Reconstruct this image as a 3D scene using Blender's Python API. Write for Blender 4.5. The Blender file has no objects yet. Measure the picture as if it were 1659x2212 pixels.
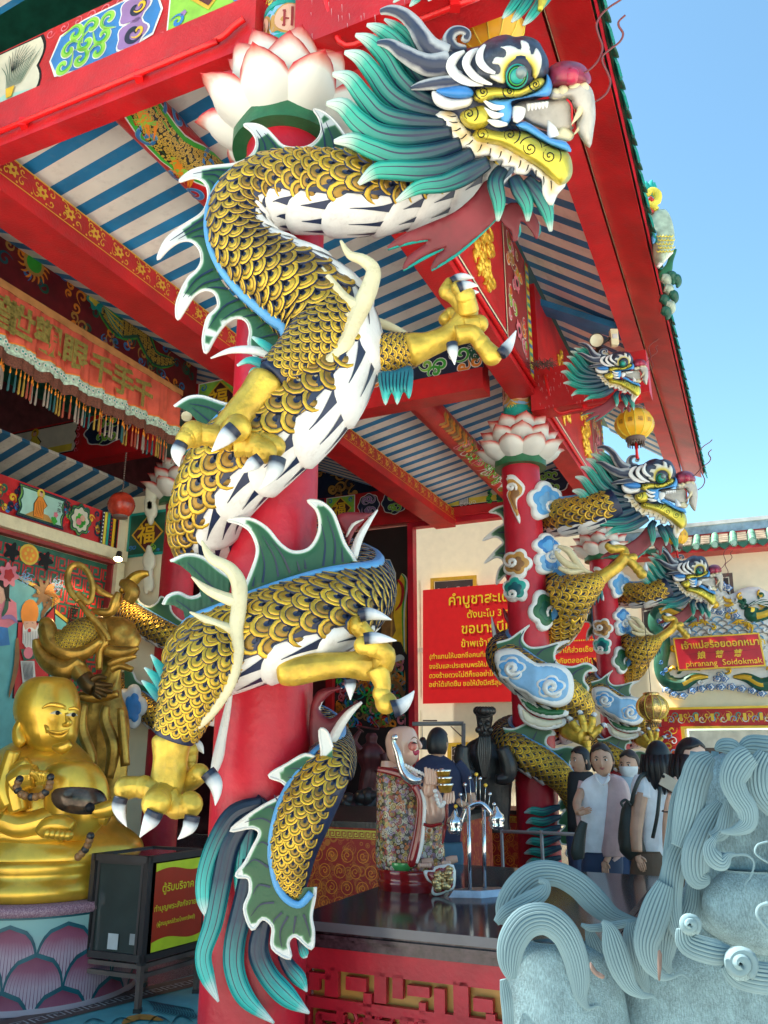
import bpy,bmesh,math,random
from mathutils import Vector,Matrix
from mathutils.geometry import delaunay_2d_cdt
V = Vector
PI = math.pi
R = math.radians
random.seed(7)
scene = bpy.context.scene
COL = scene.collection
# ------------------------------------------------------------ camera, sky, sun
F,TH,CX,CY,CZ = 1760.0,R(16.3),829.5,1106.0,1.7
ct,st = math.cos(TH),math.sin(TH)
cam_d = bpy.data.cameras.new('camera')
cam = bpy.data.objects.new('camera',cam_d)
COL.objects.link(cam)
cam.location = (0,0,CZ)
cam.rotation_euler = (PI/2+TH,0,0)
cam_d.sensor_fit = 'HORIZONTAL'
cam_d.sensor_width = 36
cam_d.lens = 36*F/1659.0
cam_d.clip_end = 2000
scene.camera = cam
SUN_EL,SUN_AZ = R(55),R(-74)
world = bpy.data.worlds.new('World')
scene.world = world
world.use_nodes = True
wn = world.node_tree
sky = wn.nodes.new('ShaderNodeTexSky')
sky.sky_type = 'NISHITA'
sky.sun_disc = False
sky.sun_elevation = SUN_EL
sky.sun_rotation = SUN_AZ
sky.air_density = 1.0
sky.dust_density = 0.4
sky.ozone_density = 0.7
bg = wn.nodes['Background']
bg.inputs['Strength'].default_value = 0.10
tint = wn.nodes.new('ShaderNodeMix')
tint.data_type = 'RGBA';tint.blend_type = 'MULTIPLY';tint.inputs['Factor'].default_value = 1
tint.inputs['B'].default_value = (.80,1.04,.98,1)
wn.links.new(sky.outputs[0],tint.inputs['A'])
wn.links.new(tint.outputs['Result'],bg.inputs[0])
sun_d = bpy.data.lights.new('sun','SUN')
sun_d.energy = 5.0
sun_d.angle = R(0.5)
sun_d.color = (1,0.95,0.86)
sun = bpy.data.objects.new('sun',sun_d)
COL.objects.link(sun)
sd = V((math.sin(SUN_AZ)*math.cos(SUN_EL),math.cos(SUN_AZ)*math.cos(SUN_EL),math.sin(SUN_EL)))
sun.rotation_euler = sd.to_track_quat('Z','Y').to_euler()
sun.location = (0,0,30)
scene.view_settings.view_transform = 'Standard'
scene.view_settings.look = 'None'
scene.view_settings.exposure = 1.7
scene.view_settings.gamma = 1
scene.cycles.max_bounces = 8
scene.cycles.diffuse_bounces = 5
scene.cycles.sample_clamp_indirect = 8
# ------------------------------------------------------------ placing: a ray of the photo meets a real plane
def ray(x,y):
 u = (x-CX)/F
 w = (CY-y)/F
 return V((u,ct-w*st,st+w*ct))
def P(x,y,Y):
 r = ray(x,y)
 t = Y/r.y
 return V((r.x*t,Y,CZ+r.z*t))
def SZ(y,Y):
 w = (CY-y)/F
 return Y/(ct-w*st)/F
PH = R(24.2)
DV = V((math.sin(PH),math.cos(PH),0))
NV = V((-DV.y,DV.x,0))
OO = V((-.63,4.4,0))
UP = V((0,0,1))
def W(a,b,z):return OO+DV*a+NV*b+UP*z
def hit(x,y,p0,n):
 r = ray(x,y)
 c0 = V((0,0,CZ))
 return c0+r*((p0-c0).dot(n)/r.dot(n))
def onA(x,y,a):return hit(x,y,OO+DV*a,DV)
def onB(x,y,b):return hit(x,y,OO+NV*b,NV)
def onZ(x,y,z):return hit(x,y,V((0,0,z)),UP)
# ------------------------------------------------------------ materials
MATS = {}
def mat(name,col,rough=.45,metal=0.,bump=0.,bscale=40.,var=.12,vscale=6.,dirt=0.,dcol=(.05,.035,.02),coat=0.,emit=0.,spec=.5):
 m = bpy.data.materials.new(name)
 m.use_nodes = True
 nt = m.node_tree
 b = nt.nodes['Principled BSDF']
 b.inputs['Roughness'].default_value = rough
 b.inputs['Metallic'].default_value = metal
 b.inputs['Coat Weight'].default_value = coat
 b.inputs['Specular IOR Level'].default_value = spec
 tc = nt.nodes.new('ShaderNodeTexCoord')
 no = nt.nodes.new('ShaderNodeTexNoise')
 no.inputs['Scale'].default_value = vscale
 no.inputs['Detail'].default_value = 5
 nt.links.new(tc.outputs['Object'],no.inputs['Vector'])
 mr = nt.nodes.new('ShaderNodeMapRange')
 mr.inputs['From Min'].default_value = .3
 mr.inputs['From Max'].default_value = .7
 mr.inputs['To Min'].default_value = 1-var
 mr.inputs['To Max'].default_value = 1+var
 nt.links.new(no.outputs['Fac'],mr.inputs['Value'])
 mx = nt.nodes.new('ShaderNodeMix')
 mx.data_type = 'RGBA'
 mx.blend_type = 'MULTIPLY'
 mx.inputs['Factor'].default_value = 1
 mx.inputs['A'].default_value = (*col,1)
 nt.links.new(mr.outputs['Result'],mx.inputs['B'])
 out = mx.outputs['Result']
 m['base'] = 'x'
 if dirt:
  n2 = nt.nodes.new('ShaderNodeTexNoise')
  n2 .inputs['Scale'].default_value = vscale*3.3
  n2 .inputs['Detail'].default_value = 8
  n2 .inputs['Roughness'].default_value = .7
  nt.links.new(tc.outputs['Object'],n2 .inputs['Vector'])
  r2 = nt.nodes.new('ShaderNodeMapRange')
  r2 .inputs['From Min'].default_value = .52
  r2 .inputs['From Max'].default_value = .78
  r2 .inputs['To Max'].default_value = dirt
  nt.links.new(n2 .outputs['Fac'],r2 .inputs['Value'])
  m2 = nt.nodes.new('ShaderNodeMix')
  m2 .data_type = 'RGBA'
  nt.links.new(r2 .outputs['Result'],m2 .inputs['Factor'])
  nt.links.new(out,m2 .inputs['A'])
  m2 .inputs['B'].default_value = (*dcol,1)
  out = m2 .outputs['Result']
 nt.links.new(out,b.inputs['Base Color'])
 if bump:
  n3 = nt.nodes.new('ShaderNodeTexNoise')
  n3 .inputs['Scale'].default_value = bscale
  n3 .inputs['Detail'].default_value = 4
  nt.links.new(tc.outputs['Object'],n3 .inputs['Vector'])
  bp = nt.nodes.new('ShaderNodeBump')
  bp.inputs['Strength'].default_value = bump
  bp.inputs['Distance'].default_value = .01
  nt.links.new(n3 .outputs['Fac'],bp.inputs['Height'])
  nt.links.new(bp.outputs['Normal'],b.inputs['Normal'])
 if emit:
  b.inputs['Emission Color'].default_value = (*col,1)
  b.inputs['Emission Strength'].default_value = emit
 MATS[name] = m
 return m
def nodes_of(m):
 nt = m.node_tree
 return nt,nt.nodes['Principled BSDF']
def uvramp(name,axis,stops,rough=.4,stripe=None,metal=0.,swob=0.):
 """painted ramp along u (0) or v (1) of the part; stripe=(axis, count, width, colour, from, to) adds brush or groove lines"""
 m = bpy.data.materials.new(name)
 m.use_nodes = True
 nt,b = nodes_of(m)
 b.inputs['Roughness'].default_value = rough
 b.inputs['Metallic'].default_value = metal
 uv = nt.nodes.new('ShaderNodeUVMap')
 se = nt.nodes.new('ShaderNodeSeparateXYZ')
 nt.links.new(uv.outputs[0],se.inputs[0])
 no = nt.nodes.new('ShaderNodeTexNoise')
 no.inputs['Scale'].default_value = 9
 no.inputs['Detail'].default_value = 6
 tc = nt.nodes.new('ShaderNodeTexCoord')
 nt.links.new(tc.outputs['Object'],no.inputs['Vector'])
 ad = nt.nodes.new('ShaderNodeMath')
 ad.operation = 'MULTIPLY_ADD'
 ad.inputs[1].default_value = .16
 nt.links.new(no.outputs['Fac'],ad.inputs[0])
 nt.links.new(se.outputs[axis],ad.inputs[2])
 sb = nt.nodes.new('ShaderNodeMath')
 sb.operation = 'SUBTRACT'
 sb.inputs[1].default_value = .08
 nt.links.new(ad.outputs[0],sb.inputs[0])
 cr = nt.nodes.new('ShaderNodeValToRGB')
 el = cr.color_ramp.elements
 while len(el)<len(stops):
  el.new(.5)
 for e,(p,c) in zip(el,stops):
  e.position = p
  e.color = (*c,1)
 nt.links.new(sb.outputs[0],cr.inputs[0])
 out = cr.outputs[0]
 if stripe:
  ax,n,wd,colr,f0,f1 = stripe
  mu = nt.nodes.new('ShaderNodeMath');mu.operation = 'MULTIPLY';mu.inputs[1].default_value = n
  nt.links.new(se.outputs[ax],mu.inputs[0])
  fr = nt.nodes.new('ShaderNodeMath');fr.operation = 'FRACT'
  nt.links.new(mu.outputs[0],fr.inputs[0])
  s5 = nt.nodes.new('ShaderNodeMath');s5 .operation = 'SUBTRACT';s5 .inputs[1].default_value = .5
  nt.links.new(fr.outputs[0],s5 .inputs[0])
  ab_ = nt.nodes.new('ShaderNodeMath');ab_.operation = 'ABSOLUTE'
  nt.links.new(s5 .outputs[0],ab_.inputs[0])
  mr = nt.nodes.new('ShaderNodeMapRange')
  mr.inputs['From Min'].default_value = f0;mr.inputs['From Max'].default_value = f1
  mr.inputs['To Min'].default_value = wd;mr.inputs['To Max'].default_value = 0
  nt.links.new(se.outputs[1-ax],mr.inputs['Value'])
  lt = nt.nodes.new('ShaderNodeMath');lt.operation = 'LESS_THAN'
  nt.links.new(ab_.outputs[0],lt.inputs[0]);nt.links.new(mr.outputs['Result'],lt.inputs[1])
  mx = nt.nodes.new('ShaderNodeMix');mx.data_type = 'RGBA'
  nt.links.new(lt.outputs[0],mx.inputs['Factor'])
  nt.links.new(out,mx.inputs['A'])
  mx.inputs['B'].default_value = (*colr,1)
  out = mx.outputs['Result']
 nt.links.new(out,b.inputs['Base Color'])
 bp = nt.nodes.new('ShaderNodeBump');bp.inputs['Strength'].default_value = .25;bp.inputs['Distance'].default_value = .006
 n3 = nt.nodes.new('ShaderNodeTexNoise');n3 .inputs['Scale'].default_value = 30
 nt.links.new(tc.outputs['Object'],n3 .inputs['Vector'])
 nt.links.new(n3 .outputs['Fac'],bp.inputs['Height'])
 nt.links.new(bp.outputs['Normal'],b.inputs['Normal'])
 MATS[name] = m
 return m
 # ------------------------------------------------------------ mesh builder
class MB:
 def __init__(s):
  s.v = [];s.f = [];s.fm = [];s.uv = [];s.sm = [];s.mats = []
 def mi(s,m):
  if m not in s.mats:s.mats.append(m)
  return s.mats.index(m)
 def add(s,vs,fs,m,uv=None,sm=True):
  o = len(s.v);k = s.mi(m)
  s.v.extend(vs)
  s.uv.extend(uv if uv else [(0,0)]*len(vs))
  for f in fs:
   s.f.append(tuple(i+o for i in f));s.fm.append(k);s.sm.append(sm)
  return s
 def build(s,name,parent=None,label=None,cat=None,group=None,kind=None,loc=None):
  if parent is not None:
   root = parent
   while root.parent:root = root.parent
   base = V(root.location)
  elif loc is not None:base = V(loc)
  else:
   xs = [v[0] for v in s.v];ys = [v[1] for v in s.v];zs = [v[2] for v in s.v]
   base = V(((min(xs)+max(xs))/2,(min(ys)+max(ys))/2,min(zs)))
  me = bpy.data.meshes.new(name)
  me.from_pydata([(v[0]-base.x,v[1]-base.y,v[2]-base.z) for v in s.v],[],s.f)
  for m in s.mats:me.materials.append(MATS[m])
  me.polygons.foreach_set('material_index',s.fm)
  me.polygons.foreach_set('use_smooth',s.sm)
  ul = me.uv_layers.new(name='UVMap')
  flat = []
  for f in s.f:
   for i in f:flat.extend(s.uv[i])
  if len(flat)==2*len(ul.data):ul.data.foreach_set('uv',flat)
  me.validate();me.update()
  o = bpy.data.objects.new(name,me)
  COL.objects.link(o)
  if parent is not None:o.parent = parent
  else:o.location = base
  if label:o['label'] = label
  if cat:o['category'] = cat;o['kind'] = 'thing'
  if group:o['group'] = group
  if kind:o['kind'] = kind
  return o
def thing(name,label,cat,loc,group=None):
 o = bpy.data.objects.new(name,None)
 COL.objects.link(o)
 o.location = V(loc)
 o.empty_display_size = .1
 o['label'] = label;o['category'] = cat;o['kind'] = 'thing'
 if group:o['group'] = group
 return o
KIDS = {}
def copy_tree(o,delta,label=None,group=None,parent=None,rot=None):
 c = o.copy();COL.objects.link(c)
 c.parent = parent
 if parent is None:
  c.location = V(o.location)+V(delta)
  if rot is not None:c.rotation_euler[2]+=rot
 if label:c['label'] = label
 if group:c['group'] = group
 for ch in [k for k in bpy.data.objects if k.parent==o]:
  copy_tree(ch,(0,0,0),parent=c)
 return c
 # ------------------------------------------------------------ shapes
def cr(pts,n=6,closed=False):
 """Catmull-Rom through tuples of any length"""
 out = []
 N = len(pts)
 rng = range(N if closed else N-1)
 for i in rng:
  p0 = pts[(i-1)%N] if (closed or i>0) else pts[0]
  p1 = pts[i];p2 = pts[(i+1)%N]
  p3 = pts[(i+2)%N] if (closed or i+2<N) else pts[-1]
  for k in range(n):
   t = k/n;t2 = t*t;t3 = t2*t
   out.append(tuple(.5*(2*b+(c-a)*t+(2*a-5*b+4*c-d)*t2+(3*b-a-3*c+d)*t3) for a,b,c,d in zip(p0,p1,p2,p3)))
 if not closed:out.append(tuple(float(q) for q in pts[-1]))
 return out
def frames(pts,up0=None):
 T = []
 n = len(pts)
 for i in range(n):
  t = pts[min(i+1,n-1)]-pts[max(i-1,0)]
  if t.length<1e-9:t = V((0,0,1))
  T.append(t.normalized())
 u = up0 or V((0,-1,.2))
 N = []
 for i in range(n):
  u = u-T[i]*u.dot(T[i])
  if u.length<1e-6:u = T[i].orthogonal()
  u.normalize();N.append(u.copy())
 return T,N
def tube(mb,pts,rad,m,seg=12,ups=None,flat=1.,up0=None,caps=True,vrep=1.,prof=None,sm=True):
 """sweep; rad number or list; flat = thickness across 'up' relative to width; u along, v around"""
 pts = [V(p) for p in pts]
 n = len(pts)
 if not isinstance(rad,(list,tuple)):rad = [rad]*n
 if ups is None:T,N = frames(pts,up0)
 else:
  T,_ = frames(pts);N = []
  for t,u in zip(T,ups):
   u = V(u);u = u-t*u.dot(t);u.normalize();N.append(u)
 L = [0.]
 for i in range(1,n):L.append(L[-1]+(pts[i]-pts[i-1]).length)
 tot = L[-1] or 1
 vs = [];uv = [];fs = []
 for i in range(n):
  B = T[i].cross(N[i])
  fl = flat[i] if isinstance(flat,(list,tuple)) else flat
  for j in range(seg+1):
   a = 2*PI*j/seg
   k = prof(j/seg,i/(n-1)) if prof else 1
   vs.append(pts[i]+N[i]*(math.cos(a)*rad[i]*fl*k)+B*(math.sin(a)*rad[i]*k))
   uv.append((L[i]/tot,j/seg*vrep))
 for i in range(n-1):
  for j in range(seg):
   q = i*(seg+1)+j
   fs.append((q,q+1,q+seg+2,q+seg+1))
 if caps:
  for i,fl in ((0,False),(n-1,True)):
   c = len(vs);vs.append(pts[i]);uv.append((L[i]/tot,.5))
   for j in range(seg):
    q = i*(seg+1)+j
    fs.append((q,q+1,c) if fl else (q+1,q,c))
 mb.add(vs,fs,m,uv,sm)
 return mb
def T2(mb,data,m,n=5,seg=10,flat=1.,**k):
 """tube from photo tracings (x, y, Y, radius in pixels)"""
 d = cr(data,n)
 pts = [P(a[0],a[1],a[2]) for a in d]
 rad = [max(a[3],.3)*SZ(a[1],a[2]) for a in d]
 return tube(mb,pts,rad,m,seg=seg,flat=flat,**k)
def box(mb,c,sx,sy,sz,m,ax=None,bev=0):
 """box centred at c with half sizes along axes"""
 X,Yv,Z = ax or (V((1,0,0)),V((0,1,0)),V((0,0,1)))
 c = V(c)
 if bev:
  vs = []
  for k,(e,z) in enumerate(((bev,-sz),(0,-sz+bev),(0,sz-bev),(bev,sz))):
   hx,hy = sx-e,sy-e
   for dx,dy in ((-1,-1),(1,-1),(1,1),(-1,1)):
    vs.append(c+X*dx*hx+Yv*dy*hy+Z*z)
  fs = [(3,2,1,0),(12,13,14,15)]
  for k in range(3):
   for j in range(4):
    fs.append((k*4+j,k*4+(j+1)%4,k*4+4+(j+1)%4,k*4+4+j))
  mb.add(vs,fs,m,sm=False);return mb
 vs = [c+X*a*sx+Yv*b*sy+Z*d*sz for a in (-1,1) for b in (-1,1) for d in (-1,1)]
 mb.add(vs,[(0,1,3,2),(4,6,7,5),(0,4,5,1),(2,3,7,6),(0,2,6,4),(1,5,7,3)],m,[((k>>2)&1,k&1) for k in range(8)],False)
 return mb
def prism(mb,poly,ex,m,uvs=None):
 """closed polygon (3-D points) extruded by ex"""
 n = len(poly);ex = V(ex)
 poly = [V(p) for p in poly]
 vs = poly+[p+ex for p in poly]
 fs = [tuple(range(n)),tuple(range(2*n-1,n-1,-1))]+[(i,(i+1)%n,n+(i+1)%n,n+i) for i in range(n)]
 u = uvs or [(0,0),(1,0),(1,1),(0,1)] if n==4 else [(0,0)]*n
 mb.add(vs,fs,m,list(u)+list(u),False)
 return mb
def lathe(mb,c,prof,m,seg=32,ax=None,uvv=True,lob=None,sm=True):
 c = V(c)
 X,Yv,Z = ax or (V((1,0,0)),V((0,1,0)),V((0,0,1)))
 vs = [];uv = [];fs = []
 n = len(prof)
 for i,(r,z) in enumerate(prof):
  for j in range(seg+1):
   a = 2*PI*j/seg
   rr = r*(lob(a,i/(n-1)) if lob else 1)
   vs.append(c+X*math.cos(a)*rr+Yv*math.sin(a)*rr+Z*z)
   uv.append((j/seg,i/(n-1)))
 for i in range(n-1):
  for j in range(seg):
   q = i*(seg+1)+j
   fs.append((q,q+1,q+seg+2,q+seg+1))
 mb.add(vs,fs,m,uv,sm)
 return mb
def ball(mb,c,r,m,seg=16,ax=None,sc=(1,1,1)):
 X,Yv,Z = ax or (V((1,0,0)),V((0,1,0)),V((0,0,1)))
 k = max(6,seg//2)
 return lathe(mb,c,[(r*math.sin(PI*i/k),-r*math.cos(PI*i/k)) for i in range(k+1)],m,seg,(X*sc[0],Yv*sc[1],Z*sc[2]))
def inside(p,poly):
 x,y = p;c = False;n = len(poly);j = n-1
 for i in range(n):
  xi,yi = poly[i];xj,yj = poly[j]
  if (yi>y)!=(yj>y) and x<(xj-xi)*(y-yi)/(yj-yi)+xi:c = not c
  j = i
 return c
def edist(p,poly):
 x,y = p;best = 1e18;n = len(poly)
 for i in range(n):
  ax_,ay = poly[i-1];bx,by = poly[i]
  dx,dy = bx-ax_,by-ay
  q = dx*dx+dy*dy
  t = 0 if q==0 else max(0,min(1,((x-ax_)*dx+(y-ay)*dy)/q))
  ex,ey = x-ax_-t*dx,y-ay-t*dy
  d = ex*ex+ey*ey
  if d<best:best = d
 return math.sqrt(best)
def puff(mb,outline,to3,D,m,step=None,H=1.,smooth=3,back=True,m2=None,d2=0,shape=.5,base=0.):
 """cushion over a traced outline. to3(x, y, h) maps outline plane to space, h in 0..H; m2 = inner colour past distance d2"""
 ol = cr([tuple(p) for p in outline],smooth,True) if smooth>1 else list(outline)
 xs = [p[0] for p in ol];ys = [p[1] for p in ol]
 step = step or max(max(xs)-min(xs),max(ys)-min(ys))/14
 pts = list(ol);n0 = len(ol)
 x = min(xs)+step/2;row = 0
 while x<max(xs):
  y = min(ys)+(step/2 if row%2 else step)
  while y<max(ys):
   if inside((x,y),ol) and edist((x,y),ol)>step*.45:pts.append((x,y))
   y+=step
  x+=step*.87;row+=1
 extra = [min(D,1e9)*.12,min(D,1e9)*.4]
 if m2:extra.append(d2)
 for e in extra:
  for i in range(0,n0,1):
   a = ol[i-1];b = ol[(i+1)%n0]
   nx,ny = b[1]-a[1],a[0]-b[0]
   l = math.hypot(nx,ny) or 1
   for s in (1,-1):
    q = (ol[i][0]+s*nx/l*e,ol[i][1]+s*ny/l*e)
    if inside(q,ol) and edist(q,ol)>e*.93:pts.append(q)
 co = [V((p[0],p[1])) for p in pts]
 res = delaunay_2d_cdt(co,[],[list(range(n0))],1,1e-6)
 pv,pf = res[0],res[2]
 hs = [];ds = []
 for p in pv:
  d = edist((p[0],p[1]),ol)
  t = min(1,d/D)
  ds.append(d)
  hs.append(H*(1-(1-t)**2)**shape if t>0 else 0)
 for sgn in ((1,-1) if back else (1,)):
  vs = [to3(p[0],p[1],sgn*h+(base if sgn>0 else 0)) for p,h in zip(pv,hs)]
  uv = [(p[0],p[1]) for p in pv]
  f1 = [];f2 = []
  for f in pf:
   if m2 and sum(ds[i] for i in f)/len(f)>d2*.98 and sgn>0:f2 .append(tuple(f))
   else:f1 .append(tuple(f) if sgn>0 else tuple(reversed(f)))
  mb.add(vs,f1,m,uv)
  if f2:mb.add(vs,f2,m2,uv)
 return mb
def px3(Y,sc=1.):
 """outline pixels at depth Y; h (metres) comes towards the viewer side of the wall"""
 def g(x,y,h):
  yy = Y(x,y) if callable(Y) else Y
  return P(x,y,yy)+V((0,-h*sc,-h*.15))
 return g
 # ------------------------------------------------------------ flat painting on a panel
class Quad:
 """rectangle in space: bl, br, tr, tl; s,t in metres; layers 2.5 mm apart"""
 def __init__(s,bl,br,tr,tl,nrm=None):
  s.c = [V(p) for p in (bl,br,tr,tl)]
  s.L = ((s.c[1]-s.c[0]).length+(s.c[2]-s.c[3]).length)/2
  s.H = ((s.c[3]-s.c[0]).length+(s.c[2]-s.c[1]).length)/2
  n = (s.c[1]-s.c[0]).cross(s.c[3]-s.c[0]).normalized()
  cc = V((0,0,CZ))-s.c[0]
  s.n = n if n.dot(cc)>0 else -n
  if nrm is not None:s.n = V(nrm).normalized()
 def q(s,a,t,h=0):
  u = a/s.L;v = t/s.H
  c = s.c
  return c[0]*(1-u)*(1-v)+c[1]*u*(1-v)+c[2]*u*v+c[3]*(1-u)*v+s.n*h
 def poly(s,mb,pts,m,lay=1):
  pts = list(pts)
  if len(pts)>4:
   res = delaunay_2d_cdt([V((p[0],p[1])) for p in pts],[],[list(range(len(pts)))],1,1e-7)
   mb.add([s.q(p[0],p[1],.003*lay) for p in res[0]],[tuple(f) for f in res[2]],m,sm=False)
  else:
   mb.add([s.q(p[0],p[1],.003*lay) for p in pts],[tuple(range(len(pts)))],m,sm=False)
 def rect(s,mb,x0,y0,x1,y1,m,lay=1):s.poly(mb,[(x0,y0),(x1,y0),(x1,y1),(x0,y1)],m,lay)
 def disc(s,mb,x,y,r,m,lay=1,n=14,ry=None,lob=0,la=.15,rot=0):
  pts = []
  n = max(n,lob*6)
  for i in range(n):
   a = 2*PI*i/n
   k = 1+(la*math.cos(lob*a) if lob else 0)
   ex,ey = r*k*math.cos(a),(ry or r)*k*math.sin(a)
   pts.append((x+ex*math.cos(rot)-ey*math.sin(rot),y+ex*math.sin(rot)+ey*math.cos(rot)))
  s.poly(mb,pts,m,lay)
 def rib(s,mb,pts,w,m,lay=1,n=4,taper=True):
  d = cr(pts,n) if n>1 else pts
  vs = [];fs = []
  N = len(d)
  for i,p in enumerate(d):
   a = d[max(i-1,0)];b = d[min(i+1,N-1)]
   dx,dy = b[0]-a[0],b[1]-a[1]
   l = math.hypot(dx,dy) or 1
   t = i/(N-1)
   ww = w*(math.sin(PI*min(1,t*.9+.1))**.6 if taper else 1)/2
   vs.append(s.q(p[0]-dy/l*ww,p[1]+dx/l*ww,.003*lay))
   vs.append(s.q(p[0]+dy/l*ww,p[1]-dx/l*ww,.003*lay))
  for i in range(N-1):fs.append((2*i,2*i+1,2*i+3,2*i+2))
  mb.add(vs,fs,m,sm=False)
 def frame(s,mb,x0,y0,x1,y1,w,m,lay=1):
  s.rect(mb,x0,y0,x1,y0+w,m,lay);s.rect(mb,x0,y1-w,x1,y1,m,lay)
  s.rect(mb,x0,y0+w,x0+w,y1-w,m,lay);s.rect(mb,x1-w,y0+w,x1,y1-w,m,lay)
def spiral(x,y,r,a0,turns=1.3,dirn=1,tail=0,n=12,k=.12):
 pts = []
 for i in range(n+1):
  t = i/n
  rr = r*(k+(1-k)*t)
  a = a0+dirn*turns*2*PI*(t-1)
  pts.append((x+rr*math.cos(a),y+rr*math.sin(a)))
 if tail:
  a = a0+dirn*PI/2
  pts.append((pts[-1][0]+tail*math.cos(a),pts[-1][1]+tail*math.sin(a)))
 return pts
def glyphs(mb,text,q,x,y,size,m,lay=3,spacing=1.,extr=0.,bold=0.,align='LEFT',vertical=False,shear=0):
 """lettering: Blender's own font turned into mesh on a Quad"""
 items = [(text,x,y)] if not vertical else [(c,x,y-i*size*1.15) for i,c in enumerate(text)]
 for tx,x0,y0 in items:
  cu = bpy.data.curves.new('t','FONT')
  cu.body = tx;cu.size = size;cu.align_x = align;cu.space_character = spacing
  cu.resolution_u = 2;cu.offset = bold*size;cu.shear = shear
  ob = bpy.data.objects.new('t',cu);COL.objects.link(ob)
  dg = bpy.context.evaluated_depsgraph_get()
  dg.update()
  me = bpy.data.meshes.new_from_object(ob.evaluated_get(dg))
  vs = [q.q(x0+v.co.x,y0+v.co.y,.003*lay+extr) for v in me.vertices]
  fs = [tuple(p.vertices) for p in me.polygons]
  mb.add(vs,fs,m,sm=False)
  if extr:
   ec = {}
   for f in fs:
    for i in range(len(f)):
     e = (f[i],f[(i+1)%len(f)])
     if (e[1],e[0]) in ec:ec[(e[1],e[0])]+=1
     else:ec[e] = ec.get(e,0)+1
   n = len(vs)
   lo = [q.q(x0+v.co.x,y0+v.co.y,.002) for v in me.vertices]
   mb.add(vs+lo,[(e[0],e[1],e[1]+n,e[0]+n) for e,c in ec.items() if c==1],m,sm=False)
  bpy.data.objects.remove(ob);bpy.data.curves.remove(cu);bpy.data.meshes.remove(me)
  # ------------------------------------------------------------ palette
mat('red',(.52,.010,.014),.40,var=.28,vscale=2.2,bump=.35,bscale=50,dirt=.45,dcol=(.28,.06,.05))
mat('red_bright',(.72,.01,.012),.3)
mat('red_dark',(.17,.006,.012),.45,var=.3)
mat('pillar_red',(.52,.008,.026),.42,var=.3,vscale=2.2,bump=.5,bscale=18,dirt=.5,dcol=(.36,.03,.05))
mat('brickred',(.30,.03,.03),.5)
mat('white',(.74,.72,.68),.5,var=.08,bump=.3,bscale=35,dirt=.5,dcol=(.36,.31,.25))
mat('white2',(.78,.77,.74),.45,var=.06,bump=.2,bscale=30,dirt=.2,dcol=(.45,.42,.38))
mat('porcelain',(.80,.78,.74),.15,coat=.5)
mat('cream',(.78,.68,.44),.5,var=.1,bump=.3,bscale=30,dirt=.3,dcol=(.45,.33,.16))
mat('ceil_white',(.80,.76,.69),.7,var=.12,vscale=2,dirt=.5,dcol=(.42,.38,.34))
mat('ceil_blue',(.015,.20,.44),.6,var=.3,vscale=2,dirt=.3,dcol=(.2,.3,.36))
mat('wallcream',(.90,.80,.57),.7,var=.04,bump=.1)
mat('navy',(.008,.016,.05),.4,var=.3)
mat('black',(.01,.01,.012),.4)
mat('ink',(.012,.012,.014),.5,spec=.2)
mat('gold',(.76,.46,.035),.35,metal=.55,var=.25,vscale=14,bump=.4,bscale=26,dirt=.4,dcol=(.28,.15,.03))
mat('gold2',(.62,.36,.05),.36,metal=.75,var=.3,vscale=14,bump=.3,dirt=.4,dcol=(.22,.11,.02))
mat('claw',(.60,.39,.05),.40,metal=.5,var=.35,vscale=9,bump=1.0,bscale=16,dirt=.6,dcol=(.42,.28,.08))
mat('buddha',(.80,.47,.045),.32,metal=.6,var=.2,vscale=4,bump=.15,bscale=10,dirt=.35,dcol=(.30,.15,.03),coat=.3)
mat('darkgold',(.50,.27,.045),.38,metal=.65,var=.5,vscale=7,bump=.4,bscale=18,dirt=.5,dcol=(.05,.03,.012))
mat('gilt',(.80,.50,.05),.35,metal=.4)
mat('yellow',(.80,.48,.02),.5)
mat('yellow2',(.75,.60,.06),.5)
mat('lemon',(.68,.80,.03),.4)
mat('green',(.02,.13,.05),.42,var=.25,vscale=8,bump=.3)
mat('green2',(.05,.42,.04),.5,var=.25)
mat('lime',(.26,.56,.06),.5,var=.25)
mat('dgreen',(.012,.10,.06),.45,var=.3)
mat('teal',(.012,.32,.27),.38,var=.25,bump=.2)
mat('dteal',(.006,.10,.13),.4,var=.3)
mat('blue',(.03,.19,.50),.4,var=.2)
mat('skyblue',(.10,.36,.70),.4,var=.14,vscale=5,bump=.3)
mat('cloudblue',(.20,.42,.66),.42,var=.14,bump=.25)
mat('orange',(.85,.26,.02),.45)
mat('brown',(.24,.11,.035),.45,var=.3)
mat('ochre',(.52,.27,.06),.45)
mat('purple',(.30,.17,.40),.5)
mat('pink',(.75,.20,.26),.5)
mat('skinp',(.72,.40,.28),.45)
mat('aqua',(.12,.42,.44),.5,var=.15)
mat('mint',(.40,.66,.56),.5,var=.1)
mat('paper',(.66,.62,.48),.6,var=.1)
mat('grey',(.30,.30,.30),.5)
mat('lgrey',(.55,.55,.54),.5,var=.15)
mat('steel',(.70,.71,.72),.12,metal=1.)
mat('silver',(.75,.74,.70),.2,metal=.9)
mat('iron',(.05,.04,.04),.5,metal=.3)
mat('rust',(.13,.085,.07),.6,var=.3)
mat('bronze',(.042,.037,.036),.32,metal=.35,var=.3,bump=.4)
mat('maroon',(.10,.022,.025),.4,metal=.2,var=.4)
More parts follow.
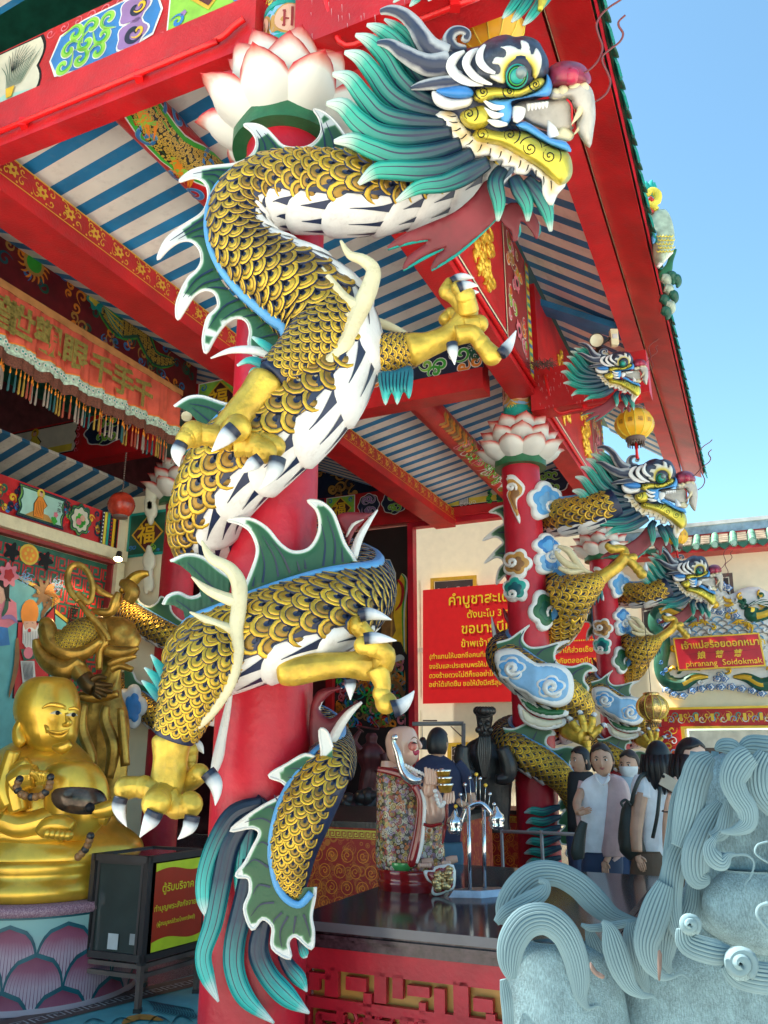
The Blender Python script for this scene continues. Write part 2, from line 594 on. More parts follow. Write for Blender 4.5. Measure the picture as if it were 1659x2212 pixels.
# ============================================================ SETTING
uvramp('petal',0,[(0,(.70,.68,.63)),(.64,(.72,.69,.63)),(.77,(.62,.24,.19)),(.87,(.50,.015,.02)),(1,(.48,.012,.02))],.45)
def tiled(name,c1,c2,scale,mortar,rough=.5,axes='XY'):
 m = mat(name,c1,rough)
 nt,b = nodes_of(m)
 br = nt.nodes.new('ShaderNodeTexBrick')
 br.offset = 0
 br.inputs['Color1'].default_value = (*c1,1);br.inputs['Color2'].default_value = (*[q*.85 for q in c1],1)
 br.inputs['Mortar'].default_value = (*c2,1);br.inputs['Scale'].default_value = scale
 br.inputs['Mortar Size'].default_value = mortar;br.inputs['Brick Width'].default_value = 1;br.inputs['Row Height'].default_value = 1
 tc = nt.nodes.new('ShaderNodeTexCoord');nt.links.new(tc.outputs['Object'],br.inputs['Vector'])
 nt.links.new(br.outputs['Color'],b.inputs['Base Color'])
 return m
tiled('paving',(.70,.64,.54),(.4,.37,.32),1.6,.012,.6)
def speck(name,cols,scale=220,rough=.2):
 m = mat(name,cols[0],rough)
 nt,b = nodes_of(m)
 vo = nt.nodes.new('ShaderNodeTexVoronoi');vo.inputs['Scale'].default_value = scale
 tc = nt.nodes.new('ShaderNodeTexCoord');nt.links.new(tc.outputs['Object'],vo.inputs['Vector'])
 se = nt.nodes.new('ShaderNodeSeparateXYZ');nt.links.new(vo.outputs['Color'],se.inputs[0])
 rp = nt.nodes.new('ShaderNodeValToRGB');rp.color_ramp.interpolation = 'CONSTANT'
 el = rp.color_ramp.elements
 while len(el)<len(cols):el.new(.5)
 for i,(e,c) in enumerate(zip(el,cols)):e.position = i/len(cols);e.color = (*c,1)
 nt.links.new(se.outputs[0],rp.inputs[0]);nt.links.new(rp.outputs[0],b.inputs['Base Color'])
speck('granite',[(.16,.11,.11),(.26,.20,.20),(.10,.07,.07),(.34,.27,.26)],260,.25)
speck('countertop',[(.045,.035,.04),(.075,.055,.06),(.03,.025,.03)],500,.12)
speck('pinkgrain',[(.34,.18,.22),(.45,.27,.30),(.25,.12,.17)],160,.5)
def struct(mb,name,parent=None):return mb.build(name,kind='structure')
g = MB();box(g,(0,60,-.25),220,220,.2,'paving');struct(g,'ground')
g = MB();prism(g,[W(-1.6,-.5,-.045),W(13.9,-.5,-.045),W(13.9,9.5,-.045),W(-1.6,9.5,-.045)],(0,0,.04),'granite');struct(g,'floor')
def paintscale():
 m = mat('paintscale',(.55,.33,.05),.5);nt,b = nodes_of(m)
 vo = nt.nodes.new('ShaderNodeTexVoronoi');vo.inputs['Scale'].default_value = 26;vo.inputs['Randomness'].default_value = .35
 tc = nt.nodes.new('ShaderNodeTexCoord');nt.links.new(tc.outputs['Object'],vo.inputs['Vector'])
 rp = nt.nodes.new('ShaderNodeValToRGB');rp.color_ramp.interpolation = 'CONSTANT';el = rp.color_ramp.elements
 while len(el)<5:el.new(.5)
 for e,(p,c) in zip(el,((0,(.01,.01,.01)),(.16,(.58,.36,.06)),(.34,(.02,.015,.01)),(.40,(.60,.38,.05)),(.58,(.012,.01,.01)))):e.position = p;e.color = (*c,1)
 nt.links.new(vo.outputs['Distance'],rp.inputs[0]);nt.links.new(rp.outputs[0],b.inputs['Base Color'])
paintscale()
fl = MB()
qf = Quad(onZ(-60,2300,0),onZ(500,2160,0),onZ(440,2040,0),onZ(-60,2190,0),UP)
def floorpoly(pts,m,h):fl.add([onZ(x,y,h) for x,y in pts],[tuple(range(len(pts)))],m,sm=False)
floorpoly([(-80,2260),(-80,2420),(620,2420),(620,2080),(428,2103),(0,2212)],'aqua',.004)
floorpoly([(-80,2226),(-80,2262),(0,2234),(430,2128),(700,2066),(700,2050),(430,2104),(0,2206)],'rust',.008)
A,B = onZ(0,2222,.012),onZ(430,2117,.012)
dd = (B-A);LL = dd.length;dd.normalize();nn = V((-dd.y,dd.x,0))
k = -.3
while k<LL+.6:
 c = A+dd*k
 for (u0,v0,u1,v1) in ((0,-.05,.012,.05),(0,.042,.1,.05),(.09,-.03,.1,.05),(.035,-.038,.1,-.03),(.035,-.038,.045,.02),(.035,.015,.07,.022)):
  fl.add([c+dd*u0+nn*v0,c+dd*u1+nn*v0,c+dd*u1+nn*v1,c+dd*u0+nn*v1],[(0,1,2,3)],'lgrey',sm=False)
 k+=.125
def brush(pts,w,m,h=.012,n=4):
 d = cr([tuple(onZ(x,y,h)) for x,y in pts],n)
 vs = []
 for i,p in enumerate(d):
  a,b = V(d[max(0,i-1)]),V(d[min(len(d)-1,i+1)])
  t = (b-a).normalized();s_ = V((-t.y,t.x,0))*w/2*max(.15,math.sin(PI*i/(len(d)-1)))
  vs+=[V(p)+s_,V(p)-s_]
 fl.add(vs,[(2*i,2*i+1,2*i+3,2*i+2) for i in range(len(d)-1)],m,sm=False)
for i in range(16):
 t = i/15;x = 330+90*t;y = 2172+16*t
 brush([(x,y),(x-6,y-8),(x-16-6*t,y-12)],.012,'dteal');brush([(x,y),(x+4,y+9),(x-6,y+14)],.012,'dteal')
brush([(326,2170),(370,2180),(424,2190)],.014,'dteal')
for dx in (0,60,140,190):brush([(180+dx,2212),(200+dx,2200-dx*.04),(228+dx,2208)],.02,'dteal')
brush([(265,2212),(300,2196),(352,2204)],.12,'ochre')
struct(fl,'floor_painting')
# ------------------------------------------------------------ flat ornament
def scroll_fill(q,mb,x0,y0,x1,y1,cols,n,r,w,lay=2,seed=1,edge='white2'):
 rnd = random.Random(seed)
 for i in range(n):
  x = x0+(x1-x0)*rnd.random();y = y0+(y1-y0)*rnd.random()
  rr = r*(.6+.7*rnd.random());a = rnd.random()*6.28;dr = rnd.choice((-1,1))
  sp = [(min(x1,max(x0,px_)),min(y1,max(y0,py))) for px_,py in spiral(x,y,rr,a,1.1,dr,rr*.9,9)]
  c = cols[i%len(cols)]
  if edge:q.rib(mb,sp,w*1.6,edge,lay,2)
  q.rib(mb,sp,w,c,lay+1,2)
def fret(q,mb,x0,y0,x1,y1,m,p,w,lay=2,m2=None):
 """rows of angular key pattern"""
 y = y0;r = 0
 while y+p*.9<y1+1e-6:
  x = x0-(p*.5 if r%2 else 0)
  while x<x1:
   for (a,b,c,d) in ((0,0,.86,.12),(0,0,.12,.86),(0,.74,.62,.86),(.5,.3,.62,.86),(.26,.3,.62,.42),(.8,.12,.92,.86)):
    ax_,bx = max(x0,x+a*p),min(x1,x+c*p)
    if bx>ax_:q.rect(mb,ax_,y+b*p,bx,y+d*p,m,lay)
   x+=p
  y+=p;r+=1
def fu_diamond(q,mb,cx,cy,r,bg='green2',lay=2):
 q.poly(mb,[(cx-r,cy),(cx,cy-r),(cx+r,cy),(cx,cy+r)],'gilt',lay)
 k = r*.88
 q.poly(mb,[(cx-k,cy),(cx,cy-k),(cx+k,cy),(cx,cy+k)],'maroon',lay+1)
 glyphs(mb,'福',q,cx-r*.62,cy-r*.42,r*1.15,'yellow',lay+2,bold=.02)
def frame_lobed(q,mb,x0,y0,x1,y1,m1,m2,lay=2,nl=3):
 """panel with scalloped short ends"""
 def ol(e):
  pts = [];h = y1-y0-2*e
  pts+=[(x0+e,y0+e),(x1-e,y0+e)]
  for i in range(1,12):pts.append((x1-e+h*.09*abs(math.sin(PI*nl*i/12)),y0+e+h*i/12))
  pts+=[(x1-e,y1-e),(x0+e,y1-e)]
  for i in range(1,12):pts.append((x0+e-h*.09*abs(math.sin(PI*nl*i/12)),y1-e-h*i/12))
  return pts
 q.poly(mb,ol(0),m1,lay);q.poly(mb,ol((y1-y0)*.035),m2,lay+1)
def tree_paint(q,mb,x,y,h,lay=5):
 for i in range(9):
  t = i/9
  q.disc(mb,x+(random.random()-.5)*h*.3*(1-t),y+t*h,h*.17*(1-t*.6),'dgreen' if i%2 else 'green2',lay+(i%3),8,lob=5)
def sage(q,mb,x,y,h,robe='lgrey',skin='skinp',lay=5,halo=None,beard=None,lean=0.):
 """small painted figure, h tall, feet at x,y"""
 if halo:q.disc(mb,x+lean*h,y+h*.86,h*.17,halo,lay)
 q.poly(mb,[(x-h*.22,y),(x+h*.24,y),(x+h*.2+lean*h*.5,y+h*.35),(x+h*.34+lean*h*.6,y+h*.52),(x+h*.1+lean*h,y+h*.76),(x-h*.1+lean*h,y+h*.76),(x-h*.26+lean*h*.5,y+h*.45)],'ink',lay)
 q.poly(mb,[(x-h*.2,y+.02*h),(x+h*.22,y+.02*h),(x+h*.18+lean*h*.5,y+h*.35),(x+h*.3+lean*h*.6,y+h*.5),(x+h*.09+lean*h,y+h*.74),(x-h*.09+lean*h,y+h*.74),(x-h*.23+lean*h*.5,y+h*.45)],robe,lay+1)
 q.disc(mb,x+lean*h,y+h*.84,h*.085,skin,lay+2)
 q.disc(mb,x+lean*h,y+h*.92,h*.06,'ink',lay+2,ry=h*.04)
 for i in range(5):
  a = x-h*.15+i*h*.07
  q.rib(mb,[(a+lean*h*.7,y+h*.6),(a+h*.02,y+h*.3),(a-h*.02,y+h*.05)],h*.012,'ink',lay+3,3)
 if beard:q.poly(mb,[(x-h*.05+lean*h,y+h*.8),(x+h*.05+lean*h,y+h*.8),(x+lean*h,y+h*.58)],beard,lay+3)
 # ------------------------------------------------------------ beams
def beam_box(name,label,p0,p1,hz,dp,m,group=None,cat='beam'):
 """p0,p1: lower front edge; hz height, dp depth vector"""
 mb = MB()
 prism(mb,[p0,p1,p1+UP*hz,p0+UP*hz],dp,m)
 return mb
t = thing('painted_tie_beam','red tie beam with cream, green and purple painted frieze, at the top left','beam',W(-.2,2.6,6.2),'painted tie beams')
m = MB()
prism(m,[W(-.2,.16,6.16),W(-.2,6,6.16),W(-.2,6,6.60),W(-.2,.16,6.60)],DV*.16,'red')
m.build('lower_rail',t)
m = MB()
prism(m,[W(-.12,.2,6.6),W(-.12,6,6.6),W(-.12,6,7.25),W(-.12,.2,7.25)],DV*.12,'red')
q = Quad(W(-.12,6,6.6),W(-.12,.2,6.6),W(-.12,.2,7.25),W(-.12,6,7.25),-DV)
x_of = lambda b:6-b
q.rect(m,.1,.02,x_of(2.34),.62,'paper',1)
frame_lobed(q,m,.0,.015,x_of(2.26),.635,'ink','paper',1,2)
q.poly(m,[(3.1,.03),(3.72,.03),(3.72,.10),(3.4,.16),(3.1,.08)],'mint',3)
q.disc(m,3.12,.36,.13,'navy',5,lob=5);q.poly(m,[(2.86,.05),(3.25,.05),(3.33,.22),(3.2,.36),(3.0,.33),(2.85,.2)],'ink',4)
q.poly(m,[(2.9,.06),(3.2,.06),(3.24,.2),(3.1,.3),(2.93,.22)],'white2',5)
q.rib(m,[(2.88,.3),(3.05,.34),(3.16,.24),(3.3,.2)],.045,'yellow',6)
q.disc(m,3.06,.5,.05,'skinp',5);q.disc(m,3.03,.55,.05,'ink',6,ry=.03)
for i in range(14):q.rib(m,[(3.42+i*.012,.2),(3.40+i*.02,.34),(3.32+i*.035,.46+.04*(i%3))],.008,'dgreen',6,3)
for i in range(10):
 a = .3+i*.22
 q.rib(m,[(3.45,.36),(3.5+.12*math.cos(a),.38+.14*math.sin(a)),(3.52+.2*math.cos(a),.4+.2*math.sin(a))],.006,'ink',6,3)
q.poly(m,[(3.42,.2),(3.52,.2),(3.5,.1),(3.44,.1)],'yellow',7)
for i in range(6):q.rib(m,[(2.9+i*.05,.28),(2.93+i*.05,.16),(2.9+i*.055,.06)],.008,'ink',7,3)
bx0,bx1 = x_of(2.22),x_of(.98)
q.rect(m,bx0,.0,bx1,.65,'red',1)
for i in range(9):
 t_ = i/8
 for yy in (.06,.59):q.rib(m,spiral(bx0+.05+t_*(bx1-bx0-.1),yy,.05,i,1.2),.012,'pink',3,2)
q.poly(m,[(bx0+.08,.3),(bx0+.16,.12),(bx0+.4,.07),(bx0+.8,.06),(bx1-.12,.12),(bx1-.05,.33),(bx1-.12,.52),(bx0+.8,.59),(bx0+.4,.58),(bx0+.16,.52)],'white2',3)
q.poly(m,[(bx0+.1,.3),(bx0+.18,.14),(bx0+.4,.09),(bx0+.8,.08),(bx1-.13,.14),(bx1-.07,.33),(bx1-.13,.5),(bx0+.8,.57),(bx0+.4,.56),(bx0+.18,.5)],'blue',4)
for j,(yy,sg) in enumerate(((.18,1),(.32,-1),(.46,1))):
 for k_ in range(3):
  cx_ = bx0+.25+k_*.17+.04*j
  q.rib(m,spiral(cx_,yy,.085,1.2*k_+j,1.0,sg,.12),.062,'white2',5,3)
  q.rib(m,spiral(cx_,yy,.085,1.2*k_+j,1.0,sg,.12),.046,'lime',6,3)
  q.rib(m,spiral(cx_,yy,.07,1.2*k_+j,.8,sg,.08),.012,'green2',7,3)
for yy in (.2,.44):
 q.disc(m,bx1-.32,yy,.15,'white2',5,lob=5,la=.12);q.disc(m,bx1-.32,yy,.135,'purple',6,lob=5,la=.12)
 q.rib(m,spiral(bx1-.3,yy,.09,1 if yy>.3 else -1,.9,1,.05),.05,'navy',7,3)
 q.rib(m,spiral(bx1-.26,yy,.06,4,.9,-1,.03),.025,'yellow',8,3)
gx0,gx1 = x_of(.98),x_of(.24)
q.rect(m,gx0,.02,gx1,.62,'white2',2);q.rect(m,gx0+.015,.03,gx1-.015,.61,'lime',3)
for (cx_,cy_) in ((gx0+.1,.14),(gx1-.12,.14),(gx0+.1,.5),(gx1-.12,.5)):
 q.rib(m,spiral(cx_,cy_,.06,cx_*9,1.1,1,.05),.03,'blue',5,3);q.disc(m,cx_+.05,cy_+.05,.025,'purple',5,lob=5)
fu_diamond(q,m,(gx0+gx1)/2,.42,.3,lay=5)
m.build('painted_frieze',t)
m = MB();tube(m,cr([tuple(W(-.24,b,z)) for b,z in ((.22,6.36),(.3,6.33),(.45,6.27),(1,6.26),(6,6.24))],4),.022,'red_bright',8)
for b in (1.1,2.2,3.3):box(m,W(-.22,b,6.26),.03,.03,.035,'red_bright')
m.build('conduit',t)
def tie(a,b0,b1,zlo,zmid,ztop,label,panels,dk=False):
 t = thing('painted_tie_beam',label,'beam',W(a,(b0+b1)/2,zlo),'painted tie beams')
 m = MB();prism(m,[W(a-.2,b0,zlo),W(a-.2,b1,zlo),W(a-.2,b1,zmid),W(a-.2,b0,zmid)],DV*.3,'red');m.build('lower_rail',t)
 m = MB();prism(m,[W(a-.14,b0,zmid),W(a-.14,b1,zmid),W(a-.14,b1,ztop),W(a-.14,b0,ztop)],DV*.2,'red')
 q = Quad(W(a-.14,b1,zmid),W(a-.14,b0,zmid),W(a-.14,b0,ztop),W(a-.14,b1,ztop),-DV)
 H = ztop-zmid
 for p in panels:
  k,u0,u1 = p[0],b1-p[1],b1-p[2]
  if k=='scene':
   q.rect(m,u0,.01,u1,H-.01,'red',1)
   frame_lobed(q,m,u0+.1,.03,u1-.1,H-.03,'ink','paper' if not p[3] else 'mint',2)
   q.rect(m,u0+.14,.06,u1-.14,H*.3,'yellow2' if not p[3] else 'teal',4)
   q.disc(m,u0+(u1-u0)*.3,H*.4,H*.3,'mint',4,ry=H*.25,lob=5)
   p[4](q,m,u0,u1,H)
   for s_ in (u0+.05,u1-.05):
    for k_ in range(5):q.rib(m,spiral(s_,.06+(H-.12)*k_/4,.05,k_,1.1),.02,'pink',3,2)
  elif k=='scroll':
   q.rect(m,u0,.01,u1,H-.01,'red',1);q.disc(m,(u0+u1)/2,H/2,(u1-u0)*.46,'white2',2,ry=H*.44,lob=8,la=.05)
   q.disc(m,(u0+u1)/2,H/2,(u1-u0)*.43,'navy',3,ry=H*.41,lob=8,la=.05)
   for k_ in range(3):
    for s_ in (-1,1):
     cx_,cy_ = (u0+u1)/2+(u1-u0)*(.22+.0*k_)*(1 if p[3] else -1)*(k_-1)*.6,H/2+s_*H*.2
     q.rib(m,spiral(cx_,cy_,H*.15,k_*2+s_,1,s_,.08),.06,'white2',4,2)
     q.rib(m,spiral(cx_,cy_,H*.15,k_*2+s_,1,s_,.08),.045,'lime' if p[3] else 'purple',5,2)
  elif k=='fu':
   q.rect(m,u0,.01,u1,H-.01,'white2',1);q.rect(m,u0+.02,.03,u1-.02,H-.03,'lime',2)
   for cx_ in (u0+.1,u1-.1):
    for cy_ in (.1,H-.1):q.rib(m,spiral(cx_,cy_,.06,cx_*5,1.1),.03,'blue',4,2)
   fu_diamond(q,m,(u0+u1)/2,H/2,min(H,u1-u0)*.46,lay=4)
  elif k=='flame':
   q.rect(m,u0,.01,u1,H-.01,'navy',1)
   scroll_fill(q,m,u0+.03,.05,u1-.03,H-.05,['green2','lime','dgreen','orange'],int((u1-u0)*16),.09,.04,2,3)
 m.build('painted_frieze',t)
 return t
def peach_sage(q,m,u0,u1,H):
 c = (u0+u1)/2
 glyphs(m,'东方朔捧桃',q,u0+.2,H*.80,H*.14,'ink',8,vertical=True)
 sage(q,m,c-.05,.05,H*.75,'lgrey',lean=.08,beard='white2')
 q.poly(m,[(c+.02,H*.55),(c+.4,H*.7),(c+.42,H*.6),(c+.15,H*.4)],'lgrey',7)
 for k in range(3):q.disc(m,c+.12+.05*k,H*.82+.02*(k%2),.04,'pink',8)
 for x_,s_ in ((u1-.45,.8),(u1-.7,.5),(u1-.25,.5),(u0+.55,.55)):tree_paint(q,m,x_,.06,H*s_)
 for k in range(4):q.rib(m,spiral(c-.1+.09*k,.07,.05,k,1.2),.012,'white2',8,2)
def guanyin(q,m,u0,u1,H):
 glyphs(m,'观音',q,u0+.35,H*.7,H*.16,'ink',8,vertical=True)
 sage(q,m,(u0+u1)/2+.25,.05,H*.85,'yellow2',halo='yellow');sage(q,m,(u0+u1)/2-.3,.05,H*.5,'ochre')
def none(q,m,u0,u1,H):pass
tie(5.4,5.6,9.5,6.02,6.2,6.78,'dim tie beam behind the tasselled banner, painted with a seated haloed figure',[('scroll',6.9,5.9,True),('scene',9.4,6.95,False,guanyin)])
tie(5.4,.3,4.9,6.02,6.3,6.95,'tie beam with green scrolls behind the raised claw, above the second column',[('scroll',3.4,2.2,False),('flame',2.25,.3),('fu',4.7,3.9)])
tie(11.4,.25,7.5,6.22,6.4,7.0,'rear lintel painted with an old man carrying peaches, over the doorway',[('scroll',1.3,.4,True),('scene',3.75,1.35,False,peach_sage),('scroll',4.45,3.8,True),('scroll',5.0,4.45,False),('fu',5.75,5.05),('flame',7.4,5.8)])
def bracket(a,zlo,ztop,b1,label,group='outward bracket beams'):
 t = thing('bracket_beam',label,'beam',W(a,b1/2,zlo),group)
 m = MB();prism(m,[W(a-.2,-.15,zlo),W(a-.2,b1,zlo),W(a-.2,b1,ztop),W(a-.2,-.15,ztop)],DV*.32,'red')
 rnd = random.Random(int(a*10))
 q = Quad(W(a-.2,-.15,zlo),W(a-.2,b1,zlo),W(a-.2,b1,ztop),W(a-.2,-.15,ztop),-DV)
 for i in range(60):
  x_ = .1+rnd.random()*(q.L*.6);y_ = rnd.random()*q.H*.9
  q.rib(m,[(x_,y_),(x_+.004,y_-.03-.05*rnd.random())],.006,'lgrey',1,1)
 m.build('beam_body',t)
 m = MB();tube(m,cr([tuple(W(a+s_,b,z)) for s_,b,z in ((-.22,-.35,ztop-.1),(-.15,-.45,zlo-.03),(-.1,-.7,zlo-.04),(-.1,b1+.2,zlo-.04))],4),.02,'red_bright',8)
 for b in (-.8,-1.2,-1.45):box(m,W(a-.1,b,zlo-.03),.03,.03,.03,'red_bright')
 m.build('conduit',t)
bracket(0,6.0,6.6,-1.55,'red bracket beam streaked with plaster above the big dragon head')
bracket(6,5.86,6.42,-1.6,'red bracket beam with stains carrying the small dragon head and yellow lantern')
def facade(a0,a1,z0,ztop,label):
 t = thing('facade_beam',label,'beam',W((a0+a1)/2,-.1,z0),'red facade beams along the columns')
 b = -.2
 m = MB();prism(m,[W(a0,b,z0),W(a1,b,z0),W(a1,b,ztop),W(a0,b,ztop)],NV*.32,'red')
 q = Quad(W(a0,b,z0),W(a1,b,z0),W(a1,b,ztop),W(a0,b,ztop),-NV)
 L,H = q.L,q.H
 q.rect(m,.1,.22,L-1.25,.28,'navy',1);q.rect(m,.1,.235,L-1.25,.265,'cream',2)
 q.rect(m,L-1.3,.22,L-1.24,H-.1,'navy',2);q.rect(m,L-1.285,.22,L-1.255,H-.1,'cream',3)
 q.rect(m,L-1.2,.25,L-.28,H-.06,'brickred',1)
 scroll_fill(q,m,L-1.12,.3,L-.36,H-.12,['lime','orange','red_bright','pink','ochre'],26,.09,.05,2,5)
 for k_ in (.3,.65):q.disc(m,L-.75,H*k_,.12,'pink',6,lob=6);q.disc(m,L-.75,H*k_,.05,'ink',7)
 q.rect(m,L-.22,.2,L-.02,H,'teal',1);q.rect(m,L-.2,.2,L-.04,H,'yellow2',2)
 for k_ in range(14):q.poly(m,[(L-.19,.25+k_*.12),(L-.05,.28+k_*.12),(L-.05,.33+k_*.12),(L-.19,.30+k_*.12)],('blue','red','teal')[k_%3],3)
 m.build('painted_board',t)
 rnd = random.Random(4)
 for cx_ in (L*.3,L*.62):
  m = MB()
  for i in range(46):
   a = rnd.random()*6.28;rr = rnd.random()**.6
   x_,y_ = cx_+.42*rr*math.cos(a),H*.52+.6*rr*math.sin(a)
   sp = spiral(x_,y_,.05+.05*rnd.random(),rnd.random()*6,.8,rnd.choice((-1,1)),.06,6)
   tube(m,[q.q(p[0],p[1],.01) for p in sp],[.008+.02*math.sin(PI*(j+.5)/len(sp)) for j in range(len(sp))],'gilt',6)
  m.build('gilt_carving',t)
 m = MB();tube(m,[W(a0+.2,b-.03,z0+.1),W(a1-.1,b-.03,z0+.1)],.025,'red_bright',8);m.build('conduit',t)
facade(.2,5.85,6.08,7.95,'red facade beam with gilt carving, behind the raised claw of the big dragon')
facade(6.15,11.5,6.0,7.9,'red facade beam with gilt carving beyond the second column, behind the yellow lantern')
def purlin(a0,a1,label,z=6.1):
 t = thing('gilt_purlin',label,'beam',W((a0+a1)/2,2.9,z),'red purlins with gilt scroll edge')
 m = MB();b = 2.8
 prism(m,[W(a0,b,z),W(a1,b,z),W(a1,b,z+.36),W(a0,b,z+.36)],NV*.42,'red')
 q = Quad(W(a0,b,z),W(a1,b,z),W(a1,b,z+.36),W(a0,b,z+.36),-NV)
 x = .1;i = 0
 while x<q.L-.1:
  if i%2==0:
   q.disc(m,x,.25,.05,'gilt',2,lob=6,la=.25);q.disc(m,x,.25,.018,'red',3)
  for s_ in (-1,1):
   q.rib(m,spiral(x+.1,.25+s_*.045,.035,s_*1.2+i,.9,s_,.05,6),.014,'gilt',2,1)
  q.disc(m,x+.05,.17,.012,'gilt',2,5);q.disc(m,x+.06,.33,.012,'gilt',2,5)
  x+=.16;i+=1
 q.rect(m,0,.34,q.L,.355,'gilt',2);q.rect(m,0,.135,q.L,.145,'gilt',2)
 m.build('purlin_body',t)
purlin(-1.5,5.25,'long red purlin edged with gilt scrollwork, crossing the upper left')
purlin(5.55,11.3,'red purlin edged with gilt scrollwork, above the rear lintel',6.02)
def roundp(a0,a1,b,z,r,label,phoenix=False):
 t = thing('round_purlin',label,'beam',W((a0+a1)/2,b,z),'round painted purlins')
 m = MB()
 ax = (NV,UP,DV)
 lathe(m,W(a0,b,z),[(0,0),(r,0),(r,a1-a0),(0,a1-a0)],'red',24,ax,sm=False)
 def w(a,ph,h=.004):return W(a0+a,b,z)+(-NV*math.cos(ph)-UP*math.sin(ph))*(r+h)
 def band(pts,wd,mm,h):
  d = cr(pts,4);vs = []
  for i,p in enumerate(d):
   pa_,pb_ = d[max(0,i-1)],d[min(len(d)-1,i+1)]
   dx,dy = pb_[0]-pa_[0],(pb_[1]-pa_[1])*r;l = math.hypot(dx,dy) or 1
   ww = wd(i/(len(d)-1)) if callable(wd) else wd
   for s_ in (-1,-.5,0,.5,1):vs.append(w(p[0]-dy/l*ww*s_,p[1]+dx/l*ww*s_/r,h))
  m.add(vs,[(5*i+k,5*i+k+1,5*i+k+6,5*i+k+5) for i in range(len(d)-1) for k in range(4)],mm)
 L = a1-a0
 rnd = random.Random(9)
 path = [(L*k/9,.6+.55*math.sin(k*2.1)) for k in range(10)]
 if not phoenix:
  band(path,.17,'white2',.003);band(path,.155,'green2',.005);band(path,.115,'paintscale',.007)
  for k_ in range(26):
   a,ph = path[k_%9][0]+.2+.13*(k_//9),path[k_%9][1]+(.85 if k_%2 else -.75)
   band([(a+dx,ph+dy/r) for dx,dy in spiral(0,0,.09,k_,1.1,1,.08,8)],.022,'cloudblue',.004)
   band([(a+dx,ph+dy/r) for dx,dy in spiral(0,0,.09,k_,1.1,1,.08,8)],.014,'blue',.006)
  for i in range(90):
   p = path[rnd.randrange(9)]
   band([(p[0]+rnd.random()*.3,p[1]+.2),(p[0]+.1+rnd.random()*.3,p[1]+.2+.12/r)],lambda t:.02*(1-t),'orange' if i%3 else 'lime',.010)
 else:
  for i in range(16):
   t_ = i/15;a = L*.22+t_*L*.25
   band([(a,.1),(a+.15,.6),(a+.05,1.1)],lambda t:.05*(1-t*.6),('ochre','orange','brown')[i%3],.004+.0004*i)
  for i in range(90):
   a = L*(.4+.45*rnd.random());ph = rnd.random()*1.5-.1
   band([(a+dx,ph+dy/r) for dx,dy in spiral(0,0,.1,rnd.random()*6,.8,rnd.choice((-1,1)),.12,6)],lambda t:.016*math.sin(PI*t*.95+.1),('lime','white2','green2','pink')[i%4],.004+.0001*i)
  for k_ in range(3):
   band([(L*.93+dx,.25+.45*k_+dy/r) for dx,dy in spiral(0,0,.12,k_,1.1,1,.1,8)],.03,'white2',.004)
   band([(L*.93+dx,.25+.45*k_+dy/r) for dx,dy in spiral(0,0,.12,k_,1.1,1,.1,8)],.02,'blue',.007)
 m.build('purlin_body',t)
roundp(.1,5.3,1.6,6.62,.2,'round red purlin painted with a scaly gold dragon, near the lotus capital')
roundp(5.6,11.3,1.6,6.55,.2,'round red purlin painted with a phoenix, over the rear doorway',True)
t = thing('dragon_painted_beam','dark red beam painted with dragons and a green pearl, above the banner','beam',W(2,4.75,6.7))
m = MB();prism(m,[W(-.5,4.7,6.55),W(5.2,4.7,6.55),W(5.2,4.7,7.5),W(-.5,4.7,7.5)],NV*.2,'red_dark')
q = Quad(W(-.5,4.7,6.55),W(5.2,4.7,6.55),W(5.2,4.7,7.5),W(-.5,4.7,7.5),-NV)
for (cx_,s_) in ((1.3,-1),(4.2,1)):
 pth = [(cx_-s_*.55,.6),(cx_-s_*.2,.45),(cx_+s_*.2,.62),(cx_+s_*.55,.35),(cx_+s_*1.0,.5)]
 q.rib(m,pth,.34,'green2',2);q.rib(m,pth,.29,'dgreen',3);q.rib(m,pth,.21,'paintscale',4)
 q.disc(m,cx_-s_*.62,.62,.15,'teal',5,lob=7);q.disc(m,cx_-s_*.65,.62,.09,'yellow2',6,lob=5);q.disc(m,cx_-s_*.68,.66,.03,'red_bright',7)
 for i in range(12):q.rib(m,[(cx_-s_*.5,.6),(cx_-s_*.3,.75-i*.03),(cx_-s_*(.1-.02*(i%3)),.85-i*.05)],.02,'teal' if i%2 else 'yellow2',6,3)
 for i in range(6):q.rib(m,spiral(cx_+s_*(.3+.22*i),.18+.55*(i%2),.07,i,1.2,1,.05),.03,'blue',3,2)
scroll_fill(q,m,.1,.08,q.L-.1,.85,['blue','dgreen','orange','dteal','ochre'],90,.08,.035,1,12,None)
sx,sy = 2.6,.55
for i in range(16):
 a = i*PI/8;q.rib(m,[(sx+.1*math.cos(a),sy+.1*math.sin(a)),(sx+.17*math.cos(a+.2),sy+.17*math.sin(a+.2)),(sx+.24*math.cos(a),sy+.24*math.sin(a))],.03,'orange',3,3)
q.disc(m,sx,sy,.15,'ochre',4);q.disc(m,sx,sy,.11,'green2',5)
m.build('beam_body',t)
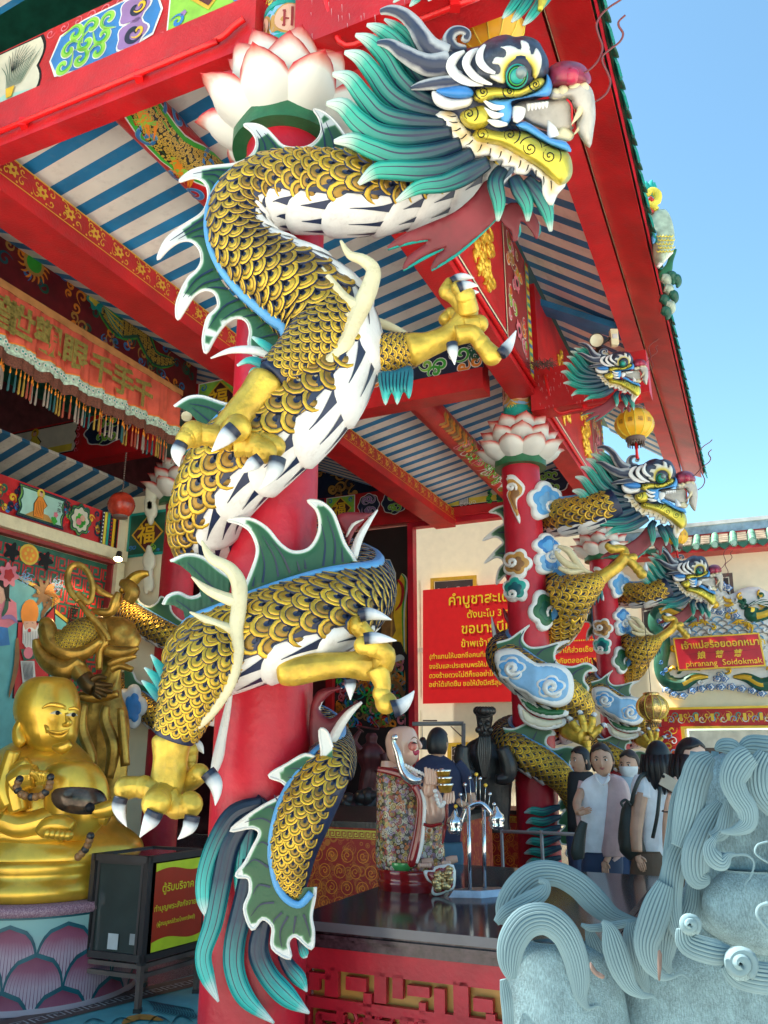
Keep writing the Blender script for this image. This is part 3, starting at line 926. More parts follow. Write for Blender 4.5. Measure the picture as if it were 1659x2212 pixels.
# ------------------------------------------------------------ ceilings (board by board, white and blue)
mat('dim_white',(.42,.38,.33),.8,dirt=.5);mat('dim_blue',(.008,.08,.17),.7,dirt=.3)  # darker copies of the ceiling colours; the rear ceiling's dimness is in the colour
def ceiling(a0,a1,b0,z0,b1,z1,name,off=0.,per=.35,th=.05):
 m = MB()
 nrm = (W(0,b1,z1)-W(0,b0,z0)).cross(DV).normalized()
 if nrm.z<0:nrm = -nrm
 a = a0;i = 0
 x = a0+off
 while x<a1:
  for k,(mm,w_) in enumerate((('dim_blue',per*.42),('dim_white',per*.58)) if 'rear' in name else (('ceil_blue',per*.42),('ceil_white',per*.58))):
   e = min(x+w_,a1)
   if e>x:prism(m,[W(x,b0,z0),W(e,b0,z0),W(e,b1,z1),W(x,b1,z1)],nrm*th,mm)
   x = e
 return struct(m,name)
ceiling(.02,11.4,-.05,7.12,2.95,6.5,'porch_ceiling',.0,.31)
ceiling(-1.6,-.13,-.05,8.0,6,7.3,'front_ceiling',.1,.33)
ceiling(.02,11.4,3.05,6.48,9.6,9.2,'hall_ceiling',0,.34)
ceiling(-1.6,12.4,-.22,8.0,-1.3,7.2,'eave_ceiling',.1,.38)
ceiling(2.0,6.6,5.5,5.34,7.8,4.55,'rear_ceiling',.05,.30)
m = MB();prism(m,[W(6.5,-.15,7.78),W(6.85,-.15,7.78),W(6.85,-1.28,7.1),W(6.5,-1.28,7.1)],(0,0,.1),'ceil_blue');struct(m,'ceiling_joist')
# ------------------------------------------------------------ roof over everything, with the red eave boards
t = thing('temple_eaves','red eave boards and green tile edge of the temple roof against the sky','roof',W(5,0,6.9))
m = MB();prism(m,[W(-1.6,-1.47,7.28),W(13,-1.47,7.28),W(13,-1.47,7.08),W(-1.6,-1.47,7.08)],NV*.24,'red');m.build('inner_eave_board',t)
m = MB();prism(m,[W(-1.6,-1.50,7.10),W(13,-1.50,7.10),W(13,-1.84,6.95),W(-1.6,-1.84,6.95)],(0,0,.05),'red');m.build('outer_eave_board',t)
m = MB();prism(m,[W(-1.6,-1.478,7.16),W(13,-1.478,7.16),W(13,-1.498,7.08),W(-1.6,-1.498,7.08)],(0,0,-.015),'cream');m.build('light_gap',t)
m = MB();prism(m,[W(-1.6,-1.9,7.02),W(13,-1.9,7.02),W(13,-.2,8.25),W(-1.6,-.2,8.25)],(0,0,.12),'dgreen')
prism(m,[W(-1.6,-.2,8.25),W(13,-.2,8.25),W(13,4,11),W(-1.6,4,11)],(0,0,.12),'dgreen')
prism(m,[W(-1.6,4,11),W(13,4,11),W(13,10,8),W(-1.6,10,8)],(0,0,.12),'dgreen');m.build('roof_slope',t)
m = MB()
a = -1.5;i = 0
while a<12.9:
 c = W(a,-1.9,7.06)
 ax = (DV,UP*.8+NV*.3,(NV*-.83-UP*.55).normalized())
 lathe(m,c+NV*.3+UP*.2,[(.055,0),(.055,.36),(.062,.37),(.062,.4),(.0,.4)],'dgreen',10,ax)
 prism(m,[c+DV*.06,c+DV*.3,c+DV*.27-UP*.06-NV*.02,c+DV*.18-UP*.11-NV*.03,c+DV*.09-UP*.06-NV*.02],-NV*.02,'teal')
 a+=.36;i+=1
prism(m,[W(-1.6,-1.86,6.99),W(13,-1.86,6.99),W(13,-1.86,7.08),W(-1.6,-1.86,7.08)],-NV*.02,'pillar_red')
m.build('tile_edge',t)
# ------------------------------------------------------------ hall walls closing off the back, with an added unseen side wall
t = thing('hall_wall','dark back wall of the hall behind the statues','wall',W(11.5,6,0))
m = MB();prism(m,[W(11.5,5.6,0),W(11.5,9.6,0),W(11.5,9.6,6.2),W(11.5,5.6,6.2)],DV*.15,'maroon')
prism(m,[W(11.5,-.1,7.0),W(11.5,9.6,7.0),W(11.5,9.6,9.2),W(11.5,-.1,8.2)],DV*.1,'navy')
q = Quad(W(11.5,7.6,7.0),W(11.5,0,7.0),W(11.5,0,8.2),W(11.5,7.6,8.2),-DV)
scroll_fill(q,m,.3,.1,7.3,.7,['ochre','brown'],60,.13,.06,1,8,edge='ink')
prism(m,[W(-1.6,9.6,0),W(11.6,9.6,0),W(11.6,9.6,9.5),W(-1.6,9.6,9.5)],NV*.15,'maroon')
prism(m,[W(-1.6,3.4,0),W(-1.6,9.7,0),W(-1.6,9.7,9.5),W(-1.6,3.4,6.6)],DV*.15,'maroon')  # unseen side wall, added to stop sun entering the hall's open left side
m.build('wall',t)
# ============================================================ COLUMNS AND LOTUS CAPITALS
def column(a,b,zr,label,r=.23,rot=0.,neckz=.62,group='red lotus columns',sc=1.):
 c = W(a,b,0)
 t = thing('lotus_column',label,'column',c,group)
 m = MB();lathe(m,c,[(0,.01),(r*1.05,.01),(r*1.05,.05),(r,.09)]+[(r,zr*k/12) for k in range(1,13)],'pillar_red',48)
 m.build('shaft',t)
 m = MB();lathe(m,c,[(r,zr-.03),(r*1.36,zr-.03),(r*1.36,zr+.10),(r*.9,zr+.10)],'green',120,sm=False)
 m.build('green_collar',t)
 m = MB();lathe(m,c,[(r*1.0,zr+.08),(r*1.4,zr+.25),(r*1.2,zr+.45),(r*.7,zr+.55)],'white',32);m.build('flower_heart',t)
 for tier,(z0,n,R0,h,w,out) in enumerate(((.03,9,.25,.26,.145,.22),(.16,9,.25,.30,.15,.14),(.31,8,.21,.32,.145,.08))):
  for k in range(n):
   an = rot+2*PI*(k+(.5 if tier%2 else 0))/n
   vs = [];uv = [];fs = []
   nu,nv = 9,8
   for i in range(nu+1):
    u = i/nu
    ww = w*1.1*(.62+.38*min(1,u/.4))*max(0.,1-max(0,(u-.45)/.55)**2.8)**.5+.001
    rr = R0+out*math.sin(u*PI*.5)**.8+(.09*max(0,u-.7)/.3*(1.2 if tier==0 else.8))+.04*math.sin(PI*u)
    zz = zr+z0+h*(u-.12*max(0,u-.8)/.2*(1.2 if tier==0 else.3))
    for j in range(nv+1):
     v = 2*j/nv-1
     t_ = ww*v
     rad = rr+.10*(1-v*v)-.05
     ex,ey = rad*sc,t_*sc
     vs.append(c+V((math.cos(an)*ex-math.sin(an)*ey,math.sin(an)*ex+math.cos(an)*ey,zz)))
     uv.append((u*.94+.22*abs(v)**4,j/nv))
   for i in range(nu):
    for j in range(nv):
     q = i*(nv+1)+j
     fs.append((q,q+1,q+nv+2,q+nv+1))
   n_ = len(vs)
   vs2 = [p-(V((p.x-c.x,p.y-c.y,0)).normalized()*.018) for p in vs]
   m = MB();m.add(vs,fs,'petal',uv);m.add(vs2,[tuple(reversed(f)) for f in fs],'brickred')
   rim = [j for j in range(nv+1)];edge = [i*(nv+1) for i in range(nu+1)]+[nu*(nv+1)+j for j in range(1,nv+1)]+[i*(nv+1)+nv for i in range(nu-1,-1,-1)]
   m.add(vs+vs2,[(edge[i],edge[i+1],edge[i+1]+n_,edge[i]+n_) for i in range(len(edge)-1)],'red')
   m.build('petal',t)
 m = MB();rn = .18
 lathe(m,c,[(rn,zr+.5),(rn,zr+.72),(rn*1.06,zr+.72),(rn*1.06,zr+.76),(rn,zr+.76),(rn,zr+.76+neckz),(rn*1.05,zr+.76+neckz),(rn*1.05,zr+.8+neckz)],'teal',40,sm=False)
 lathe(m,c,[(rn+.003,zr+.80),(rn+.003,zr+.70+neckz)],'ochre',40)
 for k in range(4):
  an = -PI/2+.15+k*PI/2
  def wr(x,z,h):aa = an+x/rn;return c+V((math.cos(aa)*(rn+h),math.sin(aa)*(rn+h),zr+.76+neckz*.5+z))
  for rr,mm,h in ((.17,'cloudblue',.005),(.13,'ochre',.008),(.115,'skinp',.011)):
   m.add([wr(0,0,h)]+[wr(rr*math.cos(q_*PI/12),rr*math.sin(q_*PI/12),h) for q_ in range(24)],[(0,1+q_,1+(q_+1)%24) for q_ in range(24)],mm,sm=False)
  for (x0,y0,x1,y1) in ((-.06,.05,.06,.065),(-.06,-.07,.06,-.055),(-.008,-.07,.008,.09),(-.055,-.01,.055,.003),(-.055,-.07,-.04,.065),(.04,-.07,.055,.065)):
   m.add([wr(x0,y0,.014),wr(x1,y0,.014),wr(x1,y1,.014),wr(x0,y1,.014)],[(0,1,2,3)],'brickred',sm=False)
  for k2 in range(4):
   for sx_ in (1,):
    sp = spiral(.17*(1 if k2%2 else -1),.2*(1 if k2>1 else -1),.045,k2,1.2,1,.04)
    for i in range(len(sp)-1):
     m.add([wr(sp[i][0],sp[i][1]-.006,.008),wr(sp[i+1][0],sp[i+1][1]-.006,.008),wr(sp[i+1][0],sp[i+1][1]+.008,.008),wr(sp[i][0],sp[i][1]+.008,.008)],[(0,1,2,3)],'yellow2',sm=False)
 m.build('painted_neck',t)
 return t
col1 = column(0,0,5.42,'thick red column in the foreground, with a white lotus capital and coiled dragon',.253,.3,.25)
col2 = column(6.0,.08,5.2,'red column with raised clouds and lotus capital under the small dragon head',.24,.1,.42)
col3 = column(11.65,.03,5.15,'farthest red column, with a lotus capital behind the second dragon',.235,.5,.42)
col4 = column(5.2,4.8,5.05,'dim red lotus column inside the hall behind the foreground dragon',.235,.2,.3)
# ============================================================ RIGHT-HAND BUILDING
A_ = 14.5
wc = W(A_,-2,0)
t = thing('shrine_building','cream shrine building with green barrel-tiled roof across the courtyard','building',wc)
m = MB()
def slab(b0,b1,z0,z1,mm,a0=A_,dp=.2):prism(m,[W(a0,b0,z0),W(a0,b1,z0),W(a0,b1,z1),W(a0,b0,z1)],DV*dp,mm)
slab(-.95,9,0,5.75,'wallcream');slab(-9,-.95,2.14,5.75,'wallcream');slab(-9,-5.2,0,2.14,'wallcream')
q = Quad(W(A_,9,0),W(A_,-9,0),W(A_,-9,5.75),W(A_,9,5.75),-DV)
X = lambda b:9-b
for b in (4.9,3.2,1.9,1.0,-.2):q.rect(m,X(b),0,X(b)+.02,2.6,'cream',1)
for b in (4.9,.2):q.rect(m,X(b),2.9,X(b)+.03,5.7,'cream',1)
q.rect(m,X(9),3.95,X(.4),4.05,'paper',1)
slab(.42,9,5.75,9.5,'wallcream')
m.build('wall',t)
m = MB();prism(m,[W(A_+2.4,-.95,0),W(A_+2.4,-5.2,0),W(A_+2.4,-5.2,2.14),W(A_+2.4,-.95,2.14)],DV*.1,'iron');prism(m,[W(A_+.6,-.95,1.75),W(A_+.6,-5.2,1.75),W(A_+.6,-5.2,2.1),W(A_+.6,-.95,2.1)],DV*.1,'lgrey')
prism(m,[W(A_+.2,-.6,0),W(A_+2.4,-.6,0),W(A_+2.4,-.6,2.2),W(A_+.2,-.6,2.2)],NV*-.1,'grey')
m.build('dark_doorway',t)
m = MB()
bL,bR = .35,-8.5
prism(m,[W(A_-.5,bL,5.66),W(A_-.5,bR,5.66),W(A_-.5,bR,5.74),W(A_-.5,bL,5.74)],DV*.6,'red')
prism(m,[W(A_-.45,bL,5.74),W(A_-.45,bR,5.74),W(A_+.35,bR,6.12),W(A_+.35,bL,6.12)],(0,0,.04),'paper')
m.build('eave',t)
m = MB()
b = bL-.1
sl = (W(A_+.35,0,6.12)-W(A_-.45,0,5.74));SL = sl.length;sl.normalize()
up = sl.cross(NV).normalized();up = up if up.z>0 else -up
while b>bR:
 ax = (NV,up,sl)
 c = W(A_-.5,b,5.80)
 prof = []
 for i in range(9):
  z = i/9*SL;prof+=[(.075,z+.001),(.066,z+SL/9-.02),(.066,z+SL/9)]
 lathe(m,c,[(0,-.05),(.085,-.05),(.085,0)]+prof,'tile_roll',10,ax)
 lathe(m,c,[(0,-.055),(.06,-.055),(.06,-.045)],'mint',10,ax,sm=False)
 for i in range(9):
  prism(m,[c-NV*.08+sl*(SL*i/9)+up*.02,c-NV*.26+sl*(SL*i/9)+up*.02,c-NV*.26+sl*(SL*(i+1)/9)+up*.005,c-NV*.08+sl*(SL*(i+1)/9)+up*.005],up*.012,'tile_pan' if i%2 else 'tile_pan2')
 cd = c-sl*.05
 prism(m,[cd-NV*.07+up*.01,cd-NV*.29+up*.01,cd-NV*.27-UP*.06,cd-NV*.21-UP*.10,cd-NV*.18-UP*.125,cd-NV*.15-UP*.10,cd-NV*.09-UP*.06],-DV*.02,'dgreen')
 b-=.36
mat('ridgeblue',(.25,.36,.48),.5,var=.3,dirt=.5,dcol=(.5,.5,.48));mat('tile_roll',(.16,.36,.24),.3,var=.5,vscale=9,dirt=.6,dcol=(.7,.66,.6));mat('tile_pan',(.55,.47,.36),.4,var=.4);mat('tile_pan2',(.30,.22,.16),.4,var=.4)
m.build('roof_tiles',t)
m = MB()
prism(m,[W(A_+.35,bL,6.14),W(A_+.35,bR,6.14),W(A_+.35,bR,6.24),W(A_+.35,bL,6.24)],DV*.3,'red')
prism(m,[W(A_+.33,bL,6.24),W(A_+.33,bR,6.24),W(A_+.33,bR,6.42),W(A_+.33,bL,6.42)],DV*.3,'ridgeblue')
prism(m,[W(A_+.28,bL,6.42),W(A_+.28,bR,6.42),W(A_+.28,bR,6.50),W(A_+.28,bL,6.50)],DV*.4,'lgrey')
m.build('ridge',t)
m = MB()
def opx(pts,a):return [onA(x,y,a) for x,y in pts]
prism(m,[W(A_-.12,-.42,2.17),W(A_-.12,-5.6,2.17),W(A_-.12,-5.6,2.50),W(A_-.12,-.42,2.50)],DV*.12,'red')
prism(m,[W(A_-.12,-.42,0),W(A_-.12,-.88,0),W(A_-.12,-.88,2.168),W(A_-.12,-.42,2.168)],DV*.12,'red')
q = Quad(W(A_-.12,-.42,0),W(A_-.12,-5.6,0),W(A_-.12,-5.6,2.5),W(A_-.12,-.42,2.5),-DV)
rnd = random.Random(5)
for i in range(44):
 x_ = .16+i*.1
 q.rib(m,spiral(x_,2.34+.04*(-1)**i,.07,i*1.7,1.1,1,.05),.022,('yellow','cloudblue','teal','white2')[i%4],2,2)
 if i%3==0:q.rect(m,x_-.03,2.27,x_+.03,2.41,'gilt',4)
 else:q.rib(m,[(x_-.05,2.24),(x_+.05,2.44)],.03,'gilt',4,1);q.rib(m,[(x_+.05,2.24),(x_-.05,2.44)],.025,'gilt',4,1)
for i in range(18):
 y_ = 2.1-i*.11
 q.rib(m,spiral(.22+.05*(-1)**i,y_,.09,i*1.3,1.1,1,.05),.022,('yellow','cloudblue','white2')[i%3],2,2)
 q.rib(m,[(.1,y_-.05),(.34,y_+.05)],.025,'gilt',4,1)
m.build('carved_lintel',t)
m = MB()
prism(m,[W(A_-.16,-.38,2.50),W(A_-.16,-5.6,2.50),W(A_-.16,-5.6,2.545),W(A_-.16,-.38,2.545)],DV*.16,'gilt')
prism(m,[W(A_-.16,-.86,2.12),W(A_-.16,-5.6,2.12),W(A_-.16,-5.6,2.165),W(A_-.16,-.86,2.165)],DV*.16,'gilt')
prism(m,[W(A_-.16,-.86,0),W(A_-.16,-.92,0),W(A_-.16,-.92,2.12),W(A_-.16,-.86,2.12)],DV*.16,'gilt')
prism(m,[W(A_-.16,-.38,0),W(A_-.16,-.42,0),W(A_-.16,-.42,2.5),W(A_-.16,-.38,2.5)],DV*.16,'gilt')
m.build('gilt_trim',t)
def window(px,label_parts):
 (x0,y0),(x1,y1),(x2,y2),(x3,y3) = px
 p = [onA(x,y,A_-.06) for x,y in px]
 m = MB();prism(m,[onA(x,y,A_-.05) for x,y in px],DV*.05,'rust')
 cx_,cy_ = sum(x for x,y in px)/4,sum(y for x,y in px)/4
 ins = [onA(x+(cx_-x)*.28,y+(cy_-y)*.28,A_-.06) for x,y in px]
 prism(m,ins,DV*.02,'iron');mid = [onA(x+(cx_-x)*.22,y+(cy_-y)*.22,A_-.055) for x,y in px];prism(m,mid,DV*.02,'paper')
 return m
window([(1566,1244),(1583,1240),(1588,1275),(1570,1278)],0)
w1 = window([(1512,1243),(1582,1237),(1588,1310),(1516,1316)],0).build('window',t)
w2 = window([(1385,1310),(1410,1305),(1420,1400),(1390,1400)],0).build('window',t)
def gilt_window(px,label,seed):
 tw = thing('gilt_window',label,'window',onA(*px[3],A_),'gilt fretwork windows')
 p = [onA(x,y,A_-.05) for x,y in px]
 q = Quad(p[3],p[2],p[1],p[0],-DV)
 m = MB();
 fw = q.H*.14 if q.H<1 else.1
 for (x0,y0,x1,y1) in ((0,0,q.L,.08),(0,q.H-.08,q.L,q.H),(0,.08,.08,q.H-.08),(q.L-.08,.08,q.L,q.H-.08)):
  prism(m,[q.q(x0,y0),q.q(x1,y0),q.q(x1,y1),q.q(x0,y1)],-DV*.05,'gilt')
 m.build('frame',tw)
 m = MB();prism(m,[q.q(.08,.08,-.03),q.q(q.L-.08,.08,-.03),q.q(q.L-.08,q.H-.08,-.03),q.q(.08,q.H-.08,-.03)],DV*.01,'iron')
 q2 = Quad(q.q(.08,.08),q.q(q.L-.08,.08),q.q(q.L-.08,q.H-.08),q.q(.08,q.H-.08),-DV)
 nn_ = max(2,int(q2 .L/.2))
 for i in range(nn_):
  for j in range(max(1,int(q2 .H/.2))):
   cx_ = q2 .L*(i+.5)/nn_;cy_ = .1+j*.2
   q2 .rib(m,spiral(cx_,cy_,.09,i*2+j,1.3,(-1)**i),.022,'white2',2,2)
   q2 .rect(m,cx_-.1,cy_-.1,cx_+.1,cy_-.085,'white2',2)
 m.build('fretwork',tw)
gilt_window([(931,1250),(1030,1243),(1030,1400),(933,1400)],'gilt-framed fretwork window half hidden behind the red prayer banner',1)
gilt_window([(968,1605),(1100,1600),(1100,1700),(968,1700)],'gilt-framed fretwork window low on the wall behind the man in blue',2)
t = thing('prayer_banner','large red vinyl banner with yellow Thai prayer text on the cream wall','banner',W(A_,2.8,2.76))
B0 = [W(A_-.12,4.78,2.74),W(A_-.12,.55,2.74),W(A_-.12,.55,5.42),W(A_-.12,4.74,5.42)]
m = MB();mat('vinyl',(.72,.012,.015),.35,var=.05);mat('vinyl_text',(.85,.62,.02),.4)
prism(m,B0,DV*.02,'vinyl')
q = Quad(*B0,-DV)
def ptx(x,y):
 p = onA(x,y,A_-.12);d_ = p-B0[0];return (-(d_.dot(NV)),d_.z)
for txt,x,y,s_ in (('คำบูชาสะเดาะเคราะห์',965,1308,.31),('ตั้งนะโม 3 จบ เทพเจ้าไท้ส่วย',1006,1335,.2),('ขอบารมีเทพเจ้าไท้ส่วย',994,1369,.29),('ข้าพเจ้าชื่อ........................................................',994,1398,.2),('(ทำแทนให้บอกชื่อคนที่เราทำให้) ได้มากราบไหว้องค์เจ้าไท้ส่วยเอี๊ย ขอให้เทพเจ้า',926,1424,.137),('จงรับและประธานพรให้ปกปักรักษาคุ้มครองให้ปลอดภัยตลอดปีทุกวันเดือน',926,1445,.137),('ดวงร้ายดวงไม่ดีก็ขออย่าให้เกิดขึ้นกับข้าพเจ้าและครอบครัวขออย่า',926,1465,.137),('อย่าได้เกิดขึ้น ขอให้มั่งมีศรีสุข ร่ำรวยเงินทอง กิจการเจริญรุ่งเรือง',926,1484,.137),('สาธุ สาธุ',1104,1497,.15)):
 s_ = s_*1.12
 u,v = ptx(x,y)
 glyphs(m,txt,q,max(.1,u),v,s_,'vinyl_text',2,bold=.012)
m.build('banner_sheet',t)
t = thing('dragon_emblem','white, gold and green dragon relief around the shrine name board','relief',onA(1540,1500,A_))
m = MB()
out = [(1406,1326),(1412,1312),(1430,1322),(1460,1300),(1500,1308),(1528,1290),(1540,1262),(1560,1262),(1575,1285),(1600,1272),(1640,1268),(1690,1300),(1720,1330),(1716,1480),(1680,1504),(1643,1503),(1618,1493),(1550,1490),(1496,1499),(1467,1511),(1440,1500),(1424,1476),(1414,1440),(1426,1398),(1410,1356)]
def o3(a):return lambda x,y,h:onA(x,y,a)-DV*h
puff(m,out,o3(A_-.03),8,'white2',14,.1,2)
m.build('plaque',t)
def tubeA(m,data,mm,a=A_-.16,n=5,seg=8,flat=.7):
 d = cr(data,n);tube(m,[onA(x,y,a) for x,y,r_ in d],[max(.3,r_)*SZ(y,onA(x,y,a).y) for x,y,r_ in d],mm,seg,flat=flat)
def drg(m,mir):
 f = (lambda x:x) if not mir else (lambda x:2*1557-x)
 for off,mm,k in ((0,'dgreen',1.9),(-.03,'gilt',1.3)):
  tubeA(m,[(f(x),y,r_*k) for x,y,r_ in ((1530,1462,2),(1500,1464,6),(1470,1478,8),(1440,1470,8),(1428,1440,8),(1434,1400,8),(1430,1370,8),(1416,1350,8),(1420,1325,8),(1440,1318,6),(1466,1328,7),(1490,1330,8),(1490,1312,7))],mm,A_-.13+off)
 for i,(x,y) in enumerate(((1500,1345),(1445,1445),(1455,1440),(1520,1340))):
  for j in range(4):tubeA(m,[(f(x),y,3),(f(x+8*math.cos(j+i)),y+7*math.sin(j*.8),2.4),(f(x+14*math.cos(j+i)),y+11*math.sin(j*.8),.8)],'gilt',A_-.2,2,6)
 for i in range(9):tubeA(m,[(f(1500-3*i),1310-i,1.5),(f(1485-5*i),1300-2*i+i*i*.5,2),(f(1470-6*i),1298-3*i+i*i*.9,.8)],'white2' if i%2 else 'dgreen',A_-.19,3,6)
m = MB();drg(m,False);m.build('gold_dragon',t)
m = MB();drg(m,True)
tubeA(m,[(1580,1298,5),(1568,1296,4),(1562,1288,2)],'gilt',A_-.2);tubeA(m,[(1584,1304,4),(1572,1308,3),(1564,1306,2)],'gilt',A_-.2)
m.build('gold_dragon',t)
rnd = random.Random(2)
pts = [(1440,1490),(1455,1500),(1475,1503),(1495,1492),(1515,1488),(1535,1484),(1557,1484),(1580,1484),(1602,1488),(1625,1492),(1645,1498),(1430,1455),(1438,1447),(1428,1430),(1424,1342),(1432,1350),(1540,1318),(1557,1322),(1575,1318),(1545,1268),(1560,1264),(1572,1270),(1530,1316),(1588,1330),(1557,1458),(1550,1466),(1564,1466)]
for (x,y) in pts:
 m = MB();ol = [(x+(10+2*math.cos(5*k*PI/8))*math.cos(k*PI/8),y+(7.5+1.6*math.cos(5*k*PI/8))*math.sin(k*PI/8)) for k in range(16)]
 puff(m,ol,o3(A_-.14),4,'blue',5,.05,1);puff(m,[(x+(p[0]-x)*.78,y+(p[1]-y)*.86) for p in ol],o3(A_-.16),4,'white2',5,.06,1)
 sp = spiral(x,y,5,rnd.random()*6,1.3,1,1);tube(m,[onA(px_,py_,A_-.225) for px_,py_ in sp],.010,'blue',5);m.build('cloud',t)
m = MB()
for i in range(5):
 for j in range(9):
  x = 1462+22*j+(11 if i%2 else 0);y = 1350+8*i-(10-abs(x-1557)*.1)
  if 1400<x<1700:tube(m,[onA(x+11*math.cos(k*PI/6),y-8*math.sin(k*PI/6),A_-.15) for k in range(7)],.016,'grey' if (i+j)%2 else 'cloudblue',5)
rnd = random.Random(9)
for i in range(60):
 x,y = 1425+rnd.random()*250,1275+rnd.random()*215
 if inside((x,y),out):
  sp = spiral(x,y,5+4*rnd.random(),rnd.random()*6,.9,rnd.choice((-1,1)),6,7)
  tube(m,[onA(a,b,A_-.15) for a,b in sp],[.012+.02*math.sin(PI*k/len(sp)) for k in range(len(sp))],('gilt','white2','dgreen','lgrey','gilt')[i%5],6)
m.build('waves',t)
m = MB()
for k in range(9):
 a = PI*(k/8);tubeA(m,[(1544,1308,4),(1544+12*math.cos(a),1304-12*math.sin(a),5.5),(1544+21*math.cos(a),1303-21*math.sin(a),.8)],'paper',A_-.22,4,8,.4)
ball(m,onA(1544,1306,A_-.3),.085,'gilt',14)
m.build('lotus',t)
m = MB()
bp = [(1465,1449),(1655,1439),(1640,1366),(1453,1378)]
prism(m,[onA(x,y,A_-.32) for x,y in bp],DV*.1,'gilt')
q = Quad(*[onA(x,y,A_-.32) for x,y in bp],-DV)
mat('boardred',(.55,.012,.03),.35,var=.08)
q.rect(m,.03,.03,q.L-.03,q.H-.03,'boardred',1)
q.rib(m,[(.2,q.H*.47),(q.L*.5,q.H*.5),(q.L*.8,q.H*.49),(q.L-.1,q.H*.52)],.006,'red_dark',2)
glyphs(m,'เจ้าแม่สร้อยดอกหมาก',q,q.L*.08,q.H*.64,.185,'gilt',1,extr=.03,bold=.02)
for i,ch in enumerate('娘慈慈'):glyphs(m,ch,q,q.L*(.25+.21*i),q.H*.34,.16,'gilt',1,extr=.03,bold=.02,shear=.15)
glyphs(m,'phranang  Soidokmak',q,q.L*.10,q.H*.10,.165,'gilt',1,extr=.03)
m.build('name_board',t)
# ============================================================ rear doorway frame and painted door leaf
t = thing('door_frame','red door frame round the bright opening to the courtyard wall','door frame',W(11.35,3.9,0))
m = MB();prism(m,[W(11.3,3.86,0),W(11.3,3.74,0),W(11.3,3.74,6.22),W(11.3,3.86,6.22)],DV*.2,'pillar_red')
prism(m,[W(11.3,3.74,6.12),W(11.3,.2,6.12),W(11.3,.2,6.22),W(11.3,3.74,6.22)],DV*.2,'pillar_red')
prism(m,[W(11.3,5.7,0),W(11.3,5.55,0),W(11.3,5.55,6.22),W(11.3,5.7,6.22)],DV*.2,'red')
m.build('frame',t)
t = thing('guardian_mural','tall dark door leaf painted with an armoured guardian, blue blade and banners','mural',W(11.4,4.7,0))
m = MB();mat('doordark',(.022,.012,.012),.5)
prism(m,[W(11.42,5.56,0),W(11.42,3.87,0),W(11.42,3.87,6.2),W(11.42,5.56,6.2)],DV*.06,'doordark')
q = Quad(W(11.42,5.56,0),W(11.42,3.87,0),W(11.42,3.87,6.2),W(11.42,5.56,6.2),-DV)
def dp(x,y):
 p = onA(x,y,11.42);d_ = p-q.c[0];return (-(d_.dot(NV)),d_.z)
def dpoly(pts,mm,l):q.poly(m,[dp(*p) for p in pts],mm,l)
def drib(pts,w,mm,l,n=4):q.rib(m,[dp(*p) for p in pts],w,mm,l,n)
zz = lambda x,y:(702+x*.2075,1134+y*.2075)
Z = lambda L_:[zz(*p) for p in L_]
dpoly(Z([(800,500),(850,560),(850,1350),(790,1220),(700,1200),(720,800),(760,600)]),'yellow',1)
drib(Z([(800,510),(850,600),(820,900),(830,1330)]),.07,'white2',2);drib(Z([(800,510),(840,600),(810,900),(820,1330)]),.04,'green2',3)
dpoly(Z([(600,355),(680,360),(740,500),(745,700),(705,900),(655,880),(645,500)]),'white2',4)
dpoly(Z([(612,362),(680,372),(728,500),(733,700),(700,885),(662,870),(655,500)]),'blue',5)
drib(Z([(300,340),(400,420),(480,400),(440,350),(400,400)]),.09,'pink',2);drib(Z([(440,490),(560,480),(620,460),(600,530),(480,570),(520,680),(600,640)]),.08,'red',2)
drib(Z([(760,570),(810,650),(800,800),(730,900)]),.07,'red',3)
dpoly(Z([(440,780),(500,730),(600,750),(640,850),(620,1000),(450,980)]),'ochre',4);dpoly(Z([(460,560),(500,640),(500,760),(440,760),(440,600)]),'orange',5)
q.disc(m,*dp(*zz(520,800)),.1,'brown',6);q.disc(m,*dp(*zz(500,790)),.02,'white2',7);q.disc(m,*dp(*zz(545,790)),.02,'white2',7)
dpoly(Z([(610,880),(700,870),(740,1100),(640,1300),(580,1200)]),'brown',3);drib(Z([(700,900),(690,1300),(680,1700),(660,2100)]),.05,'ochre',4)
q.disc(m,*dp(*zz(215,1230)),.26,'brown',2,ry=.34);q.disc(m,*dp(*zz(215,1220)),.21,'dgreen',3,ry=.27,lob=7)
scroll_fill(q,m,*dp(*zz(150,1320)),*dp(*zz(280,1130)),['green2','orange','lime'],12,.06,.02,4,3,None)
scroll_fill(q,m,*dp(*zz(120,2100)),*dp(*zz(830,1380)),['green2','red','blue','ochre','teal','pink','dgreen','orange','brown'],190,.11,.05,1,4,'ink')
drib(Z([(700,1420),(780,1380),(830,1400)]),.12,'lgrey',5);drib(Z([(640,1620),(760,1660),(820,1800),(780,1960)]),.08,'brown',6)
m.build('door_leaf',t)
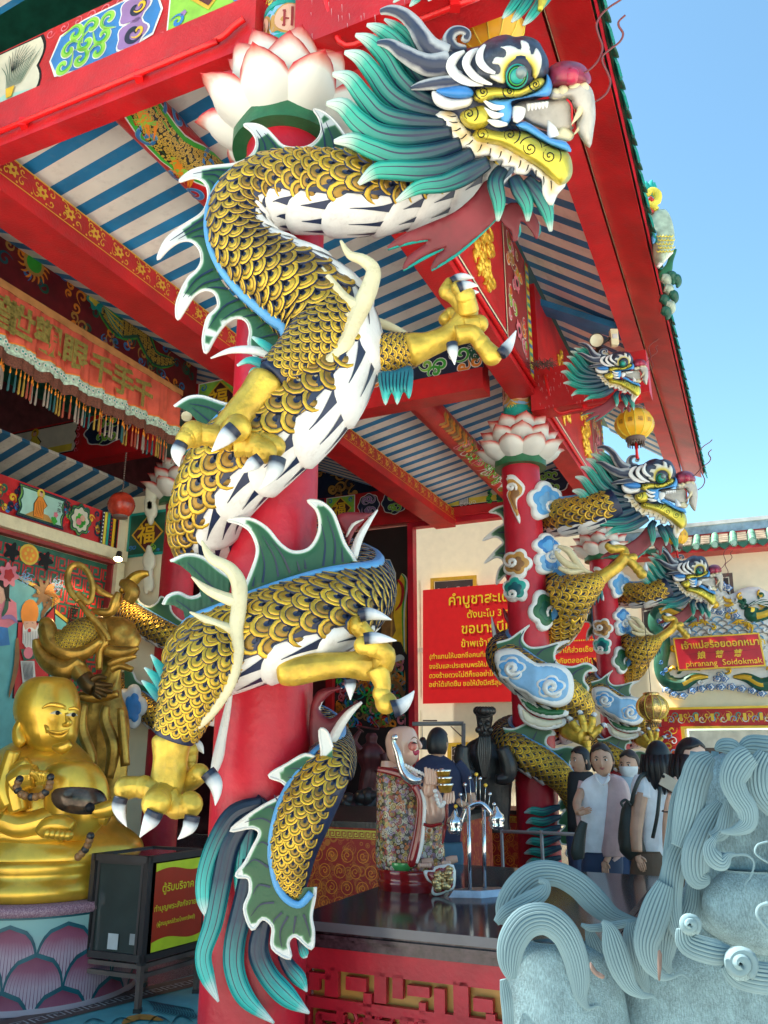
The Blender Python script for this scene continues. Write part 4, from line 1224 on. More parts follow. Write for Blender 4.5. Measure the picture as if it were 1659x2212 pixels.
# ============================================================ mural wall on the left
t = thing('mural_wall','turquoise mural wall of immortals with red key-pattern border, behind the golden statues','mural',W(4,5.6,0))
m = MB()
bw = 5.6
prism(m,[W(.5,bw,0),W(5.0,bw,0),W(5.0,bw,4.85),W(.5,bw,4.85)],NV*.2,'wallcream')
prism(m,[W(5.0,bw+.2,0),W(5.0,bw-.75,0),W(5.0,bw-.75,5.2),W(5.0,bw+.2,5.2)],DV*.15,'wallcream')
m.build('wall',t)
def MW(px,off=0.):
 return [onB(x,y,bw-off) for x,y in px]
ZL = lambda L_:[(x*.2319,999+y*.2319) for x,y in L_]
m = MB()
prism(m,[W(.5,bw-.12,4.36),W(4.72,bw-.12,4.36),W(4.72,bw-.12,4.83),W(.5,bw-.12,4.83)],NV*.1,'red')
q = Quad(W(.5,bw-.12,4.36),W(4.72,bw-.12,4.36),W(4.72,bw-.12,4.83),W(.5,bw-.12,4.83),-NV)
scroll_fill(q,m,.06,.05,3.9,.42,['navy','dgreen','yellow','blue','red_bright','lime'],170,.05,.035,1,6,None)
def fr(a):return a-.5
for a0_,a1_,kind in ((2.2,2.75,1),(2.95,3.72,0),(3.8,4.15,1)):
 u0,u1 = fr(a0_),fr(a1_);cx_ = (u0+u1)/2
 if kind==0:
  for e,mm in ((0,'navy'),(.02,'lime'),(.035,'dgreen'),(.055,'mint')):
   q.poly(m,[(u0+e+.03*abs(math.sin(k*PI/4)),.03+e*.8+(.41-1.6*e)*k/8) for k in range(9)][::-1]+[(u1-e-.03*abs(math.sin(k*PI/4)),.03+e*.8+(.41-1.6*e)*k/8) for k in range(9)],mm,8+int(e*40))
  sage(q,m,cx_-.05,.08,.36,'orange',halo='yellow2',lay=12);q.poly(m,[(cx_-.25,.07),(cx_+.2,.07),(cx_+.1,.15),(cx_-.12,.16)],'ochre',12)
  q.disc(m,cx_+.22,.19,.035,'pink',12,lob=5);q.disc(m,cx_+.2,.11,.05,'green2',12,lob=5)
  glyphs(m,'文殊',q,cx_+.23,.31,.07,'ink',12,vertical=True)
 else:
  for e,mm in ((.2,'dgreen'),(.185,'lime'),(.17,'dgreen'),(.15,'paper')):q.disc(m,cx_,.235,e*.95,mm,8+int((.2-e)*50),ry=e*1.02,lob=8,la=.1)
  for k in range(8):q.disc(m,cx_+.05*math.cos(k),.22+.06*math.sin(k),.04,'green2',11,lob=3)
  q.disc(m,cx_-.03,.2,.045,'pink',12);q.disc(m,cx_+.03,.26,.042,'skinp',12)
for i,mm in enumerate(('navy','yellow2','teal','navy','yellow','ink')):q.rect(m,3.86+i*.055,.01,3.86+i*.055+.045,.46,mm,8)
for k in range(9):
 q.disc(m,3.89,.04+.05*k,.012,'white2',9,6);q.disc(m,4.05,.04+.05*k,.014,'red',9,6);q.rib(m,spiral(4.11,.04+.05*k,.02,k,1),.008,'yellow',9,1)
m.build('painted_frieze',t)
m = MB()
for z,h,d_,mm in ((4.20,.15,.20,'cream'),(4.15,.05,.12,'brickred')):prism(m,[W(.5,bw-d_,z),W(4.86,bw-d_,z),W(4.86,bw-d_,z+h),W(.5,bw-d_,z+h)],NV*d_,mm)
prism(m,[W(4.72,bw-.16,0),W(4.86,bw-.16,0),W(4.86,bw-.16,4.19),W(4.72,bw-.16,4.19)],NV*.14,'cream')
prism(m,[W(4.68,bw-.1,0),W(4.715,bw-.1,0),W(4.715,bw-.1,4.14),W(4.68,bw-.1,4.14)],NV*.09,'brickred')
m.build('moulding',t)
m = MB()
q = Quad(W(.5,bw-.02,0),W(4.67,bw-.02,0),W(4.67,bw-.02,4.14),W(.5,bw-.02,4.14),-NV)
q.rect(m,0,0,q.L,q.H,'dgreen',1)
fret(q,m,0,3.30,q.L,q.H,'red',.2,.03,2);fret(q,m,3.35,1.2,q.L,3.32,'red',.2,.03,2)
q.disc(m,fr(3.33),4.0,.15,'gilt',4,ry=.13);q.disc(m,fr(3.33),4.0,.12,'orange',5,ry=.1);
for k in range(6):q.disc(m,fr(3.33)+.06*math.cos(k*1.05),4.0+.06*math.sin(k*1.05),.022,'gilt',6,8)
for s_ in (-.26,.26):q.disc(m,fr(3.33)+s_,3.98,.1,'ink',4,lob=5,la=.3)
pan = [(0,.6),(3.35,.6),(3.35,3.30),(3.02,3.32),(3.02,3.5),(2.48,3.62),(2.48,3.75),(0,3.75)]
pan = [(fr(a_),z_) for a_,z_ in ((.5,.6),(4.05,.6),(4.05,3.45),(3.88,3.47),(3.88,3.62),(3.62,3.65),(3.04,3.80),(3.04,3.68),(2.2,3.70),(.5,3.8))]
pan = [(0,.6),(3.58,.6),(3.58,3.30),(3.30,3.42),(3.30,3.58),(2.62,3.74),(2.62,3.62),(0,3.80)]
q.poly(m,pan,'gilt',4);q.poly(m,[(max(0,x-.03) if x>.1 else 0,y-.035) for x,y in pan],'ink',5);q.poly(m,[(max(0,x-.04) if x>.1 else 0,y-.05) for x,y in pan],'aqua',6)
def bp2(x,y):
 p = onB(x,y,bw-.02);d_ = p-q.c[0];return (d_.dot(DV),d_.z)
def mp(L_,mm,l):q.poly(m,[bp2(*p) for p in ZL(L_)],mm,l)
def mr_(L_,w,mm,l,n=4):q.rib(m,[bp2(*p) for p in ZL(L_)],w,mm,l,n)
mp([(-80,1090),(30,1100),(50,1260),(0,1320),(-80,1300)],'skinp',8);mp([(-80,1040),(40,1060),(75,1120),(70,1260),(90,1300),(40,1290),(20,1180),(-80,1100)],'ink',9)
q.disc(m,*bp2(*ZL([(65,1050)])[0]),.13,'pink',10,lob=7,la=.2);q.disc(m,*bp2(*ZL([(65,1050)])[0]),.07,'red',11,lob=5)
mp([(-80,1290),(70,1260),(140,1310),(150,1480),(60,1540),(-80,1520)],'pink',7);mr_([(50,1270),(40,1360),(0,1440)],.06,'dgreen',9);mp([(-80,1520),(60,1540),(80,1700),(-80,1720)],'blue',7)
mr_([(0,1450),(90,1440),(150,1500)],.05,'purple',9)
mr_([(140,1640),(130,1900),(60,2200)],.07,'brown',12);q.disc(m,*bp2(*ZL([(400,1220)])[0]),.15,'brown',8,lob=9,la=.3)
for k in range(14):mr_([(400,1220),(440+8*k,1150+10*k),(500-2*k,1130+16*k)],.02,'ochre' if k%2 else 'orange',9,3)
mr_([(330,1180),(350,1220),(320,1200)],.03,'ochre',10);mr_([(420,1280),(460,1300),(390,1400),(380,1480)],.07,'brown',8)
mp([(150,1470),(380,1480),(420,1400),(500,1330),(505,1480),(480,1700),(430,2200),(100,2200),(130,1800)],'ink',7)
mp([(158,1490),(370,1500),(430,1420),(490,1350),(492,1480),(460,1700),(420,2190),(115,2190),(140,1800)],'red',8)
q.disc(m,*bp2(*ZL([(262,1405)])[0]),.135,'orange',9,ry=.17);mp([(205,1480),(320,1480),(330,1560),(290,1620),(230,1620),(200,1560)],'skinp',10)
mp([(195,1500),(215,1560),(250,1540),(280,1540),(310,1560),(340,1500),(335,1680),(290,1740),(240,1750),(190,1680)],'white2',11)
for k in range(9):mr_([(205+15*k,1570),(200+16*k,1650),(212+13*k,1730)],.008,'grey',12,3)
q.disc(m,*bp2(*ZL([(252,1565)])[0]),.025,'red',13);mr_([(225,1500),(245,1495)],.015,'ink',13,1);mr_([(275,1495),(300,1500)],.015,'ink',13,1)
mp([(170,1740),(330,1730),(300,1830),(200,1850)],'dgreen',13);q.disc(m,*bp2(*ZL([(240,1775)])[0]),.07,'pink',14)
mp([(170,1850),(300,1850),(310,2000),(250,2060),(190,2060)],'lgrey',12)
for k in range(8):mr_([(190+12*k,1860),(200+12*k,1960),(210+8*k,2040)],.008,'ink',13,3)
for (cx_,cy_) in ((230,1080),(520,1140)):
 for k in range(6):mr_([tuple(p) for p in spiral(cx_+40*math.cos(k),cy_+40*math.sin(k),45,k,1.2,1)],.012,'cloudblue',7,2)
for i,ch in enumerate('南極老'):
 u,v = bp2(*ZL([(625-15*i,1420+105*i)])[0]);glyphs(m,ch,q,u,v,.17,'ink',9,bold=.01)
m.build('mural_painting',t)
m = MB();ax0 = W(5.0,bw-.02,0)
q = Quad(W(4.99,bw-.05,4.3),W(4.99,bw-.74,4.3),W(4.99,bw-.74,4.95),W(4.99,bw-.05,4.95),-DV)
q.rect(m,0,0,q.L,q.H,'teal',1);q.rect(m,.04,.04,q.L-.04,q.H-.04,'dgreen',2);fu_diamond(q,m,q.L*.52,q.H/2,.28,lay=4)
scroll_fill(q,m,.06,.06,q.L-.06,.16,['blue','lime'],6,.04,.02,3,1,None)
m.build('fortune_panel',t)
# ============================================================ hanging banner with tassels
t = thing('temple_valance','faded red satin valance with green brocade characters and lace border','valance',W(3,4.45,5.7))
bb = 4.45
top0,top1 = onB(-60,555,bb),onB(391,862,bb)
zt = (top0 .z+top1 .z)/2
a0_,a1_ = (top0-OO).dot(DV),(top1-OO).dot(DV)
mat('satin',(.74,.13,.08),.4,var=.25,vscale=4);mat('satin_top',(.60,.27,.09),.6,var=.2);mat('brocade',(.26,.21,.05),.5,var=.4,vscale=30);mat('lace',(.46,.60,.50),.6,var=.5,vscale=30);mat('net',(.16,.05,.03),.7,var=.5,vscale=60)
N_ = 150
def fold(a):return.028*math.sin(a*17)+.018*math.sin(a*31+1)+.008*math.sin(a*71)
def vpt(a,z,h=0):
 f = min(1,max(0,(zt-z)/.3))
 return W(a,bb-.01-h-fold(a)*f,z-.05*math.sin((a-a0_)*1.3)*f*.6)
def strip(z0,z1,mm,h=0,nz=3,scal=0.):
 m = MB();vs = []
 for i in range(N_+1):
  a = a0_+(a1_-a0_)*i/N_
  for k in range(nz+1):
   z = z1+(z0-z1)*k/nz
   if k==nz and scal:z-=scal*abs(math.sin(a*18))
   vs.append(vpt(a,z,h))
 fs = [(i*(nz+1)+k,i*(nz+1)+k+1,(i+1)*(nz+1)+k+1,(i+1)*(nz+1)+k) for i in range(N_) for k in range(nz)]
 m.add(vs,fs,mm);return m
H_ = .66
strip(zt-.06,zt+.03,'satin_top',.02).build('top_band',t)
strip(zt-H_,zt-.05,'satin').build('cloth',t)
m = strip(zt-H_-.03,zt-H_+.09,'lace',.012,2,.02)
rl = strip(zt-H_+.085,zt-H_+.10,'orange',.02,1);m.add(rl.v,rl.f,'orange')
for i in range(60):
 a = a0_+(a1_-a0_)*(i+.5)/60;c = vpt(a,zt-H_+.03,.02)
 m.add([c+(DV*math.cos(k)+UP*math.sin(k))*.028 for k in [j*.785 for j in range(8)]],[tuple(range(8))],'white2',sm=False)
 m.add([c-NV*.003+(DV*math.cos(k)+UP*math.sin(k))*.014 for k in [j*.785 for j in range(8)]],[tuple(range(8))],'teal',sm=False)
m.build('lace_border',t)
strip(zt-H_-.15,zt-H_-.02,'net',0,2,.03).build('net_fringe',t)
m = MB()
q = Quad(W(a0_,bb-.07,zt-H_),W(a1_,bb-.07,zt-H_),W(a1_,bb-.07,zt),W(a0_,bb-.07,zt),-NV)
for ch,px_ in zip('音世觀眼千手千',(-25,8,72,133,192,240,286)):
 p = onB(px_+8,700+(px_)*.47,bb-.07);u = (p-q.c[0]).dot(DV)
 glyphs(m,ch,q,u-.05,.16,.40 if ch!='千' else.38,'brocade',1,bold=.035)
m.build('characters',t)
uvramp('tassel_body',0,[(0,(.3,.2,.1)),(.5,(.2,.2,.1))],.7)
tc_ = ['lgrey','lgrey','teal','teal','yellow','yellow','orange','orange','lgrey','lgrey','cream','cream']
mat('tas_teal',(.02,.10,.11),.7);mat('tas_yel',(.38,.22,.03),.7);mat('tas_or',(.34,.06,.03),.7);mat('tas_wh',(.30,.24,.20),.7)
tcol = ['tas_wh','tas_wh','tas_teal','tas_teal','tas_yel','tas_yel','tas_or','tas_or','tas_wh','tas_wh']
protos = {}
for i in range(62):
 a = a0_+(a1_-a0_)*(i+.6)/62
 mm = tcol[(i*10//10+1)%10]
 c = vpt(a,zt-H_-.17)
 if mm not in protos:
  m = MB()
  tube(m,[c,c-UP*.03],.004,'orange',5)
  lathe(m,c-UP*.05,[(0,.02),(.010,.01),(.010,-.02),(.006,-.03)],'orange',8)
  lathe(m,c-UP*.08,[(.006,0),(.011,-.05),(.014,-.19),(.008,-.205),(0,-.20)],mm,8,lob=lambda a_,t_:1+.25*math.sin(a_*4))
  o = m.build('tassel',None,'silk tassel hanging from the net fringe of the valance','tassel','silk tassels along the valance',loc=c)
  protos[mm] = o
 else:
  o = protos[mm].copy();COL.objects.link(o);o.location = c
 cy,ix = divmod(i+1,10)
 o['label'] = ('left' if ix%2==0 else 'right')+' tassel of the '+['whitish pair before the teal','teal','yellow','orange','whitish pair after the orange'][ix//2]+' pair, '+['first','second','third','fourth','fifth','sixth','seventh'][cy]+' colour run from the left'
 # ============================================================ lamps and lanterns
def lantern(x,y,Y,r,label,top,parts=('gold2','yellow'),cord=.3,tassel=True,glyph=True,ribs=12,flat=.85):
 c = P(x,y,Y)
 t = thing('paper_lantern',label,'lantern',c+UP*(-r),'hanging lanterns')
 m = MB()
 mat_ = parts[1]
 lathe(m,c,[(r*math.sin(PI*k/16) if 0<k<16 else.0,-r*flat*math.cos(PI*k/16)) for k in range(17)],mat_,ribs*4,lob=lambda a,t_:1-.035*abs(math.cos(a*ribs/2)))
 m.build('shade',t)
 m = MB()
 for k in range(ribs):
  a = 2*PI*(k+.5)/ribs
  tube(m,[c+V((r*1.005*math.sin(PI*j/12)*math.cos(a),r*1.005*math.sin(PI*j/12)*math.sin(a),-r*flat*math.cos(PI*j/12))) for j in range(1,12)],r*.025,'yellow2',5)
 m.build('rib',t)
 for z,s_ in ((r*flat*.9,1),(-r*flat*.9,-1)):
  m = MB()
  lathe(m,c+UP*z,[(r*.5,0),(r*.52,s_*r*.12),(r*.46,s_*r*.16),(r*.40,s_*r*.3 if s_<0 else s_*r*.18)],parts[0],24,lob=lambda a,t_:1+.06*math.sin(a*12))
  if s_>0:m.build('metal_collar',t)
 for k in range(18):
  a = 2*PI*k/18
  tube(m,[c+V((r*.42*math.cos(a),r*.42*math.sin(a),-r*flat*1.15)),c+V((r*.42*math.cos(a),r*.42*math.sin(a),-r*flat*1.42))],r*.035,'rust',5)
 m.build('metal_collar',t)
 if glyph:
  m = MB()
  for k in range(ribs):
   a = 2*PI*k/ribs
   n_ = V((math.cos(a),math.sin(a),0));tt = V((-math.sin(a),math.cos(a),0))
   if n_.y>.3:continue
   o_ = c+n_*r*.995-tt*r*.12-UP*r*.16
   q = Quad(o_,o_+tt*r*.3,o_+tt*r*.3+UP*r*.3,o_+UP*r*.3,n_)
   glyphs(m,'福' if k%2 else '壽',q,0,0,r*.28,'brown',1)
  m.build('character',t)
 m = MB();tube(m,[c+UP*r*flat,c+UP*(r*flat+cord)],.006,'iron',5);m.build('hook',t)
 if tassel:
  m = MB();tube(m,[c-UP*r,c-UP*r*1.9],[.012,.02],'red_bright',6);m.build('tassel',t)
 return t
mat('lantern_y',(.86,.44,.02),.35,var=.1,vscale=3)
lantern(1060,74,4.35,.225,'yellow ribbed lantern peeping over the brow of the big dragon head',0,('rust','lantern_y'),.2,False)
lantern(1370,917,9.0,.225,'yellow ribbed lantern hanging from the second column bracket',0,('rust','lantern_y'),.14)
lantern(1459,1158,14,.21,'small yellow lantern partly behind the second dragon beard',0,('rust','lantern_y'),.5)
mat('goldfoil',(.80,.48,.16),.25,metal=.85,var=.4,vscale=30,bump=.8,bscale=50)
lantern(1409,1528,12.6,.235,'shiny gold filigree lantern hanging beside the third column',0,('goldfoil','goldfoil'),1.4,False,False)
c = P(262,1091,9.6)
t = thing('red_globe_lamp','dull red globe lamp hanging on a chain inside the hall','lamp',c-UP*.16)
m = MB();mat('redglobe',(.40,.035,.015),.25,var=.5,vscale=9);ball(m,c,.165,'redglobe',32);lathe(m,c,[(.166,-.01),(.168,0),(.166,.01)],'redglobe',32);m.build('globe',t)
m = MB();lathe(m,c-UP*.13,[(.09,0),(.09,-.035),(0,-.035)],'rust',20);m.build('collar',t)
m = MB()
for k in range(18):ball(m,c+UP*(.17+.03*k),.012,'rust',6)
m.build('chain',t)
def spot(x,y,Y,r,dirn,label,cat='lamp',lit=0.):
 c = P(x,y,Y);d = V(dirn).normalized();u = d.orthogonal().normalized();w_ = d.cross(u)
 t = thing('flood_lamp',label,cat,c,None)
 m = MB();lathe(m,c,[(r*.55,-r*1.9),(r*.6,-r*1.5),(r*.62,-r*.8),(r,0),(r*.97,.01),(r*.9,.0),(r*.5,-r*.6)],'iron',24,(u,w_,d));m.build('housing',t)
 m = MB();lathe(m,c,[(0,-.004),(r*.88,-.004),(r*.93,0.0)],'lampglass' if not lit else 'lampglow',24,(u,w_,d));m.build('lens',t)
 return t,c
mat('lampglass',(.75,.72,.5),.15,coat=.6);mat('lampglow',(1,.72,.3),.3,emit=8)
t,c = spot(1289,735,8.9,.09,(-.35,-1,-.35),'floodlight with a pale round lens under the right eave')
m = MB();box(m,P(1326,730,8.95),.045,.04,.11,'cream',bev=.01);tube(m,[c-V((-.08,-.1,0)),P(1318,730,8.95)],.02,'iron',6)
box(m,P(1326,730,8.95)-UP*.0+V((0,-.045,0)),.03,.006,.03,'lgrey');m.build('junction_box',t)
t,c = spot(1302,772,9.0,.09,(.1,-.5,-1),'second floodlight pointing down below the pale one under the eave')
t,c = spot(403,899,9.2,.075,(.2,-1,-.1),'round pale lamp beside the upper left dragon fin')
t,c = spot(255,1208,10.6,.065,(.1,-.6,-1),'small lit downlight glowing on the cream corner post','lamp',1.)
ld = bpy.data.lights.new('downlight','SPOT');ld.energy = 18;ld.color = (1,.72,.35);ld.spot_size = R(120);ld.shadow_soft_size = .05
lo = bpy.data.objects.new('downlight',ld);COL.objects.link(lo);lo.location = c+V((.02,-.1,-.06));lo.rotation_euler = (R(-20),0,0)
m = MB();mm = MB()
t = thing('nest_twigs','dry twigs piled on the ledge above the second lotus capital','twigs',P(1170,790,9.2))
rnd = random.Random(3)
for i in range(70):
 c = P(1148+rnd.random()*50,792-rnd.random()*10,9.15+rnd.random()*.2)
 m.add([],[],'rust');d = V((rnd.random()-.5,rnd.random()-.5,(rnd.random()-.3)*.5)).normalized()*.07
 tube(m,[c-d,c,c+d],.004,'rust',4)
m.build('twig_pile',t)
# ============================================================ DRAGONS
DG = dict
tealramp = [(0,(.50,.58,.52)),(.07,(.42,.54,.48)),(.20,(.02,.34,.25)),(.45,(.008,.19,.16)),(.75,(.004,.05,.07)),(1,(.004,.02,.04))]
uvramp('mane',0,tealramp,.36,stripe=(1,7,.13,(.004,.012,.05),.75,-.12))
uvramp('tailhair',0,[(0,(.004,.01,.03)),(.35,(.004,.03,.06)),(.62,(.01,.26,.25)),(.86,(.03,.42,.38)),(.95,(.5,.6,.58)),(1,(.6,.64,.62))],.36,stripe=(1,9,.13,(.004,.01,.04),0,1.25))
uvramp('finmat',0,[(0,(.66,.66,.63)),(.22,(.62,.64,.60)),(.40,(.09,.24,.11)),(.55,(.022,.10,.035)),(1,(.018,.085,.032))],.42)
uvramp('tuft',0,[(0,(.50,.60,.57)),(.18,(.04,.44,.38)),(.5,(.008,.18,.2)),(1,(.006,.04,.08))],.4)
uvramp('antler',1,[(0,(.02,.03,.06)),(.05,(.02,.03,.07)),(.13,(.50,.50,.49)),(.5,(.6,.6,.57)),(.86,(.4,.42,.44)),(.92,(.02,.03,.07)),(1,(.02,.03,.06))],.45)
uvramp('clawtip',0,[(0,(.01,.015,.035)),(.16,(.012,.018,.04)),(.28,(.36,.40,.44)),(.5,(.66,.66,.65)),(1,(.70,.70,.68))],.42)
uvramp('ruffle',0,[(0,(.70,.69,.66)),(.35,(.68,.66,.60)),(.7,(.66,.52,.30)),(1,(.5,.36,.15))],.45)
uvramp('eyefl',0,[(0,(.68,.68,.64)),(.35,(.66,.64,.52)),(.7,(.60,.46,.05)),(.95,(.03,.03,.03)),(1,(.01,.01,.01))],.45)
mat('jawgold',(.62,.50,.055),.33,metal=.45,var=.25,vscale=5,bump=.35,bscale=30,dirt=.3,dcol=(.45,.36,.1))
mat('membrane',(.20,.02,.03),.5,var=.35,vscale=4,dirt=.3)
mat('bone',(.66,.58,.36),.42,var=.12,vscale=9,bump=.3,dirt=.45,dcol=(.36,.26,.12))
mat('belly',(.70,.68,.66),.42,var=.08,bump=.25,dirt=.5,dcol=(.42,.36,.33))
mat('nose',(.30,.03,.06),.35,var=.5,vscale=12,dirt=.3,dcol=(.05,.05,.08))
mat('upjaw',(.48,.44,.38),.5,var=.2,vscale=9,dirt=.4,dcol=(.25,.2,.15))
mat('spine',(.09,.30,.58),.4,var=.15,vscale=5,bump=.2)
mat('slate',(.03,.04,.065),.4,var=.6,vscale=14,dirt=.4,dcol=(.2,.22,.26))
class Body:
 """scaly body swept along a traced path (head first); pts rows: x, y, Y, radius px, dorsal vector"""
 def __init__(s,rows,world=None,n=10):
  d = cr([tuple(r[:4])+tuple(r[4]) for r in rows],n)
  s.p = [P(a[0],a[1],a[2]) if world is None else V(a[:3]) for a in d]
  s.r = [max(1,a[3])*SZ(a[1],a[2]) if world is None else a[3] for a in d]
  T,_ = frames(s.p)
  s.T = T;s.N = [];s.B = []
  for t,a in zip(T,d):
   u = V(a[4:7]);u = (u-t*u.dot(t)).normalized();s.N.append(u);s.B.append(t.cross(u))
  s.L = [0.]
  for i in range(1,len(s.p)):s.L.append(s.L[-1]+(s.p[i]-s.p[i-1]).length)
 def at(s,x):
  x = max(0,min(s.L[-1]-1e-6,x));import bisect
  i = max(0,min(len(s.L)-2,bisect.bisect_right(s.L,x)-1));t = (x-s.L[i])/((s.L[i+1]-s.L[i]) or 1)
  l = lambda q:q[i]*(1-t)+q[i+1]*t
  return l(s.p),l(s.r),l(s.N),l(s.B)
 def map(s,x,ph,h=0):
  p,r,n,b = s.at(x);return p+(n*math.cos(ph)+b*math.sin(ph))*(r+h)
 def core(s,mb,m='navy'):
  tube(mb,s.p,[r*.965 for r in s.r],m,28,ups=s.N)
 def scales(s,mb,s0,s1,half=R(128),n=9,ks=1.):
  x = s0;row = 0;na = 8
  lv = [(0,.08,0),(.20,.09,0),(.22,.14,1),(.42,.19,1),(.615,.17,1),(.625,.12,0),(.66,.12,0),(.67,.20,2),(.82,.26,2),(.93,.23,2),(.96,.15,0),(1.02,-.10,0)]
  mats = None
  while x<s1:
   r = s.at(x)[1];dph = 2*half/n;Rs = dph*r*.60
   for k in range(n+(row%2)):
    ph0 = -half+dph*(k+(0 if row%2 else.5))
    jit = random.uniform(-.07,.07);Rs = dph*r*random.uniform(.57,.63)
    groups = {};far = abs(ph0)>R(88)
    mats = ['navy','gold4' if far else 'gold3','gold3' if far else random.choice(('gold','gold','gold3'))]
    vs = []
    for (rho,h,mi) in lv:
     for j in range(na+1):
      th = (j/na-.5)*R(236)+jit
      a = Rs*rho*math.cos(th)*1.0;b = Rs*rho*math.sin(th)*.96
      hh = Rs*(h*(.62+.38*max(0,math.cos(th)))+.16*rho*math.cos(th))*.8
      vs.append(s.map(x+a,ph0+b/r,hh))
    for li in range(len(lv)-1):
     mi = max(lv[li][2],lv[li+1][2]) if lv[li][2] and lv[li+1][2] else 0
     groups.setdefault(mi,[]).extend([(li*(na+1)+j,(li+1)*(na+1)+j,(li+1)*(na+1)+j+1,li*(na+1)+j+1) for j in range(na)])
    o = len(mb.v);mb.v.extend(vs);mb.uv.extend([(0,0)]*len(vs))
    for mi,fs in groups.items():
     kx = mb.mi(mats[mi])
     for f in fs:mb.f.append(tuple(i+o for i in f));mb.fm.append(kx);mb.sm.append(True)
   x+=Rs*.84*ks;row+=1
 def plates(s,mb,s0,s1,half=R(52),k=1.0,cen=PI):
  x = s0
  while x<s1:
   r = s.at(x)[1];p = r*k;nb,na = 14,9;vs = []
   for i in range(na+1):
    for j in range(nb+1):
     v = 2*j/nb-1
     amax = p*(.30+.62*math.sqrt(max(0,1-v*v*.96)))
     u = i/na;a = -p*.45+(amax+p*.45)*u
     hh = r*(.02+.13*u*(1-.35*v*v)) if i<na else r*.0
     if abs(v)==1:hh = r*.01
     if i==na:a = amax-p*.01
     vs.append(s.map(x+a,cen+half*v,hh))
   fs = [(i*(nb+1)+j,(i+1)*(nb+1)+j,(i+1)*(nb+1)+j+1,i*(nb+1)+j+1) for i in range(na) for j in range(nb)]
   mb.add(vs,fs,'belly')
   for v0 in (-.98,-.62,-.2,.2,.62,.98):
    g = []
    for q_ in range(6):
     u = .02+.60*q_/5;w_ = .15*(1-q_/5)**1.5+.008
     a = -p*.45+p*1.35*u
     for sg in (-1,1):g.append(s.map(x+a,cen+half*(v0*(1+.12*(1-u))+sg*w_),r*(.02+.13*(a+p*.45)/(p*1.35)*(1-.35*v0*v0))+.004))
    mb.add(g,[(2*i,2*i+1,2*i+3,2*i+2) for i in range(5)],'navy')
   x+=p
 def ridge(s,mb,s0,s1,w=.15,m='spine'):
  pts = [];ups = [];x = s0
  while x<s1:pts.append(s.map(x,-.30,s.at(x)[1]*.04));p_,r_,n_,b_ = s.at(x);ups.append(n_*math.cos(.3)-b_*math.sin(.3));x+=.03
  tube(mb,pts,[s.at(s0+i*.03)[1]*w+.004 for i in range(len(pts))],m,8,ups=ups,flat=.6)
def fin(parent,outline,base,Y,veins=(),name='dorsal_fin',m='finmat',th=.014,ref=13.,part=True):
 """membrane between a traced spiny outline and a base line hidden in the body"""
 ol = cr(outline,4)+[tuple(map(float,b)) for b in base]
 yf = Y if callable(Y) else (lambda x,y:Y)
 xs = [p[0] for p in ol];ys = [p[1] for p in ol]
 step = max(5.,max(max(xs)-min(xs),max(ys)-min(ys))/26)
 ed = cr(outline,4)
 def edd(p):
  b = 1e9
  for i in range(len(ed)-1):
   (ax_,ay),(bx,by) = ed[i],ed[i+1]
   dx,dy = bx-ax_,by-ay;q = dx*dx+dy*dy or 1
   t = max(0,min(1,((p[0]-ax_)*dx+(p[1]-ay)*dy)/q))
   b = min(b,(p[0]-ax_-t*dx)**2+(p[1]-ay-t*dy)**2)
  return math.sqrt(b)
 pts = list(ol);x = min(xs)
 row = 0
 while x<max(xs):
  y = min(ys)+(row%2)*step/2
  while y<max(ys):
   if inside((x,y),ol) and edist((x,y),ol)>step*.4:pts.append((x,y))
   y+=step
  x+=step*.87;row+=1
 res = delaunay_2d_cdt([V(p) for p in pts],[],[list(range(len(ol)))],1,1e-6)
 pv = [tuple(p) for p in res[0]];dd = [edd(p) for p in pv]
 mb = MB()
 hs = [th*min(1,(d_/4+.25))*(1+.15*math.sin(p[0]*.5)) for d_,p in zip(dd,pv)]
 for sg in (1,-1):
  vs = [P(p[0],p[1],yf(*p)-sg*h) for p,h in zip(pv,hs)]
  mb.add(vs,[tuple(f) if sg>0 else tuple(reversed(f)) for f in res[2]],m,[(d_/ref,0) for d_ in dd])
 tube(mb,[P(p[0],p[1],yf(*p)) for p in ed],[th*.55]*len(ed),'white',6)
 for v in veins:
  vv = cr(v,4);k = len(vv)
  vs = []
  for i,p in enumerate(vv):
   a,b = vv[max(0,i-1)],vv[min(k-1,i+1)]
   l = math.hypot(b[0]-a[0],b[1]-a[1]) or 1;w_ = 2.3*(1-i/k)+.3
   nx,ny = -(b[1]-a[1])/l*w_,(b[0]-a[0])/l*w_
   for sg in (1,-1):vs.append(P(p[0]+sg*nx,p[1]+sg*ny,yf(*p)-th*1.45))
  mb.add(vs,[(2*i,2*i+1,2*i+3,2*i+2) for i in range(k-1)],'navy')
 return mb.build(name,parent)
